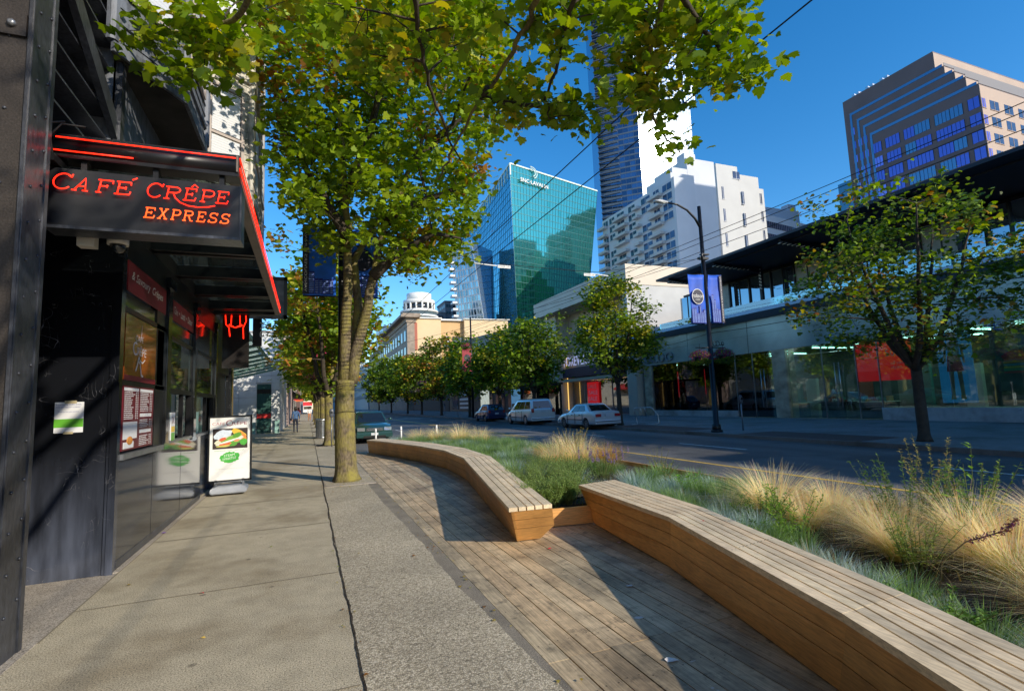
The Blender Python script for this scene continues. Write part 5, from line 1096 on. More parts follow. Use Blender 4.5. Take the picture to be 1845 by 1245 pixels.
limbs=[[(0,0,2.9),(.2,1.4,4.8),(.7,3.6,5.8)]+O_['bigbranch'],[(0,0,2.9),(-.4,1.6,4.9),(-1.0,4.0,5.8)]+O_['a1'],[(.05,0,2.9),(1.0,1.4,5.0),(1.9,3.6,5.9)]+O_['e1'],[(1.9,3.6,5.9)]+O_['e2'],[(0,0,2.9),(.5,1.4,4.9),(1.2,3.6,5.9)]+O_['b2'],[(0,0,2.9),(0,1.2,4.8),(.1,3.0,5.8)]+O_['b3'],[O_['bigbranch'][3]]+O_['d1'],
 [(0,0,3),(-.8,-.5,5),(-1.6,-.8,7)],[(0,0,3),(.8,-.8,5),(1.6,-1.2,7)]]
tree('maple_tree','overhanging maple whose leafy boughs hang into the top of the view from behind',tl,[(0,0,0),(0,0,.4),(0,0,1.6),(0,0,3.1)],limbs,cl,34,.155,.118,GREEN,(YEL,.30),77,r0=.2,shape=LEAF,limb_r=.042,twr=.004)
# --- rest of the left row (copies of two protos)
def street_tree(name,label,loc,h,rad,seed,cols,mixc,per=70,n=70,low=2.4,group=None,bark='bark',size=.2,lrad=.36,r0=.17,shape=LEAF_S,top=1.):
    R=random.Random(seed); zc=(h+low)/2; cen=ell(R,(0,0,zc),rad,rad,(h-low)/2*1.02,int(n*.75),.35,lambda p: (Vector((p[0],p[1],0)).length<rad*(1-.45*top*max(0,(p[2]-zc)/(h-zc)))))
    for _ in range(int(n*.25)): cen.append((R.gauss(0,rad*.4),R.gauss(0,rad*.4),R.uniform(low+.4,h)))
    forks=[]
    for k in range(6):
        a=2*PI*k/6+R.uniform(-.4,.4); q=rad*.55; forks.append([(0,0,low*.8),(q*.35*math.cos(a),q*.35*math.sin(a),low*1.15),(q*.8*math.cos(a),q*.8*math.sin(a),zc),(q*math.cos(a),q*math.sin(a),h*.85)])
    return tree(name,label,loc,[(0,0,0),(.01,0,.3),(.02,.01,low*.5),(0,0,low*.85)],forks,cen,per,lrad,size,cols,mixc,seed+5,r0=r0,shape=shape,bark=bark,group=group,twr=.012)
Lg='maples in a row along the left pavement'
for i,(x,y,h,rad,lab,mx) in enumerate(((.85,23.8,8.6,2.3,'second maple along the left pavement, just behind the big mossy one',(YEL+RUST,.35)),(.80,30.4,9.0,2.4,'third maple of the left row, by the litter bin, orange-tinged leaves',(YEL+RUST,.6)),
   (.82,37.8,8.6,2.3,'fourth maple of the left row, over the distant walker',(YEL,.4)),(.8,45.8,9,2.4,'fifth maple of the left row, seen between the trunks',(YEL,.3)),(.8,54.8,9,2.4,'sixth maple of the left row far down the pavement',(YEL,.3)),(.8,68,9,2.5,'seventh maple of the left row, farthest of those seen',(YEL,.3)))):
    street_tree('maple_tree',lab,(x,y,0),h,rad,50+i,GREEN,mx,per=90 if i<2 else 60,n=80,low=2.6,size=.20+.02*i,lrad=.38,r0=.2)
# --- right pavement trees
street_tree('street_tree','open-branched maple in front of the right-hand glass shop windows, nearest across the road',(16.2,9.45,0),7.5,3.1,90,DARKG+GREEN[:2],(YEL+RUST[1:],.26),per=52,n=145,low=2.5,size=.125,lrad=.28,r0=.155,bark='bark_dark',top=1.1,shape=LEAF)
street_tree('street_tree','rounded green tree standing behind the silver sedan, in front of the store entrance',(16.3,24.9,0),8.2,2.35,91,DARKG+GREEN,(YEL,.35),per=85,n=110,low=2.8,size=.17,lrad=.34,r0=.15,bark='bark_dark',top=1.1)
rt=((16.3,36.6,7.7,2.5,'dark tree above the white minivan',(YEL,.25)),(16.3,44.3,7.9,2.7,'dark tree above the blue hatchback by the information sign',(YEL,.2)),(16.3,53.8,8.3,2.9,'dark tree left of the blue hatchback, partly sunlit top',(YEL,.25)),
 (16.3,66.5,10.6,3.6,'tall browning tree before the yellow building',(YEL+RUST,.75)),(16.3,79,9.6,3.3,'olive tree left of the browning one across the road',(YEL+RUST,.5)),(16.3,91,10.0,3.3,'dark tree farther left in the row across the road',(YEL,.2)),(16.3,110,11,3.6,'second farthest dark tree across the road',(YEL,.2)),(16.3,130,12,4,'farthest dark tree across the road at the left end of the row',(YEL,.1)))
for i,(x,y,h,rad,lab,mx) in enumerate(rt):
    street_tree('street_tree',lab,(x,y,0),h,rad,120+i,DARKG+GREEN[:3],mx,per=60,n=90,low=2.5 if i else 2.6,size=.26+.03*i,lrad=.5,r0=.18,bark='bark_dark',top=.7)
# ------------------------------------------------------------------ vehicles
def carpaint(name,c): return mat(name,c,.28,.35,coat=.8,var=.06,vs=1.5,fine=.03,fs=40)
def car(name,label,loc,rz,paint,p,lower=None):
    t=thing(name,label,'car' if name!='parked_minivan' else 'minivan',loc,rz,None); L=p['L']/2; W=p['W']/2
    # body loft
    S=p['st']; G=MB(); v=[]; f=[]; m=13
    for (y,w,zb,zt,cr) in S:
        half=[(w-.10,zb),(w-.02,zb+.05),(w,zb+(zt-zb)*.25),(w+.0,zb+(zt-zb)*.55),(w-.02,zb+(zt-zb)*.78),(w-.07,zt-.035)]
        pts=half+[(0,zt+cr)]+[(-x,z) for x,z in reversed(half)]
        # add intermediate on the top
        pts=half[:6]+[(w*.55,zt+cr*.7),]+[(-w*.55,zt+cr*.7)]+[(-x,z) for x,z in reversed(half)]
        m=len(pts); v+=[(x,y,z) for x,z in pts]
    for i in range(len(S)-1):
        for k in range(m): f.append((i*m+k,i*m+(k+1)%m,(i+1)*m+(k+1)%m,(i+1)*m+k))
    f.append(tuple(range(m-1,-1,-1))); f.append(tuple((len(S)-1)*m+k for k in range(m)))
    G.add(v,f,sm=True); body=G.build('body',paint,t)
    bm=bmesh.new(); bm.from_mesh(body.data); bmesh.ops.recalc_face_normals(bm,faces=bm.faces); bm.to_mesh(body.data); bm.free()
    wr=p['wr']; 
    cut=MB()
    for wy in p['wy']:
        for s in (-1,1): cut.tube([(s*(W-.24),wy,wr),(s*(W+.12),wy,wr)],wr+.045,24)
    co=cut.build('cutter',M['black_matte'])
    bm=bmesh.new(); bm.from_mesh(co.data); bmesh.ops.recalc_face_normals(bm,faces=bm.faces); bm.to_mesh(co.data); bm.free()
    co.matrix_world=body.matrix_world.copy(); co.parent=t
    md=body.modifiers.new('b','BOOLEAN'); md.object=co; md.operation='DIFFERENCE'; md.solver='EXACT'
    dg=bpy.context.evaluated_depsgraph_get(); dg.update(); me=bpy.data.meshes.new_from_object(body.evaluated_get(dg)); body.modifiers.clear(); body.data=me
    bpy.data.objects.remove(co)
    me.materials.clear(); me.materials.append(paint)
    try: me.shade_smooth(); me.set_sharp_from_angle(angle=math.radians(32))
    except Exception: pass
    G=MB()
    for wy in p['wy']: G.box(-(W-.26),W-.26,wy-.3,wy+.3,.2,.62)
    G.box(-(W-.14),W-.14,-L+.35,L-.35,.20,.34); G.build('underbody',M['black_matte'],t)
    # cabin
    rb,rt,ft,fb=p['cab']; bz,rz_=p['bz'],p['H']; wb,wt=W-.09,p.get('wt',W-.26); zb0=p.get('rbz',bz); zf0=p.get('fbz',bz)
    C=MB(); v=[(-wb,rb,zb0),(wb,rb,zb0),(wb,fb,zf0),(-wb,fb,zf0),(-wt,rt,rz_-.05),(wt,rt,rz_-.05),(wt,ft,rz_-.05),(-wt,ft,rz_-.05),(-wt+.12,rt+.08,rz_),(wt-.12,rt+.08,rz_),(wt-.12,ft-.1,rz_),(-wt+.12,ft-.1,rz_)]
    v=[(x,y,z-(.05 if i<4 else 0)) for i,(x,y,z) in enumerate(v)]
    C.add(v,[(0,3,2,1),(0,1,5,4),(1,2,6,5),(2,3,7,6),(3,0,4,7),(4,5,9,8),(5,6,10,9),(6,7,11,10),(7,4,8,11),(8,9,10,11)],sm=True); cab=C.build('cabin',paint,t)
    bv=cab.modifiers.new('b','BEVEL'); bv.width=.045; bv.segments=3
    V=[Vector(q) for q in v]
    def pane(name,a,b,c,d,u0,u1,w0,w1,mt,off=.008,par=None,taper=0):
        A=lambda u,w:(a*(1-u)+b*u)*(1-w)+(d*(1-u)+c*u)*w
        P4=[A(u0,w0),A(u1,w0),A(u1-taper,w1),A(u0+taper,w1)]; n=(P4[1]-P4[0]).cross(P4[3]-P4[0]).normalized(); cen=sum(P4,Vector())/4
        if n.dot(cen-Vector((0,(rb+fb)/2,bz)))<0: n=-n
        g=MB(); g.add([tuple(q+n*off) for q in P4]+[tuple(q-n*.01) for q in P4],[(0,1,2,3),(0,4,5,1),(1,5,6,2),(2,6,7,3),(3,7,4,0)],sm=False); return g.build(name,mt,par or t)
    pane('rear_window',V[0],V[1],V[5],V[4],.10,.90,.14,.88,M['carglass'],.012)
    pane('windscreen',V[3],V[2],V[6],V[7],.06,.94,.10,.93,M['carglass'],.012)
    for s,(a,b,c,d) in ((1,(V[1],V[2],V[6],V[5])),(-1,(V[0],V[3],V[7],V[4]))):
        for (u0,u1) in p['win']: pane('side_window',a,b,c,d,u0,u1,.16,.86,M['carglass'],.010)
    # wheels
    for wy in p['wy']:
        for s in (-1,1):
            G=MB(); x=s*(W-.12); G.tube([(x-.10*s,wy,wr),(x-.085*s,wy,wr),(x+.075*s,wy,wr),(x+.09*s,wy,wr)],[wr-.03,wr,wr,wr-.03],24); w=G.build('wheel',M['rubber'],t)
            G=MB(); G.tube([(x+.085*s,wy,wr),(x+.097*s,wy,wr)],[wr*.62,wr*.58],20); rm=G.build('rim',p.get('rim',M['chrome']),w)
            G=MB()
            for k in range(6):
                a=2*PI*k/6; G.tube([(x+.098*s,wy+.4*wr*math.cos(a),wr+.4*wr*math.sin(a)),(x+.1*s,wy+.4*wr*math.cos(a),wr+.4*wr*math.sin(a))],.045,8)
            G.build('rim_hole',M['black_matte'],w)
    # rear details
    yr=-L; e=.012; rzz=p['tail']; tl=mat('tail_lamp','x' and (.38,.012,.015),.15,coat=1) if 'tail_lamp' not in bpy.data.materials else bpy.data.materials['tail_lamp']
    for s in (-1,1):
        G=MB(); x0,x1=sorted((s*p['tlx'][0],s*p['tlx'][1])); G.box(x0,x1,yr-.015,yr+.10,rzz[0],rzz[1]); q=G.build('tail_light',tl,t); b_=q.modifiers.new('b','BEVEL'); b_.width=.02; b_.segments=2
    G=MB(); G.box(-.16,.16,yr-.03,yr-.0,p['plate'],p['plate']+.13); G.build('number_plate',flat('plate_white',(.55,.58,.62)),t)
    G=MB(); G.box(-W+.07,W-.07,yr-.04,yr+.12,.28,.50); q=G.build('bumper',paint if lower is None else lower,t); b_=q.modifiers.new('b','BEVEL'); b_.width=.04; b_.segments=2
    G=MB(); G.box(-W+.07,W-.07,yr-.055,yr-.04,.42,.455); G.build('bumper_strip',M['black_matte'],t)
    # front details
    yf=L
    hl=mat('headlamp_lens',(.38,.40,.42),.06,.5,coat=1) if 'headlamp_lens' not in bpy.data.materials else bpy.data.materials['headlamp_lens']
    for s in (-1,1):
        G=MB(); x0,x1=sorted((s*(W-.46),s*(W-.13))); G.add([(x0,yf-(.02 if s<0 else -.02)-.03,p['hz']-.08),(x1,yf-.05,p['hz']-.07),(x1,yf-.10,p['hz']+.08),(x0,yf-.06,p['hz']+.07),(x0,yf-.25,p['hz']-.08),(x1,yf-.25,p['hz']-.07),(x1,yf-.3,p['hz']+.08),(x0,yf-.3,p['hz']+.07)],[(0,1,2,3),(3,2,6,7),(0,4,5,1),(0,3,7,4),(1,5,6,2)],sm=False); G.v=[(x,y+.055,z) for x,y,z in G.v]; G.build('headlight',hl,t)
    G=MB(); G.box(-.38,.38,yf-.04,yf+.015,p['hz']-.09,p['hz']+.05); gr=G.build('grille',M['black_metal'],t); G=MB(); [G.box(-.37,.37,yf+.015,yf+.022,p['hz']-.07+.035*k,p['hz']-.06+.035*k) for k in range(4)]; G.build('grille_bars',M['chrome'],gr)
    G=MB(); G.box(-W+.07,W-.07,yf-.1,yf+.035,.26,.5); q=G.build('bumper',paint,t); b_=q.modifiers.new('b','BEVEL'); b_.width=.04; b_.segments=2
    G=MB(); G.box(-.5,.5,yf+.04,yf+.05,.27,.36); G.build('air_intake',M['black_matte'],t); G=MB(); G.box(-.16,.16,yf+.045,yf+.055,.38,.49); G.build('number_plate',flat('plate_white',(.55,.58,.62)),t)
    for s in (-1,1):
        G=MB(); x=s*(W+.05); G.lathe(0,0,[(.04,-.06),(.08,-.03),(.08,.04),(.04,.06)],10); G.v=[(x+vx*1.1,fb-.35+vy*.6,bz+.10+vz) for vx,vy,vz in G.v]; G.build('wing_mirror',paint,t)
        G=MB(); x=s*(W+.004)
        for hy in p['hand']: a,b=sorted((x-.01,x+.012)); G.box(a,b,hy-.08,hy+.08,bz-.16,bz-.13)
        a,b=sorted((x-.02,x+.010)); G.box(a,b,p['wy'][0]+wr+.1,p['wy'][1]-wr-.1,.50,.54)
        G.build('door_trim',M['black_matte'] if p.get('trim',1) else paint,t)
        G=MB()
        for dy in p['seams']: a,b=sorted((x-.02,x+.003)); G.box(a,b,dy-.006,dy+.006,.28,bz-.08)
        G.build('door_seam',M['black_matte'],t)
    G=MB(); 
    return t
sedan=dict(L=4.45,W=1.72,H=1.40,st=[(-2.2,.80,.30,.88,.02),(-2.12,.82,.27,.97,.02),(-1.85,.85,.25,1.0,.02),(-1.2,.86,.22,.98,.02),(0,.86,.2,.94,.02),(1.0,.86,.22,.90,.02),(1.6,.85,.24,.82,.03),(2.0,.80,.27,.72,.03),(2.2,.76,.32,.62,.02)],
  wr=.30,wy=(-1.28,1.32),cab=(-1.62,-1.0,.25,1.02),bz=.93,rbz=.98,fbz=.90,win=((.17,.47),(.50,.84)),tail=(.68,.84),tlx=(.42,.76),plate=.70,hz=.62,hand=(-.62,.28),seams=(-.95,-.10,.82),rim=M['chrome_dk'])
car('parked_sedan','silver sedan parked across the road behind the white minivan, rear toward us',(15.2-.0-.05-.0-.0,26.3,-.13) if 0 else (14.95,26.2,-.13),0,carpaint('silver_paint',(.62,.64,.67)),sedan)
van=dict(L=4.9,W=1.92,H=1.76,wt=.72,st=[(-2.42,.88,.34,1.02,.02),(-2.34,.93,.28,1.10,.02),(-1.6,.95,.24,1.08,.02),(0,.96,.22,1.04,.02),(1.1,.96,.24,1.02,.02),(1.75,.93,.26,.92,.03),(2.2,.86,.28,.78,.03),(2.42,.80,.34,.64,.02)],
  wr=.34,wy=(-1.45,1.5),cab=(-2.36,-2.08,.45,1.62),bz=1.05,rbz=1.06,fbz=.97,win=((.05,.30),(.33,.58),(.60,.86)),tail=(.85,1.12),tlx=(.68,.86),plate=.86,hz=.70,hand=(-.3,.75),seams=(-.9,.2,1.2),rim=M['chrome'])
vn=car('parked_minivan','white minivan parked across the road between silver sedan and blue hatchback',(14.95,34.6,-.13),0,carpaint('white_van_paint',(.66,.67,.68)),van)
G=MB(); [G.box(x-.02,x+.02,-1.9,.4,1.765,1.79) for x in (-.55,.55)]; G.box(-.6,.6,-1.7,-1.66,1.775,1.80); G.build('roof_rails',M['chrome_dk'],vn)
hatch=dict(L=4.0,W=1.70,H=1.48,st=[(-1.98,.78,.32,.90,.02),(-1.9,.81,.27,.96,.02),(-1.2,.84,.22,.96,.02),(0,.85,.2,.93,.02),(1.0,.85,.22,.90,.02),(1.5,.83,.24,.82,.03),(1.8,.77,.27,.72,.03),(1.98,.74,.32,.62,.02)],
  wr=.30,wy=(-1.22,1.22),cab=(-1.94,-1.5,.2,1.05),bz=.94,rbz=.94,fbz=.90,win=((.12,.42),(.45,.82)),tail=(.74,.98),tlx=(.56,.75),plate=.62,hz=.62,hand=(-.55,.3),seams=(-.85,-.05,.82),rim=M['chrome_dk'])
car('parked_hatchback','dark blue hatchback parked across the road ahead of the white minivan',(15.0,43.6,-.13),0,carpaint('blue_paint',(.012,.03,.13)),hatch)
gs=dict(sedan); gs.update(W=1.80,L=4.85,H=1.46,rim=M['chrome'],trim=0,cab=(-1.7,-1.1,.35,1.15),bz=.96,hz=.66,st=[(-2.4,.82,.30,.9,.02),(-2.3,.85,.27,1.0,.02),(-1.9,.88,.25,1.02,.02),(-1.2,.90,.22,1.0,.02),(0,.90,.2,.96,.02),(1.1,.90,.22,.93,.03),(1.8,.89,.24,.86,.04),(2.2,.84,.27,.77,.04),(2.4,.80,.32,.66,.03)],wy=(-1.4,1.45))
car('parked_sedan','dark green sedan facing us beside the planter tip, left of the road',(2.92,27.4,-.13),PI,carpaint('green_paint',(.022,.075,.07)),gs)
# ------------------------------------------------------------------ people: skinned continuous bodies
def person(label,loc,rz,h,parts,hairc,pose='walk'):
    t=thing('person',label,'person',loc,rz)
    J=dict(pel=(0,0,.93),sp=(0,.01,1.12),ch=(0,0,1.33),nk=(0,0,1.46),hd=(0,.02,1.56),top=(0,.01,1.68),
      lh=(-.09,0,.90),lk=(-.10,.10,.50),la=(-.10,.02,.09),lt=(-.10,.15,.03),rh=(.09,0,.90),rk=(.10,.02,.49),ra=(.11,-.20,.12),rt=(.11,-.09,.03),
      ls=(-.17,0,1.38),le=(-.23,-.06,1.12),lw=(-.22,.04,.90),lf=(-.21,.08,.80),rs=(.17,0,1.38),re=(.24,.0,1.13),rw=(.24,.14,.97),rf=(.23,.18,.88))
    rad=dict(pel=.14,sp=.125,ch=.145,nk=.055,hd=.088,top=.06,lh=.088,lk=.06,la=.04,lt=.035,rh=.088,rk=.06,ra=.04,rt=.035,ls=.06,le=.045,lw=.03,lf=.03,rs=.06,re=.045,rw=.03,rf=.03)
    names=list(J); ed=[('pel','sp'),('sp','ch'),('ch','nk'),('nk','hd'),('hd','top'),('pel','lh'),('lh','lk'),('lk','la'),('la','lt'),('pel','rh'),('rh','rk'),('rk','ra'),('ra','rt'),('ch','ls'),('ls','le'),('le','lw'),('lw','lf'),('ch','rs'),('rs','re'),('re','rw'),('rw','rf')]
    s=h/1.72
    me=bpy.data.meshes.new('body'); me.from_pydata([tuple(c*s for c in J[n]) for n in names],[(names.index(a),names.index(b)) for a,b in ed],[]); o=bpy.data.objects.new('body',me); COL.objects.link(o)
    md=o.modifiers.new('s','SKIN'); md.use_smooth_shade=True
    for i,n in enumerate(names): me.skin_vertices[0].data[i].radius=(rad[n]*s,rad[n]*s*(.75 if n in('pel','sp','ch') else 1)); me.skin_vertices[0].data[i].use_root=(n=='pel')
    sb_=o.modifiers.new('u','SUBSURF'); sb_.levels=2; sb_.render_levels=2
    dg=bpy.context.evaluated_depsgraph_get(); dg.update(); m2=bpy.data.meshes.new_from_object(o.evaluated_get(dg)); o.modifiers.clear(); o.data=m2; m2.materials.clear()
    jac,pan,shoe=parts
    for m_ in (M['skin'],jac,pan,shoe): m2.materials.append(m_)
    for p in m2.polygons:
        z=p.center.z/s; x=abs(p.center.x)/s
        p.material_index=3 if z<.07 else 2 if (z<.93 and x<.165) else 1 if (z<1.46 and z>.9) or (x>.15 and z>.96) else 0
    o.parent=t
    # fingers as short tapered rods on both hands, nose, hair
    G=MB()
    for sd,w in ((-1,J['lf']),(1,J['rf'])):
        for k in range(4): G.tube([(w[0]*s+(k-1.5)*.014,w[1]*s,w[2]*s+.01),(w[0]*s+(k-1.5)*.016,w[1]*s+.01,w[2]*s-.05),(w[0]*s+(k-1.5)*.016,w[1]*s+.02,w[2]*s-.075+.005*abs(k-1))],[.009,.008,.006],6)
        G.tube([(w[0]*s-sd*.02,w[1]*s+.01,w[2]*s+.02),(w[0]*s-sd*.04,w[1]*s+.03,w[2]*s-.02)],[.010,.007],6)
    G.tube([(0,.095*s,1.585*s),(0,.125*s,1.56*s)],[.010,.014],6); G.build('hands_and_nose',M['skin'],t)
    G=MB()
    for i in range(5):
        pass
    G.lathe(0,0,[(.05,-.17),(.10,-.12),(.112,-.02),(.108,.06),(.085,.115),(.03,.14)],14); G.v=[(x,y*1.05-.022,z+1.60*s) for x,y,z in G.v]; G.build('hair',hairc,t)
    return t
pw=person('woman in blue jacket and dark trousers walking away on the left pavement',(-.74,38.4,0),0,1.74,(mat('denim_jacket',(.06,.13,.28),.8,var=.3,vs=12),mat('dark_trousers',(.012,.016,.035),.8),M['black_matte']),M['hair'])
bg=thing('handbag','black shoulder bag hanging at the left hip of the walking woman','bag',(-1.02,38.38,.80)); G=MB(); G.box(-.05,.05,-.13,.13,0,.2); q=G.build('bag_body',M['black_metal'],bg); bvv=q.modifiers.new('b','BEVEL'); bvv.width=.03; bvv.segments=2
G=MB(); G.tube([(0,-.1,.2),(.04,-.05,.45),(.08,.0,.62),(.05,.05,.45),(0,.1,.2)],.008,6); G.build('strap',M['black_metal'],bg)
person('distant figure in white top and orange trousers far down the left pavement',(.25,74,0),PI,1.75,(flat('white_shirt',(.75,.7,.7)),flat('orange_trousers',(.5,.18,.06)),M['black_matte']),M['hair'])
person('distant pedestrian in red at the left wall far down the pavement',(-1.0,70,0),0,1.75,(flat('red_top',(.5,.02,.05)),mat('grey_trousers',(.05,.05,.06),.8),M['black_matte']),M['hair'])
# ------------------------------------------------------------------ right side of the street
# black street lamp with banners and flower baskets
LP=(15.5,16.7,0)
lp=thing('street_lamp','tall black street lamp across the road with a curved arm and flower baskets','street lamp',LP)
G=MB(); G.tube([(0,0,0),(0,0,.3),(0,0,.34),(0,0,9.5)],[.19,.17,.115,.075],12); G.lathe(0,0,[(.24,0),(.24,.06),(.2,.1)],14); G.build('pole',M['black_metal'],lp)
G=MB(); G.tube([(0,0,8.55),(-.25,0,8.95),(-.65,0,9.28),(-1.15,0,9.47),(-1.7,0,9.50)],[.055,.05,.045,.04,.035],8); G.build('arm',M['black_metal'],lp)
G=MB(); G.lathe(0,0,[(.02,-.33),(.085,-.26),(.12,-.08),(.115,.12),(.06,.28)],12); G.v=[(-1.98-z*1.15,x,9.50+y*.62) for x,y,z in G.v]; hd=G.build('lamp_head',mat('lamp_grey',(.5,.5,.5),.35),lp)
G=MB(); G.lathe(0,0,[(.09,-.2),(.1,.05)],12); G.v=[(-2.0-z,x,9.455+y*.35) for x,y,z in G.v]; G.build('lens',flat('lamp_lens',(.7,.7,.65),.2),hd)
for fn_ in (lambda q:q.tube([(-.95,0,6.5),(.77,0,6.56)],.018,6),lambda q:q.tube([(-.95,0,4.42),(.75,0,4.42)],.018,6),lambda q:q.box(-.22,.22,-.09,.09,7.18,7.28),lambda q:q.box(-.1,.28,-.09,.09,7.38,7.43),lambda q:q.tube([(-.75,0,3.45),(.8,0,3.45)],.022,6),lambda q:q.tube([(-.14,-.1,7.0),(-.14,-.1,7.6)],.05,8)):
    G=MB(); fn_(G); G.build('bracket',M['black_metal'],lp)
G=MB()
for cx,r0_ in ((.25,.09),(.42,.09),(.68,.07)): 
    pts=[(cx+r0_*math.cos(a),0,3.62+r0_*1.1*math.sin(a)) for a in [2*PI*k/14 for k in range(15)]]; G.tube(pts,.012,5,False)
G.tube([(-.5,0,3.40),(.72,0,3.58)],.014,5); G.build('scrollwork',M['black_metal'],lp)
def banner(name,label,P,w,h,flip=False,left=False):
    b=thing(name,label,'banner',P); bl=mat('banner_blue','x' and (.006,.10,.62),.6,var=.3,vs=2.5) if 'banner_blue' not in bpy.data.materials else bpy.data.materials['banner_blue']
    g=MB(); n=10; v=[]; f=[]
    for i in range(n+1):
        for j in range(n+1):
            u=i/n; q=j/n; x=u*w+(.05*math.sin(q*3)*(1-u)*(-1 if flip else 1)); y=.05*math.sin(u*5+q*2)*(1-q)+.02*math.sin(q*7); v.append((x,y,-q*h))
    for i in range(n):
        for j in range(n): f.append((i*(n+1)+j,(i+1)*(n+1)+j,(i+1)*(n+1)+j+1,i*(n+1)+j+1))
    g.add(v,f,sm=True); cl_=g.build('cloth',bl,b); so=cl_.modifiers.new('s','SOLIDIFY'); so.thickness=.006
    return b
gph=lambda c:flat('banner_ink_%d'%int(c[0]*1000+c[2]*10),c)
dk=flat('banner_dark',(.015,.018,.05)); pale=flat('banner_paleblue',(.20,.35,.75)); deep=flat('banner_deep',(.012,.03,.30))
def citygraphic(b,w,h,y,seed,tall=.55):
    R=random.Random(seed); g=MB(); g2=MB()
    x=.03
    while x<w-.1:
        ww=R.uniform(.08,.18); hh=R.uniform(.2,tall)*h; ww=min(ww,w-.03-x); g.box(x,x+ww,y-.001,y,-h+.02,-h+hh); 
        z=-h+.06
        while z<-h+hh-.05: g2.box(x+.01,x+ww-.01,y-.003,y-.001,z,z+.02); z+=.05
        x+=ww+.01
    g.build('printed_skyline',deep,b); g2.build('printed_windows',pale,b)
b1_=banner('street_banner','blue banner left of the lamp pole with round black Robson street emblem',(14.55,16.62,6.48),.80,2.05)
citygraphic(b1_,.76,2.05,-.075,3,.4)
G=MB(); G.add([(.38+.30*math.cos(2*PI*k/28),-.08,-.93+.32*math.sin(2*PI*k/28)) for k in range(28)],[tuple(range(28))],sm=False); G.build('emblem_ring',M['white'],b1_)
G=MB(); G.add([(.38+.275*math.cos(2*PI*k/28),-.083,-.93+.295*math.sin(2*PI*k/28)) for k in range(28)],[tuple(range(28))],sm=False); G.build('emblem_disc',dk,b1_)
text_mb('robson',1,(.11,-.087,-.98),(1,0,0),(0,0,1),(0,-1,0),0,width=.54,height=.17,shear=.1).build('lettering',M['white'],b1_)
text_mb('STREET',1,(.25,-.087,-1.09),(1,0,0),(0,0,1),(0,-1,0),0,width=.24).build('lettering',M['white'],b1_)
b2_=banner('street_banner','blue banner right of the lamp pole with black edge strip reading Vancouvers Runway',(15.62,16.62,6.52),.66,2.05,True)
citygraphic(b2_,.48,2.05,-.075,8,.6)
G=MB(); G.box(.50,.64,-.08,-.077,-2.04,-.02); G.build('black_strip',dk,b2_); text_mb("VANCOUVER'S RUNWAY",1,(.54,-.084,-.08),(0,0,-1),(1,0,0),(0,-1,0),0,width=1.9,height=.06).build('lettering',M['white'],b2_)
def basket(label,x,y,z,r,cols,seed=1,n=1500):
    t=thing('flower_basket',label,'hanging basket',(x,y,z)); R=random.Random(seed); g=MB(); fl=MB()
    for i in range(n):
        d=Vector((R.gauss(0,1),R.gauss(0,1),R.gauss(0,1))).normalized(); q=r*R.uniform(.75,1.08); c=Vector((d.x*q*1.15,d.y*q,d.z*q*.75-(.12 if d.z<0 else 0)*abs(d.x)))
        u=Vector((R.gauss(0,1),R.gauss(0,1),R.gauss(0,1))).normalized(); w=u.cross(d).normalized(); u=d.cross(w)*.03+d*.012; w=w*.022
        top=(d.z>-.15 and R.random()<.6); (fl if top else g).add([tuple(c-u),tuple(c+w),tuple(c+u),tuple(c-w)],[(0,1,2,3)],tuple(k*R.uniform(.7,1.2) for k in (R.choice(cols) if top else R.choice(DARKG+GREEN[:1]))),0,False)
    g.build('foliage',M['grass'],t); fl.build('blossoms',M['grass'],t)
    h=MB(); h.lathe(0,0,[(.05,-r*.7),(r*.6,-r*.35),(r*.75,0)],12); h.tube([(0,0,0),(0,0,r*1.4)],.01,5); h.build('basket',M['black_metal'],t); return t
pk=[(.32,.015,.06),(.28,.02,.12),(.16,.03,.25),(.36,.05,.10)]
basket('hanging flower basket on the left side of the black street lamp',14.95,16.7,3.05,.40,pk,2); basket('hanging flower basket on the right side of the black street lamp',16.15,16.7,3.12,.42,pk,3)
# ---- left banner pole hidden by the maple
lb=thing('banner_pole','dark pole behind the mossy maple carrying two large blue banners','pole',(.86,14.6,0))
G=MB(); G.tube([(0,0,0),(0,0,8.2)],[.11,.07],10); G.build('pole',M['black_metal'],lb); G=MB(); G.tube([(-.98,0,6.55),(1.05,0,6.55)],.02,6); G.tube([(-.98,0,4.6),(1.05,0,4.6)],.02,6); G.build('bracket',M['black_metal'],lb)
_bb=bpy.data.materials['banner_blue']; _bb.name='banner_blue_bright_side'; mat('banner_blue',(.02,.20,1.0),.6,var=.3,vs=2.5)  # same cloth, left banners coloured brighter to offset the leaf shade
lb1=banner('street_banner','blue banner left of the maple trunk, black strip with reversed white Vancouvers Runway letters',(-.13,14.5,6.52),.84,1.92)
G=MB(); G.box(.0,.16,-.085,-.08,-1.91,-.01); G.build('black_strip',dk,lb1)
citygraphic(lb1,.80,1.92,-.078,13,.35)
T=text_mb("VANCOUVER'S RUNWAY",1,(.05,-.09,-1.85),(0,0,1),(1,0,0),(0,-1,0),0,width=1.75,height=.065); T.build('lettering',M['white'],lb1)
lb2=banner('street_banner','blue banner seen between the forked limbs of the mossy maple',(.98,14.5,6.52),.84,1.92,True); citygraphic(lb2,.8,1.92,-.078,14,.35)
G=MB(); G.add([(.42+.3*math.cos(2*PI*k/28),-.083,-.9+.32*math.sin(2*PI*k/28)) for k in range(28)],[tuple(range(28))],sm=False); G.build('emblem_disc',dk,lb2)
pink=[(.6,.12,.2),(.65,.3,.35),(.5,.08,.12)]
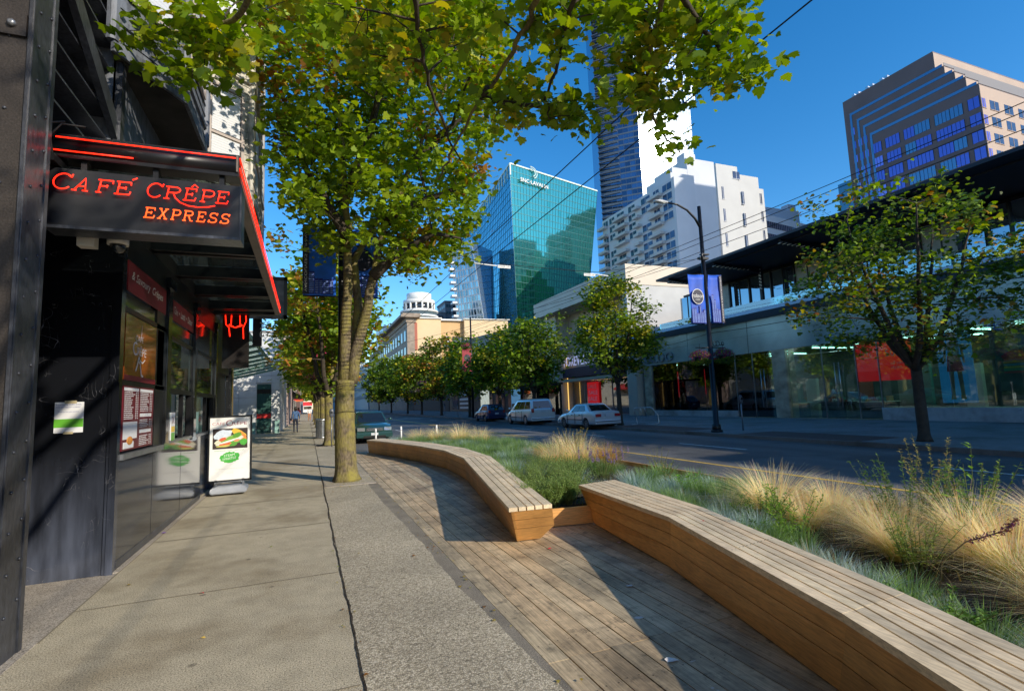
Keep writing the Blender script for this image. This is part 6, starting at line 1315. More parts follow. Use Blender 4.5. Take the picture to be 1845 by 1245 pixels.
basket('pink flower basket hanging by the second tree of the left row',.45,26.2,3.0,.5,pink,5); basket('pink and white flower basket low right beside the second left tree trunk',1.35,25.6,2.7,.5,pink+[(.7,.6,.6)],6)
def smallbanner(label,x,y,z,c,w=.7,h=1.4):
    b=thing('street_banner',label,'banner',(x,y,z)); g=MB(); g.box(0,w,-.01,.01,-h,0); g.build('cloth',c,b); return b
mg=flat('banner_magenta',(.55,.03,.16))
smallbanner('bright pink banner among the left row of trees',.2,30,5.2,mg,.9,1.3)
pl2=thing('banner_pole','dark pole across the road carrying a red banner before the dark trees','pole',(15.5,50.0,0)); G=MB(); G.tube([(0,0,0),(0,0,10.2)],[.13,.08],8); G.tube([(-1.2,0,6.5),(0,0,6.9)],.03,5); G.build('pole',M['black_metal'],pl2)
rb_=smallbanner('red banner with round black emblem on the pole before the dark trees',14.5,49.9,7.0,flat('banner_red',(.30,.01,.03)),.95,2.3)
G=MB(); G.add([(.5+.33*math.cos(2*PI*k/24),-.015,-.95+.35*math.sin(2*PI*k/24)) for k in range(24)],[tuple(range(24))],sm=False); G.build('emblem_disc',dk,rb_)
basket('red flower cluster at the top of the far banner pole',14.9,49.8,7.25,.45,[(.6,.03,.1)],9,600)
basket('magenta flower basket far across the road in front of the olive trees',15.3,74,4.5,.75,[(.45,.06,.35)],10,600); basket('purple flower basket lower, far across the road in front of the olive trees',15.0,78,3.6,.75,[(.3,.08,.45)],11,600)
# bike rack
bk=thing('bike_rack','angled chrome bicycle rack on the far pavement beside the silver sedan','bike rack',(17.2,23.8,0))
G=MB()
for pts in ([(-.55,.5,.02),(-.1,.6,.02),(-.30,.5,.55),(-.42,.45,.86),(-.3,.42,.93),(.28,-.1,.93),(.38,-.14,.88),(.62,-.3,.5),(.62,-.36,.1),(.5,-.3,.02),(.1,.1,.02)],): G.tube(pts,.028,8)
for f_ in (.3,.6): G.tube([(-.3+.58*f_,.42-.52*f_,.93),(-.12+.58*f_,.46-.52*f_,.45)],.018,6)
G.build('tube_frame',M['chrome'],bk)
# info sign + ad shelter
inf=thing('information_sign','round white information sign on a post behind the blue hatchback','sign',(17.3,46.6,0)); G=MB(); G.tube([(0,0,0),(0,0,3.0)],.06,8); G.build('post',flat('sign_grey',(.4,.42,.45)),inf)
G=MB(); G.tube([(0,-.03,3.3),(0,.03,3.3)],.36,24); G.build('disc',M['white'],inf); G=MB(); G.tube([(0,-.035,3.3),(0,-.04,3.3)],.30,24); G.build('disc_face',flat('sign_face',(.6,.68,.78)),inf)
text_mb('i',1,(-.05,-.045,3.14),(1,0,0),(0,0,1),(0,-1,0),0,height=.34,shear=.2).build('lettering',flat('ink_navy',(.02,.04,.12)),inf)
ad=thing('bus_shelter','bus shelter with a light blue advertising panel behind the parked vehicles','bus shelter',(18,44,0))
G=MB(); G.box(-.2,.0,-1.1,1.3,.5,2.7); G.build('ad_case',M['black_metal'],ad); G=MB(); G.box(-.215,-.2,-1.0,1.2,.62,2.6)
adm=mat('ad_blue',(.15,.45,.75),.3,emit=(.12,.4,.75),es=.35,var=.2,vs=1); G.build('ad_panel',adm,ad)
G=MB(); G.box(-.22,-.215,-.2,1.1,.62,1.3); G.build('ad_picture',mat('ad_picture_brown',(.25,.1,.05),.5,var=.8,vs=3),ad); 
g=text_mb('Greek Wrap',1,(-.225,.9,1.9),(0,-1,0),(0,0,1),(-1,0,0),0,width=1.3); g.build('lettering',flat('ink_navy',(.02,.04,.12)),ad)
G=MB(); G.box(-.4,1.3,-6.5,1.5,2.75,2.9); G.build('roof',M['black_metal'],ad); G=MB(); G.box(1.2,1.25,-6.3,1.3,.3,2.75); G.build('glass_wall',M['clear2'],ad); 
for y in (-6.2,-2.6):
    G=MB(); G.tube([(1.15,y,0),(1.15,y,2.75)],.05,8); G.build('post',M['black_metal'],ad)

# ------------------------------------------------------------------ the glass-fronted shop
FX=25.4
SL=(FX,15,0)
sh=thing('glass_storefront','long two-storey glass shop with a flat overhanging roof on the right','store building',SL)
def PSH(mb,name,m,par=None): return inv(SL,mb).build(name,m,par or sh)
wallg=mat('seafoam_panel',(.30,.38,.38),.18,.15,var=.25,vs=.6,spec=.8); gran=special('granite_base',(.45,.43,.42),'concrete'); stone=mat('polished_pilaster',(.40,.37,.28),.22,.1,var=.5,vs=1.3,stretch=(1,1,1.5),spec=.7)
slabm=mat('slab_edge',(.35,.45,.60),.35,.3,var=.15)
G=MB(); G.box(FX,FX+1.2,-14,16.5,0,.57); G.box(FX,FX+1.2,25.4,33.9,0,.40); PSH(G,'granite_base',gran)
G=MB()
for k in range(9):
    y0=-14+k*5.44; G.box(FX-.06,FX+.5,y0+.02,y0+5.42,3.92,5.0)
    G.box(FX-.05,FX+.5,y0+.02,y0+5.42,5.01,6.0)
PSH(G,'fascia_panel',wallg)
G=MB(); G.box(FX-1.5,FX+3,-14,34.9,6.08,6.28); PSH(G,'ledge',slabm)
G=MB(); G.add([(FX-1.5,-14,6.08),(FX-.1,-14,5.9),(FX-.1,34.9,5.9),(FX-1.5,34.9,6.08)],[(0,1,2,3)],sm=False); PSH(G,'ledge_soffit',mat('ledge_soffit',(.16,.24,.36),.4,.2))
for a_ in ((FX-.04,FX+.7,21.55,22.45,0,3.92),(FX-.03,FX+.6,34.0,34.9,0,3.92)):
    G=MB(); G.box(*a_); PSH(G,'pilaster',stone)
G=MB(); G.box(FX+.05,FX+.12,25.4,34,.40,.48); PSH(G,'pilaster',stone) if 0 else None
# panes and thin frames, ground floor
ylist=[-14,-10.5,-7,-3.5,0,3.5,7,10.6,13.6,16.5,17.6,19.4,21.5]
for a,b in zip(ylist,ylist[1:]):
    G=MB(); z0=.57 if b<=16.5 else .02; G.box(FX+.1,FX+.115,a+.02,b-.02,z0,3.92); PSH(G,'window_pane',M['clear'])
for a,b in ((22.5,24),(24,25.4),(25.4,28.2),(28.2,31),(31,33.95)):
    G=MB(); z0=.40 if a>25 else .02; G.box(FX+.1,FX+.115,a+.02,b-.02,z0,3.92); PSH(G,'window_pane',M['clear'])
for y in (16.5,17.6,19.4,22.5,24,25.4,33.95): G=MB(); G.box(FX+.08,FX+.16,y-.02,y+.02,.02,3.92); PSH(G,'window_frame',M['chrome_dk'])
for y in (18.4,18.65,23.1,23.35):
    G=MB(); G.tube([(FX-.02,y,.6),(FX-.02,y,2.9)],.018,8); PSH(G,'door_handle',M['chrome'])
# interior
intw=mat('shop_interior',(.12,.15,.15),.6,var=.8,vs=.9); floor_=mat('shop_floor',(.05,.055,.055),.15,var=.2)
G=MB(); G.box(FX+6,FX+6.2,-14,34.9,0,3.9); PSH(G,'interior_wall',intw); G=MB(); G.box(FX+.7,FX+6,-14,34.9,-.02,.015); PSH(G,'interior_floor',floor_); G=MB(); G.box(FX+.5,FX+6,-14,34.9,3.93,4.0); PSH(G,'interior_ceiling',mat('shop_ceiling',(.12,.2,.19),.5,var=.4,vs=2))
G=MB(); G.box(FX,FX+6,-14.2,-14,0,9); G.box(FX+.6,FX+6.2,34.9,35,0,6); G.box(FX+.6,FX+.65,22.4,22.5,0,0.1); PSH(G,'end_wall',M['black_matte'])
for y in (2,8,10,11.5,13,14.5,16,18.5,20.5,24,25.6,27,28.6,30,31.5,33):
    G=MB(); G.box(FX+1.0,FX+4.8,y,y+.10,3.86,3.9); PSH(G,'ceiling_light',mat('shop_tube','x' and (.8,.9,.85),.5,emit=(.55,1,.85),es=6) if 'shop_tube' not in bpy.data.materials else bpy.data.materials['shop_tube'])
R=random.Random(9)
for i in range(16):
    y=R.uniform(6,33); x=FX+R.uniform(1.6,5)
    d=thing('display_table','low display table of shoes and bags in the glass shop window bay %s'%('one' if 0 else ''),'display table',(x,y,0.015),0,'display tables inside the glass shop') ; d['label']='dark display table standing in the dim interior of the glass shop'
    g=MB(); g.box(-.5,.5,-.8,.8,.75,.8); g.build('table_top',M['white'] if i%3==0 else M['black_metal'],d); g=MB(); g.box(-.4,.4,-.7,.7,0,.75); g.build('base',intw,d)
    g=MB()
    for k in range(7): 
        yy=-.7+k*.22; g.box(-.1+R.uniform(-.2,.2),.12,yy,yy+.12,.8,.8+R.uniform(.08,.3),col=R.choice([(.5,.35,.15),(.5,.5,.5),(.1,.1,.1),(.4,.1,.05),(.1,.3,.3)]))
    g.build('goods',mat('display_goods','x' and (1,1,1),.5,attr=True) if 'display_goods' not in bpy.data.materials else bpy.data.materials['display_goods'],d)
def poster(label,y0,y1,z0,z1,m,x=FX+.6,name='window_poster'):
    t=thing(name,label,'poster',(x,y0,z0)); g=MB(); g.box(0,.03,0,y1-y0,0,z1-z0); g.build('panel',m,t); return t
pr_=mat('sale_red',(.42,.015,.02),.5,emit=(.55,.01,.015),es=.5,var=.15); W_=M['white']  # sale posters glow slightly in place of shop light falling on them
def ptext(t,txt,y,z,h=None,w=None,m=None): text_mb(txt,1,(-.006,y,z),(0,-1,0),(0,0,1),(-1,0,0),0,width=w,height=h).build('lettering',m or W_,t)
def boxicon(t,y,z,s):
    g=MB()
    for (a,b,c,d) in ((0,s,0,.03),(0,s,s-.03,s),(0,.03,0,s),(s-.03,s,0,s),(s*.3,s*.36,s*.2,s*.8),(s*.64,s*.7,s*.2,s*.8),(s*.25,s*.45,s*.47,s*.53),(s*.55,s*.75,s*.47,s*.53)): g.box(-.008,-.004,y-b,y-a,z+c,z+d)
    g.build('emblem',W_,t)
p1=poster('large red sale poster with a framed emblem behind the nearest shop tree',15.3,17.9,1.85,3.75,pr_); boxicon(p1,2.35,1.15,.5); ptext(p1,'50%',1.15,1.15,w=.75); ptext(p1,'off select',.95,.75,w=.75); ptext(p1,'styles',.95,.5,w=.5)
p2=poster('red sale poster with emblem in the leftmost window of the glass shop',31.4,33.7,1.35,3.3,pr_,FX+1.0); boxicon(p2,1.7,.85,.5)
p3=poster('red sale poster reading 50% just left of the lamp pole shop window',28.6,30.9,1.5,3.3,pr_,FX+1.2); ptext(p3,'50%',1.6,.8,w=.8)
p4=poster('red sale poster right of the lamp pole with white lettering',25.7,27.6,1.45,3.3,pr_,FX+1.0); ptext(p4,'50%',1.4,1.0,w=.8); ptext(p4,'off',1.2,.7,w=.4)
# blue poster: a figure in a red skirt, simplified print
p5=poster('tall blue window poster of a standing figure in a red skirt, right window',12.95,14.25,.75,3.85,mat('poster_blue',(.02,.16,.35),.4,emit=(.01,.10,.25),es=.5,var=.4,vs=1.5))  # slight glow stands for the interior light on the print
g=MB()
def pb(pts,col,x): g.add([(x,y,z) for y,z in pts],[tuple(range(len(pts)))],col,0,False)
sk=(.45,.25,.15)
pb([(.58,2.62),(.76,2.62),(.82,2.85),(.74,3.0),(.6,3.0),(.54,2.84)],(.08,.04,.03),-.004); pb([(.6,2.66),(.73,2.66),(.76,2.84),(.68,2.93),(.59,2.84)],sk,-.006); pb([(.48,2.0),(.88,2.0),(.92,2.55),(.72,2.64),(.44,2.55)],(.25,.4,.45),-.005)
pb([(.36,1.35),(1.0,1.35),(.92,2.05),(.46,2.05)],(.5,.06,.08),-.007); pb([(.42,.35),(.56,.35),(.62,1.38),(.44,1.38)],sk,-.006); pb([(.78,.35),(.92,.35),(.92,1.38),(.74,1.38)],sk,-.006); pb([(.34,2.5),(.44,2.5),(.36,1.7),(.28,1.7)],sk,-.006); pb([(.92,2.5),(1.02,2.5),(1.08,1.8),(1.0,1.75)],sk,-.006); pb([(.38,.15),(.58,.15),(.58,.36),(.42,.36)],(.5,.3,.08),-.007); pb([(.76,.15),(.96,.15),(.92,.36),(.78,.36)],(.5,.3,.08),-.007)
g.build('printed_figure',mat('print_colours',(1,1,1),.6,attr=True),p5)
p6=poster('narrow window poster with a leg and a stack of coloured sandals, far right',11.0,12.2,1.2,3.8,mat('poster_dim',(.09,.12,.11),.4,var=.4,vs=2))
g=MB(); pb([(.4,1.6),(.65,1.6),(.78,2.5),(.42,2.5)],sk,-.005); pb([(.2,1.2),(.9,1.2),(1.0,1.4),(.6,1.65),(.3,1.6)],(.55,.04,.06),-.006)
for k,c in enumerate(((.6,.3,.05),(.1,.3,.4),(.5,.5,.1),(.1,.4,.2),(.5,.1,.1))): pb([(.2,1.1-k*.1),(.95,1.1-k*.1),(.95,1.18-k*.1),(.2,1.18-k*.1)],c,-.006)
g.build('printed_figure',bpy.data.materials['print_colours'],p6)
R=random.Random(17)
for i in range(14):
    y=6.5+i*1.95+R.uniform(-.3,.3); x=FX+R.uniform(2.5,4.8)
    d=thing('clothes_mannequin' if 0 else 'display_stand','white lit display column with goods inside the glass shop','display stand',(x,y,.015),0,'display columns inside the glass shop')
    g=MB(); g.box(-.12,.12,-.35,.35,0,2.2+R.uniform(-.5,.4)); g.build('column',flat('stand_%d'%(i%4),[(.55,.58,.55),(.1,.3,.28),(.3,.3,.28),(.45,.12,.08)][i%4]),d)
# shop name
T=text_mb('ALDO',1,(FX-.14,34.3,4.08),(0,-1,0),(0,0,1),(-1,0,0),0,width=3.2,height=.68)
T2=MB(); T2.v=[(x,y,z) for x,y,z in T.v]; T2.f=T.f; T2.c=T.c; T2.m=T.m; T2.smooth=T.smooth
ltr=inv((FX,34.3,4.08),T2); nm=thing('shop_letters','brushed metal ALDO letters on the pale fascia','sign',(FX,34.3,4.08)); lo=ltr.build('lettering',M['chrome_dk'],nm); so=lo.modifiers.new('s','SOLIDIFY'); so.thickness=.08; so.offset=0
# upper floor
ug=mat('upper_glass',(.27,.35,.42),.03,.9)
ux=27.0
G=MB(); G.box(ux+.6,ux+9,-14,31.5,6.2,9.1); PSH(G,'upper_core',mat('upper_interior',(.30,.27,.2),.7,var=.3))
y=-14; k=0
while y<31:
    G=MB(); G.box(ux,ux+.03,y+.04,y+1.66,6.5,8.95); PSH(G,'upper_pane',ug if (k%4) else mat('upper_blind','x' and (.35,.33,.27),.3,var=.2) if 'upper_blind' not in bpy.data.materials else bpy.data.materials['upper_blind']); y+=1.7; k+=1
G=MB(); y=-14
while y<31.4: G.box(ux-.10,ux+.04,y-.045,y+.045,6.28,9.1); G.box(ux-.04,ux+.04,y+.82,y+.87,6.28,9.1); y+=1.7
G.box(ux-.06,ux+.1,-14,31.4,6.28,6.5); G.box(ux-.06,ux+.1,-14,31.4,8.95,9.1); PSH(G,'upper_mullion',M['black_metal'])
G=MB(); G.box(FX-.9,ux,-14,31,6.28,6.34); PSH(G,'terrace_floor',slabm)
G=MB(); G.box(FX-1.2,FX-1.18,-14,31,6.28,6.75); PSH(G,'glass_balustrade',M['green_gl'] if 0 else glassmat('balustrade_glass',(.45,.75,.72),1.0))
roofm=mat('dark_roof_steel',(.014,.017,.03),.5,.2)
G=MB(); G.box(22.9,ux+9.5,-14,28.2,9.14,9.30)
G.box(21.96,22.92,-14,28.2,9.2,9.34)
PSH(G,'roof',roofm)
strw=flat('sun_stripe_white',(.6,.6,.58))  # white dashes paint the stripes of sun that fall on the brackets
for y in (-10,-4.3,1.4,7.1,12.8,18.6,23.2,27.3):
    G=MB(); G.box(ux-1.15,ux-.97,y-.09,y+.09,6.3,9.15); G.add([(22.3,y-.06,9.12),(22.3,y+.06,9.12),(ux-1,y+.06,8.75),(ux-1,y-.06,8.75),(22.3,y-.06,9.2),(22.3,y+.06,9.2),(ux-1,y+.06,9.14),(ux-1,y-.06,9.14)],[(0,1,2,3),(0,4,5,1),(1,5,6,2),(3,7,4,0)],sm=False); PSH(G,'roof_bracket',roofm)
    G=MB()
    for k in range(9): G.obox((22.25+k*.32,y-.075,9.0-k*.012),(.9,0,.3),(0,1,0),(0,0,1),0,.16,-.01,.15,-.02,.02)
    for k in range(7): G.obox((ux-1.17,y-.1,8.95-k*.20),(0,.8,.5),(0,-.5,.8),(1,0,0),0,.2,0,.07,-.01,.01)
    PSH(G,'sun_stripes',strw)
# festoon wire
def wire(label,pts,r=.012,sag=0,name='overhead_wire',n=14,group=None):
    g=MB(); P=[]
    for a,b in zip(pts,pts[1:]):
        a=Vector(a);b=Vector(b)
        for i in range(n): t=i/n; P.append(a.lerp(b,t)-Vector((0,0,sag*4*t*(1-t))))
    P.append(Vector(pts[-1])); g.tube(P,r,5,False); return tag(g.build(name,M['black_matte']),label,'wire',group)

# ------------------------------------------------------------------ tan store with recessed entrance
FL_=(24.2,34.9,0)
f2=thing('tan_store','tan two-storey store with recessed entrance between the glass shop and the dark row','store building',FL_)
def P2(mb,name,m,par=None): return inv(FL_,mb).build(name,m,par or f2)
tan=mat('tan_panel',(.50,.43,.35),.5,.05,var=.1,vs=.6,spec=.5)
G=MB(); G.box(24.2,40,34.9,53.4,10.7,12.4); P2(G,'upper_mass',tan)
G=MB(); G.box(24.2,40,34.95,35.3,6.0,10.7); G.box(24.2,27,34.95,35.3,3.9,6.0); P2(G,'side_wall',mat('grey_panel',(.42,.42,.42),.5,var=.1,vs=.7))
G=MB(); G.box(25.3,27,50.2,53.4,0,10.7); G.box(24.9,27,35.3,36.6,0,10.7); G.box(27,27.3,35.3,50.2,3.6,10.7); P2(G,'wall',tan)
G=MB(); G.box(26.9,26.98,40,47.5,6.9,9.6); w=P2(G,'upper_window',dkg); G=MB(); [G.box(26.84,26.9,40+k*.9-.03,40+k*.9+.03,6.9,9.6) for k in range(9)]; P2(G,'window_bars',M['white'])
G=MB(); G.box(25.9,27.0,37.5,50.2,3.75,4.75); P2(G,'sign_fascia',mat('navy_fascia',(.02,.025,.06),.3,.2)) 
G=MB(); G.box(25.6,27.0,39,49.8,3.3,3.6); P2(G,'entrance_header',mat('beige_header',(.45,.36,.24),.4))
for a,b in ((36.7,39.5),(39.5,42.3),(42.3,45.0),(45.0,47.6),(47.6,50.1)):
    G=MB(); G.box(27.05,27.07,a+.04,b-.04,.02,3.3); P2(G,'window_pane',M['clear2'])
for y in (36.7,39.5,42.3,45,47.6,50.1): G=MB(); G.box(27.0,27.12,y-.05,y+.05,0,3.3); P2(G,'window_frame',M['chrome_dk'])
warm=mat('store_interior_warm',(.35,.25,.15),.6,var=.9,vs=1.2); G=MB(); G.box(31,31.2,35.3,50.2,0,3.6); G.box(27.2,31,35.3,50.2,3.5,3.6); P2(G,'interior_wall',warm)
for y in (37.5,40.5,43.5,46.5,49):
    G=MB(); G.box(28,30.4,y,y+.35,3.42,3.49); P2(G,'ceiling_light',mat('warm_lamp','x' and (1,.8,.5),.5,emit=(1,.62,.25),es=5) if 'warm_lamp' not in bpy.data.materials else bpy.data.materials['warm_lamp'])
G=MB(); G.box(26.3,26.34,49.9,50.05,.3,6.2); P2(G,'light_strip',mat('gold_strip','x' and (1,.7,.2),.5,emit=(1,.6,.15),es=1.2) if 'gold_strip' not in bpy.data.materials else bpy.data.materials['gold_strip'])
sl=poster('red SALE poster striped with white in the tan store window',44.6,46.8,.5,3.15,pr_,26.9)
for k in range(4): ptext(sl,'SALE',2.05-.12*(k%2),2.0-k*.62,w=1.7,h=.42)
R=random.Random(31)
for i in range(26):
    y=R.uniform(36.9,50); x=R.uniform(27.8,30.4)
    g=MB(); g.box(-.15,.15,-.25,.25,.2,R.uniform(1.2,1.9)); o=g.build('clothes_rail',flat('goods_%d'%(i%6),[(.5,.1,.08),(.6,.5,.4),(.08,.08,.1),(.6,.6,.62),(.35,.2,.1),(.1,.15,.3)][i%6]),loc=(x,y,0.0)); tag(o,'rail of hanging clothes in the warm interior of the tan store','clothes rail','clothes rails inside the tan store')
T=text_mb('FOREVER 21',1,(25.88,49.75,5.08-.85+.0),(0,-1,0),(0,0,1),(-1,0,0),0,width=6.2,height=1.0); T.v=[(x-25.88,y-49.75,z-4.23) for x,y,z in T.v]
nm=thing('shop_letters','white FOREVER 21 letters above the tan store entrance','sign',(25.86,49.75,4.95)); lo=T.build('lettering',mat('lit_letters',(.6,.6,.75),.4,emit=(.55,.55,.8),es=.5),nm); so=lo.modifiers.new('s','SOLIDIFY'); so.thickness=.03; so.offset=0

# dark low row with striped wall
DL=(25.4,56,0); dr=thing('dark_store','long dark low store with a black and white striped panel beyond the tan store','store building',DL)
G=MB(); v=[(25.4,53.5,0),(45,53.5,0),(45,97,0),(25.4,97,0),(25.4,53.5,10.2),(45,53.5,10.2),(45,97,12.4),(25.4,97,12.4)]; G.add(v,[(0,1,5,4),(1,2,6,5),(2,3,7,6),(3,0,4,7),(4,5,6,7)],sm=False); inv(DL,G).build('wall',mat('charcoal_wall',(.05,.047,.05),.5,var=.2,vs=.5),dr)
G=MB(); G.add([(25.2,53.4,10.2),(25.2,97.1,12.4),(25.2,97.1,12.9),(25.2,53.4,10.7),(45,53.4,10.2),(45,97.1,12.4),(45,97.1,12.9),(45,53.4,10.7)],[(0,1,2,3),(3,2,6,7),(0,3,7,4),(0,4,5,1),(1,5,6,2)],sm=False); inv(DL,G).build('parapet',mat('brown_parapet',(.18,.14,.11),.6),dr)
G=MB(); [G.box(25.3,25.39,83.5,89.5,.5+k*.72,.5+k*.72+.36) for k in range(14)]; inv(DL,G).build('white_stripes',M['white'],dr)
text_mb('SEP',1,(25.25,79,8.3),(0,-1,0),(0,0,1),(-1,0,0),0,width=4).build('lettering',M['white'],None) if 0 else None
T=text_mb('SEP',1,(25.3,80.5,8.6),(0,-1,0),(0,0,1),(-1,0,0),0,width=4.2); inv(DL,T).build('lettering',M['white'],dr)
for y in (57,62,67,72,91):
    G=MB(); G.box(25.35,25.39,y,y+3.6,.4,3.4); inv(DL,G).build('window',dkg,dr)
G=MB(); G.box(25.3,25.36,73.5,77.5,.6,3.3); inv(DL,G).build('lit_window',mat('lit_window',(.6,.6,.5),.5,emit=(.8,.85,.7),es=.5,var=.9,vs=2),dr)
# cream building with heavy cornice
yw=mat('cream_yellow_stucco',(.66,.50,.30),.75,var=.06,vs=.4); yw2=mat('ochre_stucco',(.60,.38,.18),.75,var=.06,vs=.4); her=mat('heritage_stone',(.30,.24,.19),.7,var=.3,vs=1)
YL=(36,137,0); yb=thing('cream_building','cream yellow building with heavy brown cornice at its street corner','building',YL)
def PY(mb,name,m,par=None): return inv(YL,mb).build(name,m,par or yb)
G=MB(); G.box(25.4,34.0,137,180,0,24.6); G.box(40.5,53.5,136.4,170,0,24.2); PY(G,'wall',yw); G=MB(); G.box(34.0,40.5,137.8,170,0,24.1); PY(G,'wall',yw2)
G=MB(); G.box(34.0,53.7,136.9,170,24.2,24.6); G.box(40.2,54.0,136,170,24.6,24.75); G.box(27.5,34.2,136.5,180,24.6,24.9); PY(G,'roof_edge',M['white'])
G=MB(); G.box(22.8,28.0,134.8,182,24.6,25.3); G.box(23.3,28,135.3,182,25.3,25.7); G.box(24.3,27,136,181,23.4,24.6); PY(G,'cornice',her)
G=MB(); G.box(24.6,26.6,136.3,182,0,23.4); PY(G,'corner_bay',her); G=MB(); G.box(26.6,27.4,136.6,137.2,16,23.4); PY(G,'brick_strip',flat('brick_red',(.35,.09,.05)))
for y in range(138,180,5):
    for z in (5.5,10.5,15.5,20):
        G=MB(); G.box(24.5,24.6,y,y+2.6,z-1.4,z+1.4); PY(G,'window',dkg)
for x,z in ((35.0,18.5),(37.4,18.5),(39,18.5),(37.4,13),(35,13),(39,13)):
    G=MB(); G.box(x,x+1.4,137.7,137.8,z-1.6,z+1.4); w=PY(G,'window',dkg); G=MB(); G.box(x+.66,x+.74,137.62,137.7,z-1.6,z+1.4); G.box(x,x+1.4,137.62,137.7,z-.1,z+.05); inv(YL,G).build('window_bar',M['white'],w)
for x,y0,y1,h,lab,m_ in ((25.4,97.5,134,9.5,'low dark shop row under the trees beside the cream building',mat('row_brown',(.10,.08,.065),.7,var=.3)),(25.4,184,235,22.5,'heritage brown block with a cornice beyond the cream building',her),(25.4,240,330,21,'grey block far down the right side of the street',mat('far_blue_grey',(.22,.27,.33),.6,var=.2)),):
    simple_building('street_block',lab,x,x+18,y0,y1,h,m_,dkg,1 if h<10 else 4,5,5,2.4,1.9,facing=-1,base=.6 if h<10 else 4,sides=('x','y'))
# ------------------------------------------------------------------ towers on the skyline
def bil(P,u,v): # P = bottom-left, bottom-right, top-right, top-left
    return (P[0]*(1-u)+P[1]*u)*(1-v)+(P[3]*(1-u)+P[2]*u)*v
def curtain(parent,L,P,nx,nz,gm,fm,seed=1,jit=.02,tint=lambda r,u,v:(1,1,1),mw=.14,mh=.28,name='curtain_wall',every=1,gap=.0,tilt=.004):
    """glazed skin of slightly uneven panes with real mullions over four corner points"""
    P=[Vector(p) for p in P]; r=random.Random(seed); n=((P[1]-P[0]).cross(P[3]-P[0])).normalized()
    g=MB()
    for i in range(nx):
        for j in range(nz):
            a,b,c,d=(bil(P,i/nx,j/nz),bil(P,(i+1)/nx,j/nz),bil(P,(i+1)/nx,(j+1)/nz),bil(P,i/nx,(j+1)/nz)); w=(b-a).length
            o=[n*r.uniform(-tilt,tilt)*w for _ in range(4)]
            g.quad(a+o[0],b+o[1],c+o[2],d+o[3],col=tint(r,(i+.5)/nx,(j+.5)/nz))
    inv(L,g).build(name,gm,parent)
    f=MB()
    def bar(a,b,w,dpt=.12):
        d=(b-a).normalized(); s=d.cross(n).normalized(); f.obox(a,d,s,n,0,(b-a).length,-w/2,w/2,.02,dpt)
    if mw: [bar(bil(P,i/nx,0),bil(P,i/nx,1),mw) for i in range(0,nx+1,every)]
    if mh: [bar(bil(P,0,j/nz),bil(P,1,j/nz),mh,.10) for j in range(nz+1)]
    inv(L,f).build('mullions',fm,parent)
# teal glass office with flared walls
tg=special('teal_glass',(.10,.47,.42),'glasswall'); tgd=special('teal_glass_shade',(.17,.50,.58),'glasswall'); fr_t=mat('teal_frame',(.05,.17,.18),.35,.4)
SN=(95,205,0); sn=thing('teal_tower','flared teal glass office tower with rooftop name, centre skyline','office tower',SN)
A=(78.2,190,99.7);B=(126.2,200.3,97.5);Cc=(84.5,285,99.7);Dd=(134,292,97.5)
a=(79.9,192,0);b=(110.5,199.5,0);c_=(77,250,0);d_=(112,255,0)
curtain(sn,SN,[a,b,B,A],30,34,tg,fr_t,1,tint=lambda r,u,v:((.30,.55,.34) if v<.50+.06*math.sin(u*7) else (1,1,.97)) if r.random()>.10 else (.7,.9,.85),mw=.07,mh=.16)  # dark green lower panes: reflection of buildings painted into the tint
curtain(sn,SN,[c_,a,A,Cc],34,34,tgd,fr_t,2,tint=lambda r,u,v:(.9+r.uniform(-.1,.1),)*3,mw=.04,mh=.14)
G=MB(); G.add([b,d_,Dd,B,c_,Cc],[(0,1,2,3),(1,4,5,2)],sm=False); inv(SN,G).build('rear_wall',tgd,sn)
G=MB()
def fin(P0,P1,n_,h0,h1):
    P0=Vector(P0);P1=Vector(P1)
    for i in range(n_+1):
        p=P0.lerp(P1,i/n_); G.box(p.x-.25,p.x+.25,p.y-.25,p.y+.25,p.z-h0,p.z+h1)
fin(A,Cc,24,5,0); inv(SN,G).build('crown_fins',flat('pale_fin',(.6,.75,.72)),sn)
G=MB(); G.obox(A,(Vector(B)-Vector(A)).normalized(),(0,0,1),(.2,-1,0),0,49,-.3,.3,-.3,.3); G.obox(A,(Vector(Cc)-Vector(A)).normalized(),(0,0,1),(-1,0,0),0,95,-.3,.3,-.3,.3); inv(SN,G).build('roof_edge',flat('pale_fin',(.6,.75,.72)),sn)
dU=(Vector(B)-Vector(A)).normalized(); nU=Vector((dU.y,-dU.x,0)).normalized()
T=text_mb('SNC·LAVALIN',1,Vector((82.5,190.7,92.6))+nU*.9,dU,(0,0,1),nU,0,width=14.5); T=inv(SN,T); lo=T.build('lettering',mat('sign_white',(.8,.8,.8),.5),sn); so=lo.modifiers.new('s','SOLIDIFY'); so.thickness=.5
G=MB(); 
for r_ in (2.2,3.2): G.tube([Vector((88,191.9,97.6))+nU*.8+dU*r_*math.cos(t_)+Vector((0,0,r_*.8*math.sin(t_))) for t_ in [math.radians(x) for x in range(-60,100,12)]],.22,5,False)
inv(SN,G).build('emblem',flat('pale_fin',(.6,.75,.72)),sn)
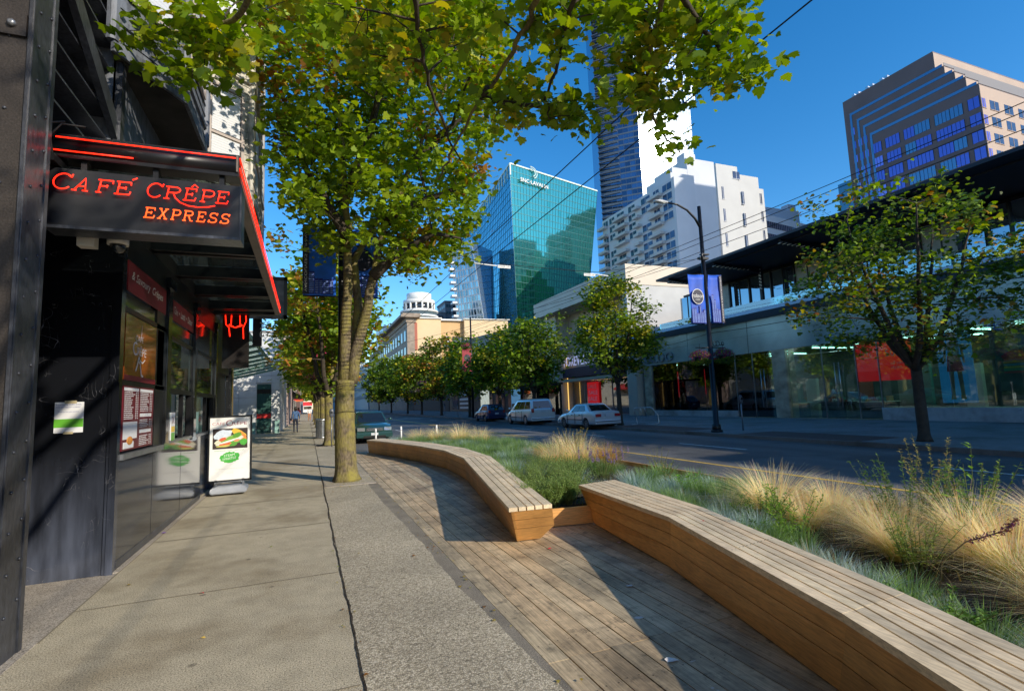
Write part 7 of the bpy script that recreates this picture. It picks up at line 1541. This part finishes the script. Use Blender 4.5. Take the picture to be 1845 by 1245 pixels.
# condo tower behind it, left
CD=(68,210,0); cd=thing('condo_tower','slim blue glass condominium with stacked balconies left of the teal tower','apartment tower',CD)
bgl=special('blue_condo_glass',(.40,.54,.62),'glasswall'); wf_=mat('condo_white',(.62,.66,.70),.5)
P0=(64.0,196,0);P1=(76,198,0)
zt=70
curtain(cd,CD,[(60.5,205,0),(77.5,190.8,0),(77.5,190.8,37),(60.5,205,zt)] if 0 else [(62.6,214,0),(72.5,200,0),(64.8,204,zt),(58.4,214,zt)],9,24,bgl,wf_,5,tint=lambda r,u,v:(r.choice([1,.75,.6]),)*3,mw=.25,mh=.55)
G=MB(); G.prism([(62.6,214.3),(72.3,200.3),(80,215),(70,228)],0,zt-.5,top=[(58.6,214.3),(64.8,204.3),(78,215),(66,228)]); inv(CD,G).build('core',bgl,cd)
for k in range(23): 
    z=3+k*2.95; t_=z/zt; x=62.6+(58.4-62.6)*t_; G=MB(); G.box(x-1.6,x+.6,213,216.5,z,z+.9); inv(CD,G).build('balcony',wf_,cd)
# tall tower
TT=(192,235,0); tt=thing('glass_skyscraper','tallest glass skyscraper rising out of the top of the view, glaring with reflected sun','skyscraper',TT)
Hh=262; n_=Vector((-.056,-.998,0)); 
sky=special('mirror_curtain',(.50,.60,.68),'glasswall'); sky.node_tree.nodes['Principled BSDF'].inputs['Roughness'].default_value=.055; sky.node_tree.nodes['Principled BSDF'].inputs['Metallic'].default_value=.95
q0=Vector((174.4,230,0)); q1=q0+Vector((.998,-.056,0))*36.3
curtain(tt,TT,[tuple(q0),tuple(q1),(q1.x,q1.y,Hh),(q0.x,q0.y,Hh)],18,78,sky,mat('silver_mullion',(.35,.4,.45),.4,.5),7,tint=lambda r,u,v:(r.choice([1,.92,.8,1]),)*3,mw=.12,mh=.30,tilt=.0012)
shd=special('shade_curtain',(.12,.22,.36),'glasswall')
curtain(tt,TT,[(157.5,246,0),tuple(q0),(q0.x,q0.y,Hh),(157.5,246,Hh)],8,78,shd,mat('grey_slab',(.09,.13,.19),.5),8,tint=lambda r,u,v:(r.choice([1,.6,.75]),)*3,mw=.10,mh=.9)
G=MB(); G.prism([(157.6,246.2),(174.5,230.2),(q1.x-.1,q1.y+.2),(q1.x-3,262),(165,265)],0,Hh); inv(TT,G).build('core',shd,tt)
G=MB(); 
for k in range(74):
    z=20+k*3.3; G.add([(157.2,245.9,z),(164.5,236.3,z),(163.6,235.7,z),(156,244.6,z),(157.2,245.9,z+.35),(164.5,236.3,z+.35),(163.6,235.7,z+.35),(156,244.6,z+.35)],[(3,2,1,0),(4,5,6,7),(2,3,7,6),(1,2,6,5),(3,0,4,7)],sm=False)
inv(TT,G).build('balcony_slabs',mat('grey_slab2',(.13,.16,.21),.5),tt)
P=[Vector((206.5,227.2,172.8)),Vector((213.8,226.8,172.8)),Vector((213.8,226.8,215)),Vector((206.5,227.2,215))]
curtain(tt,TT,P,4,12,sky,mat('silver_mullion2',(.25,.3,.36),.4,.5),9,mw=.3,mh=.3); G=MB(); G.box(206.5,213.8,227.3,246,172.6,215); inv(TT,G).build('projecting_bay',shd,tt)
# white apartments
wc=mat('sunlit_concrete',(.50,.51,.52),.7,var=.06,vs=.15); wsh=mat('shaded_concrete',(.55,.58,.64),.7,var=.06,vs=.15); apg=mat('apartment_glass',(.05,.07,.13),.07,.3,spec=.9,var=.4,vs=.2)  # one white concrete, separate colours painted for sunlit and shaded sides
def facade_windows(parent,L,O,U,N,specs,gm,fm,name='window',maxp=60,frame=.12,proud=.0):
    """specs: list of (u0,u1,z0,z1) ; each a pane set in its own frame"""
    rest=MB(); cnt=0
    for (u0,u1,z0,z1) in specs:
        g=MB(); g.obox(O,U,(0,0,1),N,u0,u1,z0,z1,.0,.06); g.obox(O,U,(0,0,1),N,(u0+u1)/2-.08,(u0+u1)/2+.08,z0,z1,.06,.12,mi=1); g.obox(O,U,(0,0,1),N,u0-.15,u1+.15,z0-.22,z0-.02,.0,.2,mi=1)
        if cnt<maxp: inv(L,g).build(name,[gm,fm],parent); cnt+=1
        else: o=len(rest.v); rest.v+=g.v; rest.f+=[tuple(i+o for i in q) for q in g.f]; rest.c+=g.c; rest.m+=g.m; rest.smooth+=g.smooth
    if rest.f: inv(L,rest).build(name,[gm,fm],parent)['kind']='stuff'
W1=(128,150,0); w1=thing('white_apartments','white stepped apartment block with stacked balconies before the glass skyscraper','apartment block',W1)
def PW(mb,name,m): return inv(W1,mb).build(name,m,w1)
G=MB(); G.box(111.2,116.0,130,174.2,0,72.3); PW(G,'left_wing',wsh)
G=MB(); G.box(126,138.5,140,152,0,85.6); G.box(119.3,125.9,140,150,77.4,81.2); PW(G,'core',wsh)
G=MB(); G.box(115.9,126,137,150.5,0,77.5); G.box(116,150,151,174,0,70); PW(G,'smooth_wall',wsh)
G=MB(); G.box(149.3,160.3,150,172,0,91.3); G.box(160.3,171.5,150.3,172,0,88.4); PW(G,'right_wing',wc)
G=MB(); G.box(170.2,174.5,150.8,170,0,84); PW(G,'right_wing',wc)
sp=[]
for k in range(21):
    z=3+k*3.3
    for u0,u1 in ((1.5,6),(8,11),(13,18),(22,26),(29,33.5),(35.5,39),(40.2,43.4)):
        top=72-(u0)*.0
        if (k+int(u0))%7!=3: sp.append((u0,u1,z,z+2.3))
facade_windows(w1,W1,(111.2,130,0),(0,1,0),(-1,0,0),sp,apg,wc,maxp=95)
for k in range(21):
    z=2.2+k*3.3
    for u0,u1 in ((6.2,12.8),(18.4,21.6),(26.6,34.5),(40.5,45.8)): G=MB(); G.box(109.4,111.2,130+u0,130+u1,z,z+.95); PW(G,'balcony',wc)
sp=[(0.6,4.0,3+k*3.3,5.3+k*3.3) for k in range(22) if 3+k*3.3<70]
for k in range(25):
    z=8+k*3.3; G=MB(); G.box(147.2,149.3,156,162.5,z,z+1.0); G.box(148.8,149.25,156.3,162.3,z+1.0,z+2.9); PW(G,'balcony',wsh)
facade_windows(w1,W1,(149.3,150,0),(0,1,0),(-1,0,0),[(13.5,17.5,9+k*3.3,11.4+k*3.3) for k in range(24)],apg,wc,maxp=5)
facade_windows(w1,W1,(149.3,150,0),(1,0,0),(0,-1,0),[(12.2,13.4,z,z+5.2) for z in (12,21,30,39,48.5,58,67,76)]+[(2.0,3.0,z,z+5) for z in (18,28,38,48,58,68,77)]+[(8.4,12.0,86.2,89.2)],apg,wsh,maxp=30)
facade_windows(w1,W1,(170.2,150.8,0),(1,0,0),(0,-1,0),[(1.4,3.0,z,z+4.4) for z in (30,38,46,54,62,70,77.5)],apg,wsh,maxp=30)
G=MB(); G.box(126,131,141,145,85.6,88); G.box(152,157,155,160,91.3,93); PW(G,'roof_plant',wsh)
# banded office right of them
O1=(215,175,0); o1=thing('banded_office','grey office block with dark ribbon windows right of the white apartments','office block',O1)
G=MB(); G.add([(192,170,0),(240,178,0),(240,200,0),(192,195,0),(192,170,83),(240,178,83),(240,200,83),(192,195,83)],[(0,1,5,4),(1,2,6,5),(2,3,7,6),(3,0,4,7),(4,5,6,7)],sm=False); inv(O1,G).build('wall',mat('office_grey',(.55,.58,.64),.6,var=.06,vs=.1),o1)
dU=Vector((48,8,0)).normalized(); nU=Vector((dU.y,-dU.x,0))
for k in range(13):
    z=6+k*5.9; G=MB(); G.obox((192,170,0),dU,(0,0,1),nU,.5,48,z,z+3.0,0,.1); inv(O1,G).build('ribbon_window',apg,o1)
G=MB()
for k in range(13):
    for i in range(32): G.obox((192,170,0),dU,(0,0,1),nU,.5+i*1.5,.75+i*1.5,6+k*5.9,9+k*5.9,.1,.2)
inv(O1,G).build('mullions',mat('purple_mullion',(.20,.18,.24),.5),o1)
G=MB(); G.box(194,226,176,190,83,89); G.box(219,224,176,180,89,92); inv(O1,G).build('penthouse',mat('office_pent',(.35,.42,.52),.6),o1)
# terraced brown office, right
br=mat('shaded_granite',(.13,.092,.095),.55,.05,var=.1,vs=.12); br2=mat('sunlit_granite',(.40,.29,.22),.55,var=.08,vs=.12)  # one granite: shaded side coloured dark violet-brown, sunlit side coloured tan
BL_=(240,120,0); bo=thing('terraced_office','brown granite office with stepped terraces and violet glass, upper right','office tower',BL_)
def PB(mb,name,m,par=None): return inv(BL_,mb).build(name,m,par or bo)
lv=[(109.8,127.4,145.5),(106.8,119.6,143.3),(103.8,115.4,140.4),(100.7,111.2,138.0),(97.1,106.4,135.5)]
G=MB()
for i,(y0,z,y1) in enumerate(lv):
    o=i*.25; zb=0 if i==0 else 0; y1_=145.5
    G.box(221-o,300,y0,y1 if i else 145.5,0,z)
PB(G,'terraced_mass',br)
G=MB()
for i,(y0,z,y1) in enumerate(lv): G.box(221.02-i*.25,290,y0-.12,y0-.02,0,z-.6)
PB(G,'south_face',br2)
vg=special('violet_glass',(.20,.17,.46),'glasswall'); cg=special('cyan_glass',(.17,.26,.36),'glasswall'); pg=special('pink_violet_glass',(.42,.28,.62),'glasswall')
for i,(y0,z,y1) in enumerate(lv[1:],1):
    x=221-i*.25; G=MB(); G.box(x-.15,x+.0,y0+.5,y1-.5,z-.2,z+.9); G.box(x-.15,x,y1-1.3,y1-.4,35,z-.2); PB(G,'terrace_glazing',cg)
    G=MB(); G.box(x-.15,290,y0-.15,y0-.05,z-.1,z+1.1); PB(G,'terrace_rail',flat('rail_pale',(.16,.15,.16)))
x=221-4*.25
def vwin(y0,y1,z0,z1,m_):
    n=max(1,round((y1-y0)/1.4)); g=MB(); g.box(x-.10,x,y0,y1,z0,z1); w=PB(g,'window',m_); g=MB(); [g.box(x-.16,x-.10,y0+(y1-y0)*k/n-.05,y0+(y1-y0)*k/n+.05,z0,z1) for k in range(n+1)]; inv(BL_,g).build('mullion',M['black_metal'],w)
for fl in range(13):
    z=100-fl*6.2
    vwin(97.5,100.9,z-2.0,z+2.1,vg); vwin(102.5,106.5,z-2.0,z+2.1,vg if fl%2 else cg); vwin(106.6,111.5,z-2.0,z+2.1,cg if fl%3==0 else vg); vwin(113.2,118.5,z-2.0,z+2.1,vg if fl%3 else cg); vwin(118.6,122.4,z-2.0,z+2.1,cg if fl%2 else vg); vwin(124,129.4,z-2.0,z+2.1,vg)
    if fl<12: vwin(131,134.6,z-2.0,z+2.1,pg if fl%2 else vg)
for fl in range(16):
    z=112-fl*6.2
    for yy,i in ((137.2,3),(139.6,2),(142.3,1)):
        if z<lv[i][1]-5:
            g=MB(); xx=221-i*.25; g.box(xx-.1,xx,yy-.8,yy+.7,z-1.6,z+1.6); PB(g,'window',pg if (fl+i)%2 else vg)
sp=[]
for fl in range(14):
    z=99-fl*6.2
    for u in range(5): sp.append((3+u*9,8.5+u*9,z-1.5,z+2))
facade_windows(bo,BL_,(222,96.98,0),(1,0,0),(0,-1,0),sp,apg,br2,maxp=20)
facade_windows(bo,BL_,(220.2,96.98,0),(1,0,0),(0,-1,0),[(.1,2.2,z_-1.5,z_+2) for z_ in [99-6.2*k for k in range(14)]],pg,br2,maxp=14)
G=MB(); 
for i in range(9): G.box(224,226,126+i*2,127.2+i*2,127.4,129+1.4*math.sin(i*2.1)**2)
PB(G,'roof_aerials',M['chrome'])
G=MB(); G.box(221.5,230,145.5,152,0,92); tag(G.build('glass_annex',special('dark_annex_glass',(.12,.2,.24),'glasswall')),'narrow dark glass annex against the left side of the terraced office','building')
# round white tower and neighbours
RT=(62.5,300,0); rt_=thing('round_tower','round white tower with a drum top in the distance, left of centre','tower',RT)
G=MB(); G.lathe(62.5,305,[(10.6,0),(10.6,56)],28,sm=True); inv(RT,G).build('shaft',bgl,rt_)
G=MB(); [G.lathe(62.5,305,[(11.3,z),(11.3,z+1.1)],28) for z in np.arange(3,56,3.1)]; inv(RT,G).build('balcony_rings',M['white'],rt_)
G=MB(); G.lathe(62.5,305,[(9.4,56),(9.4,57.5)],28); G.lathe(62.5,305,[(9.4,61),(9.4,63.2),(8.6,63.4)],28); G.lathe(62.5,305,[(7.4,63.4),(7.4,67.3),(7.0,67.5)],28)
for k in range(16): a=2*PI*k/16; G.lathe(62.5+9*math.cos(a),305+9*math.sin(a),[(.6,57.4),(.6,61.1)],6)
inv(RT,G).build('drum',M['white'],rt_); G=MB(); G.lathe(62.5,305,[(8.2,57.4),(8.2,61.1)],24); inv(RT,G).build('drum_glass',dkg,rt_)
rt_.scale=(.667,.667,.667); rt_.location=(41.7,200,.53)
simple_building('grey_block','small dark grey block between the round tower and the blue condominium',66.5,82,258,275,54.2,mat('dark_grey_block',(.16,.18,.22),.7),dkg,14,4,3.6,2.4,1.6,sides=('y','x'),facing=-1)
simple_building('grey_block','low dark grey shoulder block just right of the round tower',58.5,66.5,257,275,48,bpy.data.materials['dark_grey_block'],dkg,12,4,3.6,2.4,1.6,sides=('y',))
simple_building('white_tower','slim white apartment tower far left of the cream building',44.5,57.2,350,366,53.5,M['white'],bgl,15,4,3.2,2.0,2.0,sides=('x','y'),facing=-1,cornice=.5)
simple_building('pale_tower','pale glass tower low at the far end of the street',25,42,420,440,48,wsh,bgl,13,4,3.4,2.0,2.2,sides=('x','y'),facing=-1)
simple_building('blue_block','blue glazed block closing the far end of the street',12,40,330,360,24,mat('blue_block_wall',(.14,.26,.34),.4),cg,5,4,4.4,3.4,2.6,sides=('x','y'),facing=-1)
# unseen blocks, right: one shades the road, an added tower shades the apartments
simple_building('corner_block','plain block on the right behind the viewer that shades the road',FX,FX+22,-80,-14.5,13.4,mat('corner_block_wall',(.3,.28,.26),.7),dkg,3,5,5,3,1.8,facing=-1,maxp=0)
simple_building('shade_tower','tall plain unseen tower added out of view on the right to shade the apartments',172,197,28,53,123,flat('shade_tower_wall',(.3,.3,.32)),dkg,2,9,9,3,3,facing=-1,maxp=0)
# ------------------------------------------------------------------ overhead wires
wire('trolley wire strung along the road, left of the pair',[(4.85,-8,6.3),(4.85,16.7,6.3),(4.6,60,6.3),(4.6,150,6.3)],.011,.05)
wire('trolley wire strung along the road, right of the pair',[(5.65,-8,6.3),(5.65,16.7,6.32),(5.4,60,6.3),(5.4,150,6.3)],.011,.05)
wire('span wire crossing the road from lamp pole to the maple side',[(15.5,16.7,7.25),(10.3,16.7,6.35),(5.6,16.7,6.45),(.86,14.6,6.9)],.010,.02)
wire('upper feeder wire running past the lamp pole on the right',[(15.25,-6,8.05),(15.25,16.7,8.05),(15.3,50,9.0),(15.3,110,9)],.012,.12); wire('middle feeder wire running past the lamp pole on the right',[(15.3,-6,7.85),(15.3,16.7,7.85),(15.4,50,8.7),(15.3,110,9)],.012,.12); wire('lowest feeder wire running past the lamp pole on the right',[(15.38,-6,7.5),(15.38,16.7,7.5),(15.5,50,8.4),(15.3,110,9)],.012,.14)
wire('wire from the lamp pole across to the far row of trees',[(15.5,16.7,7.3),(10.4,28,6.4),(5.4,44,6.35)],.010,.08)
wire('string of tiny unlit bulbs looping from the lamp pole to the shop tree',[(15.5,16.7,4.05),(16.2,9.45,4.2),(16.4,2,4.2)],.012,.10)
wire('string of tiny unlit bulbs looping from the lamp pole to the tree by the sedan',[(15.5,16.7,4.05),(16.3,24.9,4.0)],.010,.15)
for (x0,x1,z,lab) in ((5.1,6.2,6.36,'white insulator bar hanging on the span wire above the road, left'),(9.95,10.75,6.24,'white insulator bar on the span wire before the tan store, right')):
    t=thing('wire_insulator',lab,'insulator',((x0+x1)/2,16.65,z)); g=MB(); g.tube([(-(x1-x0)/2,0,.03),((x1-x0)/2,0,-.03)],.022,6); g.build('bar',M['white'],t)
for (x,z,lab) in ((6.45,6.30,'small white POWER OFF plate hanging over the road, left'),(9.9,6.20,'small white POWER OFF plate hanging over the road, right')):
    t=thing('warning_plate',lab,'sign',(x,16.6,z)); g=MB(); g.box(-.24,.24,-.01,.01,-.05,.05); g.build('plate',M['white'],t); text_mb('POWER OFF',1,(-.21,-.012,-.03),(1,0,0),(0,0,1),(0,-1,0),0,width=.42,height=.06).build('lettering',M['black_matte'],t)

# ------------------------------------------------------------------ camera, sky, sun
cam=bpy.data.cameras.new('camera'); cam.sensor_width=36; cam.lens=928.0/1845*36; cam.clip_start=.05; cam.clip_end=4000
co=bpy.data.objects.new('camera',cam); COL.objects.link(co); sc.camera=co
yaw,pt,ro=math.radians(21.782),math.radians(6.083),math.radians(-2.254)
f=Vector((math.sin(yaw)*math.cos(pt),math.cos(yaw)*math.cos(pt),math.sin(pt))); ri=Vector((math.cos(yaw),-math.sin(yaw),0)); up=ri.cross(f)
r2=ri*math.cos(ro)+up*math.sin(ro); u2=-ri*math.sin(ro)+up*math.cos(ro)
co.matrix_world=Matrix(((r2.x,u2.x,-f.x,0),(r2.y,u2.y,-f.y,0),(r2.z,u2.z,-f.z,1.6),(0,0,0,1)))
AZ,EL=math.radians(149),math.radians(25)
w=bpy.data.worlds.new('World'); sc.world=w; w.use_nodes=True; nt=w.node_tree; bgn=nt.nodes['Background']; bgn.inputs[1].default_value=.12
s=nt.nodes.new('ShaderNodeTexSky'); s.sky_type='NISHITA'; s.sun_disc=False; s.sun_elevation=EL; s.sun_rotation=AZ; s.air_density=1.0; s.dust_density=.3; s.ozone_density=3.0; s.altitude=300
hs=nt.nodes.new('ShaderNodeHueSaturation'); hs.inputs['Saturation'].default_value=1.34; hs.inputs['Value'].default_value=1.9; nt.links.new(s.outputs[0],hs.inputs['Color']); nt.links.new(hs.outputs[0],bgn.inputs[0])
sd=bpy.data.lights.new('sun','SUN'); sd.energy=5; sd.angle=math.radians(.5); sd.color=(1,.89,.71)
so=bpy.data.objects.new('sun',sd); COL.objects.link(so); S_=Vector((math.sin(AZ)*math.cos(EL),math.cos(AZ)*math.cos(EL),math.sin(EL))); so.rotation_euler=(S_).to_track_quat('Z','Y').to_euler(); so.location=(0,-30,40)
sc.view_settings.view_transform='Standard'; sc.view_settings.look='None'; sc.view_settings.exposure=0; sc.view_settings.gamma=1
sc.cycles.max_bounces=8; sc.cycles.transparent_max_bounces=12; sc.cycles.sample_clamp_indirect=4
try: sc.cycles.use_denoising=True
except Exception: pass
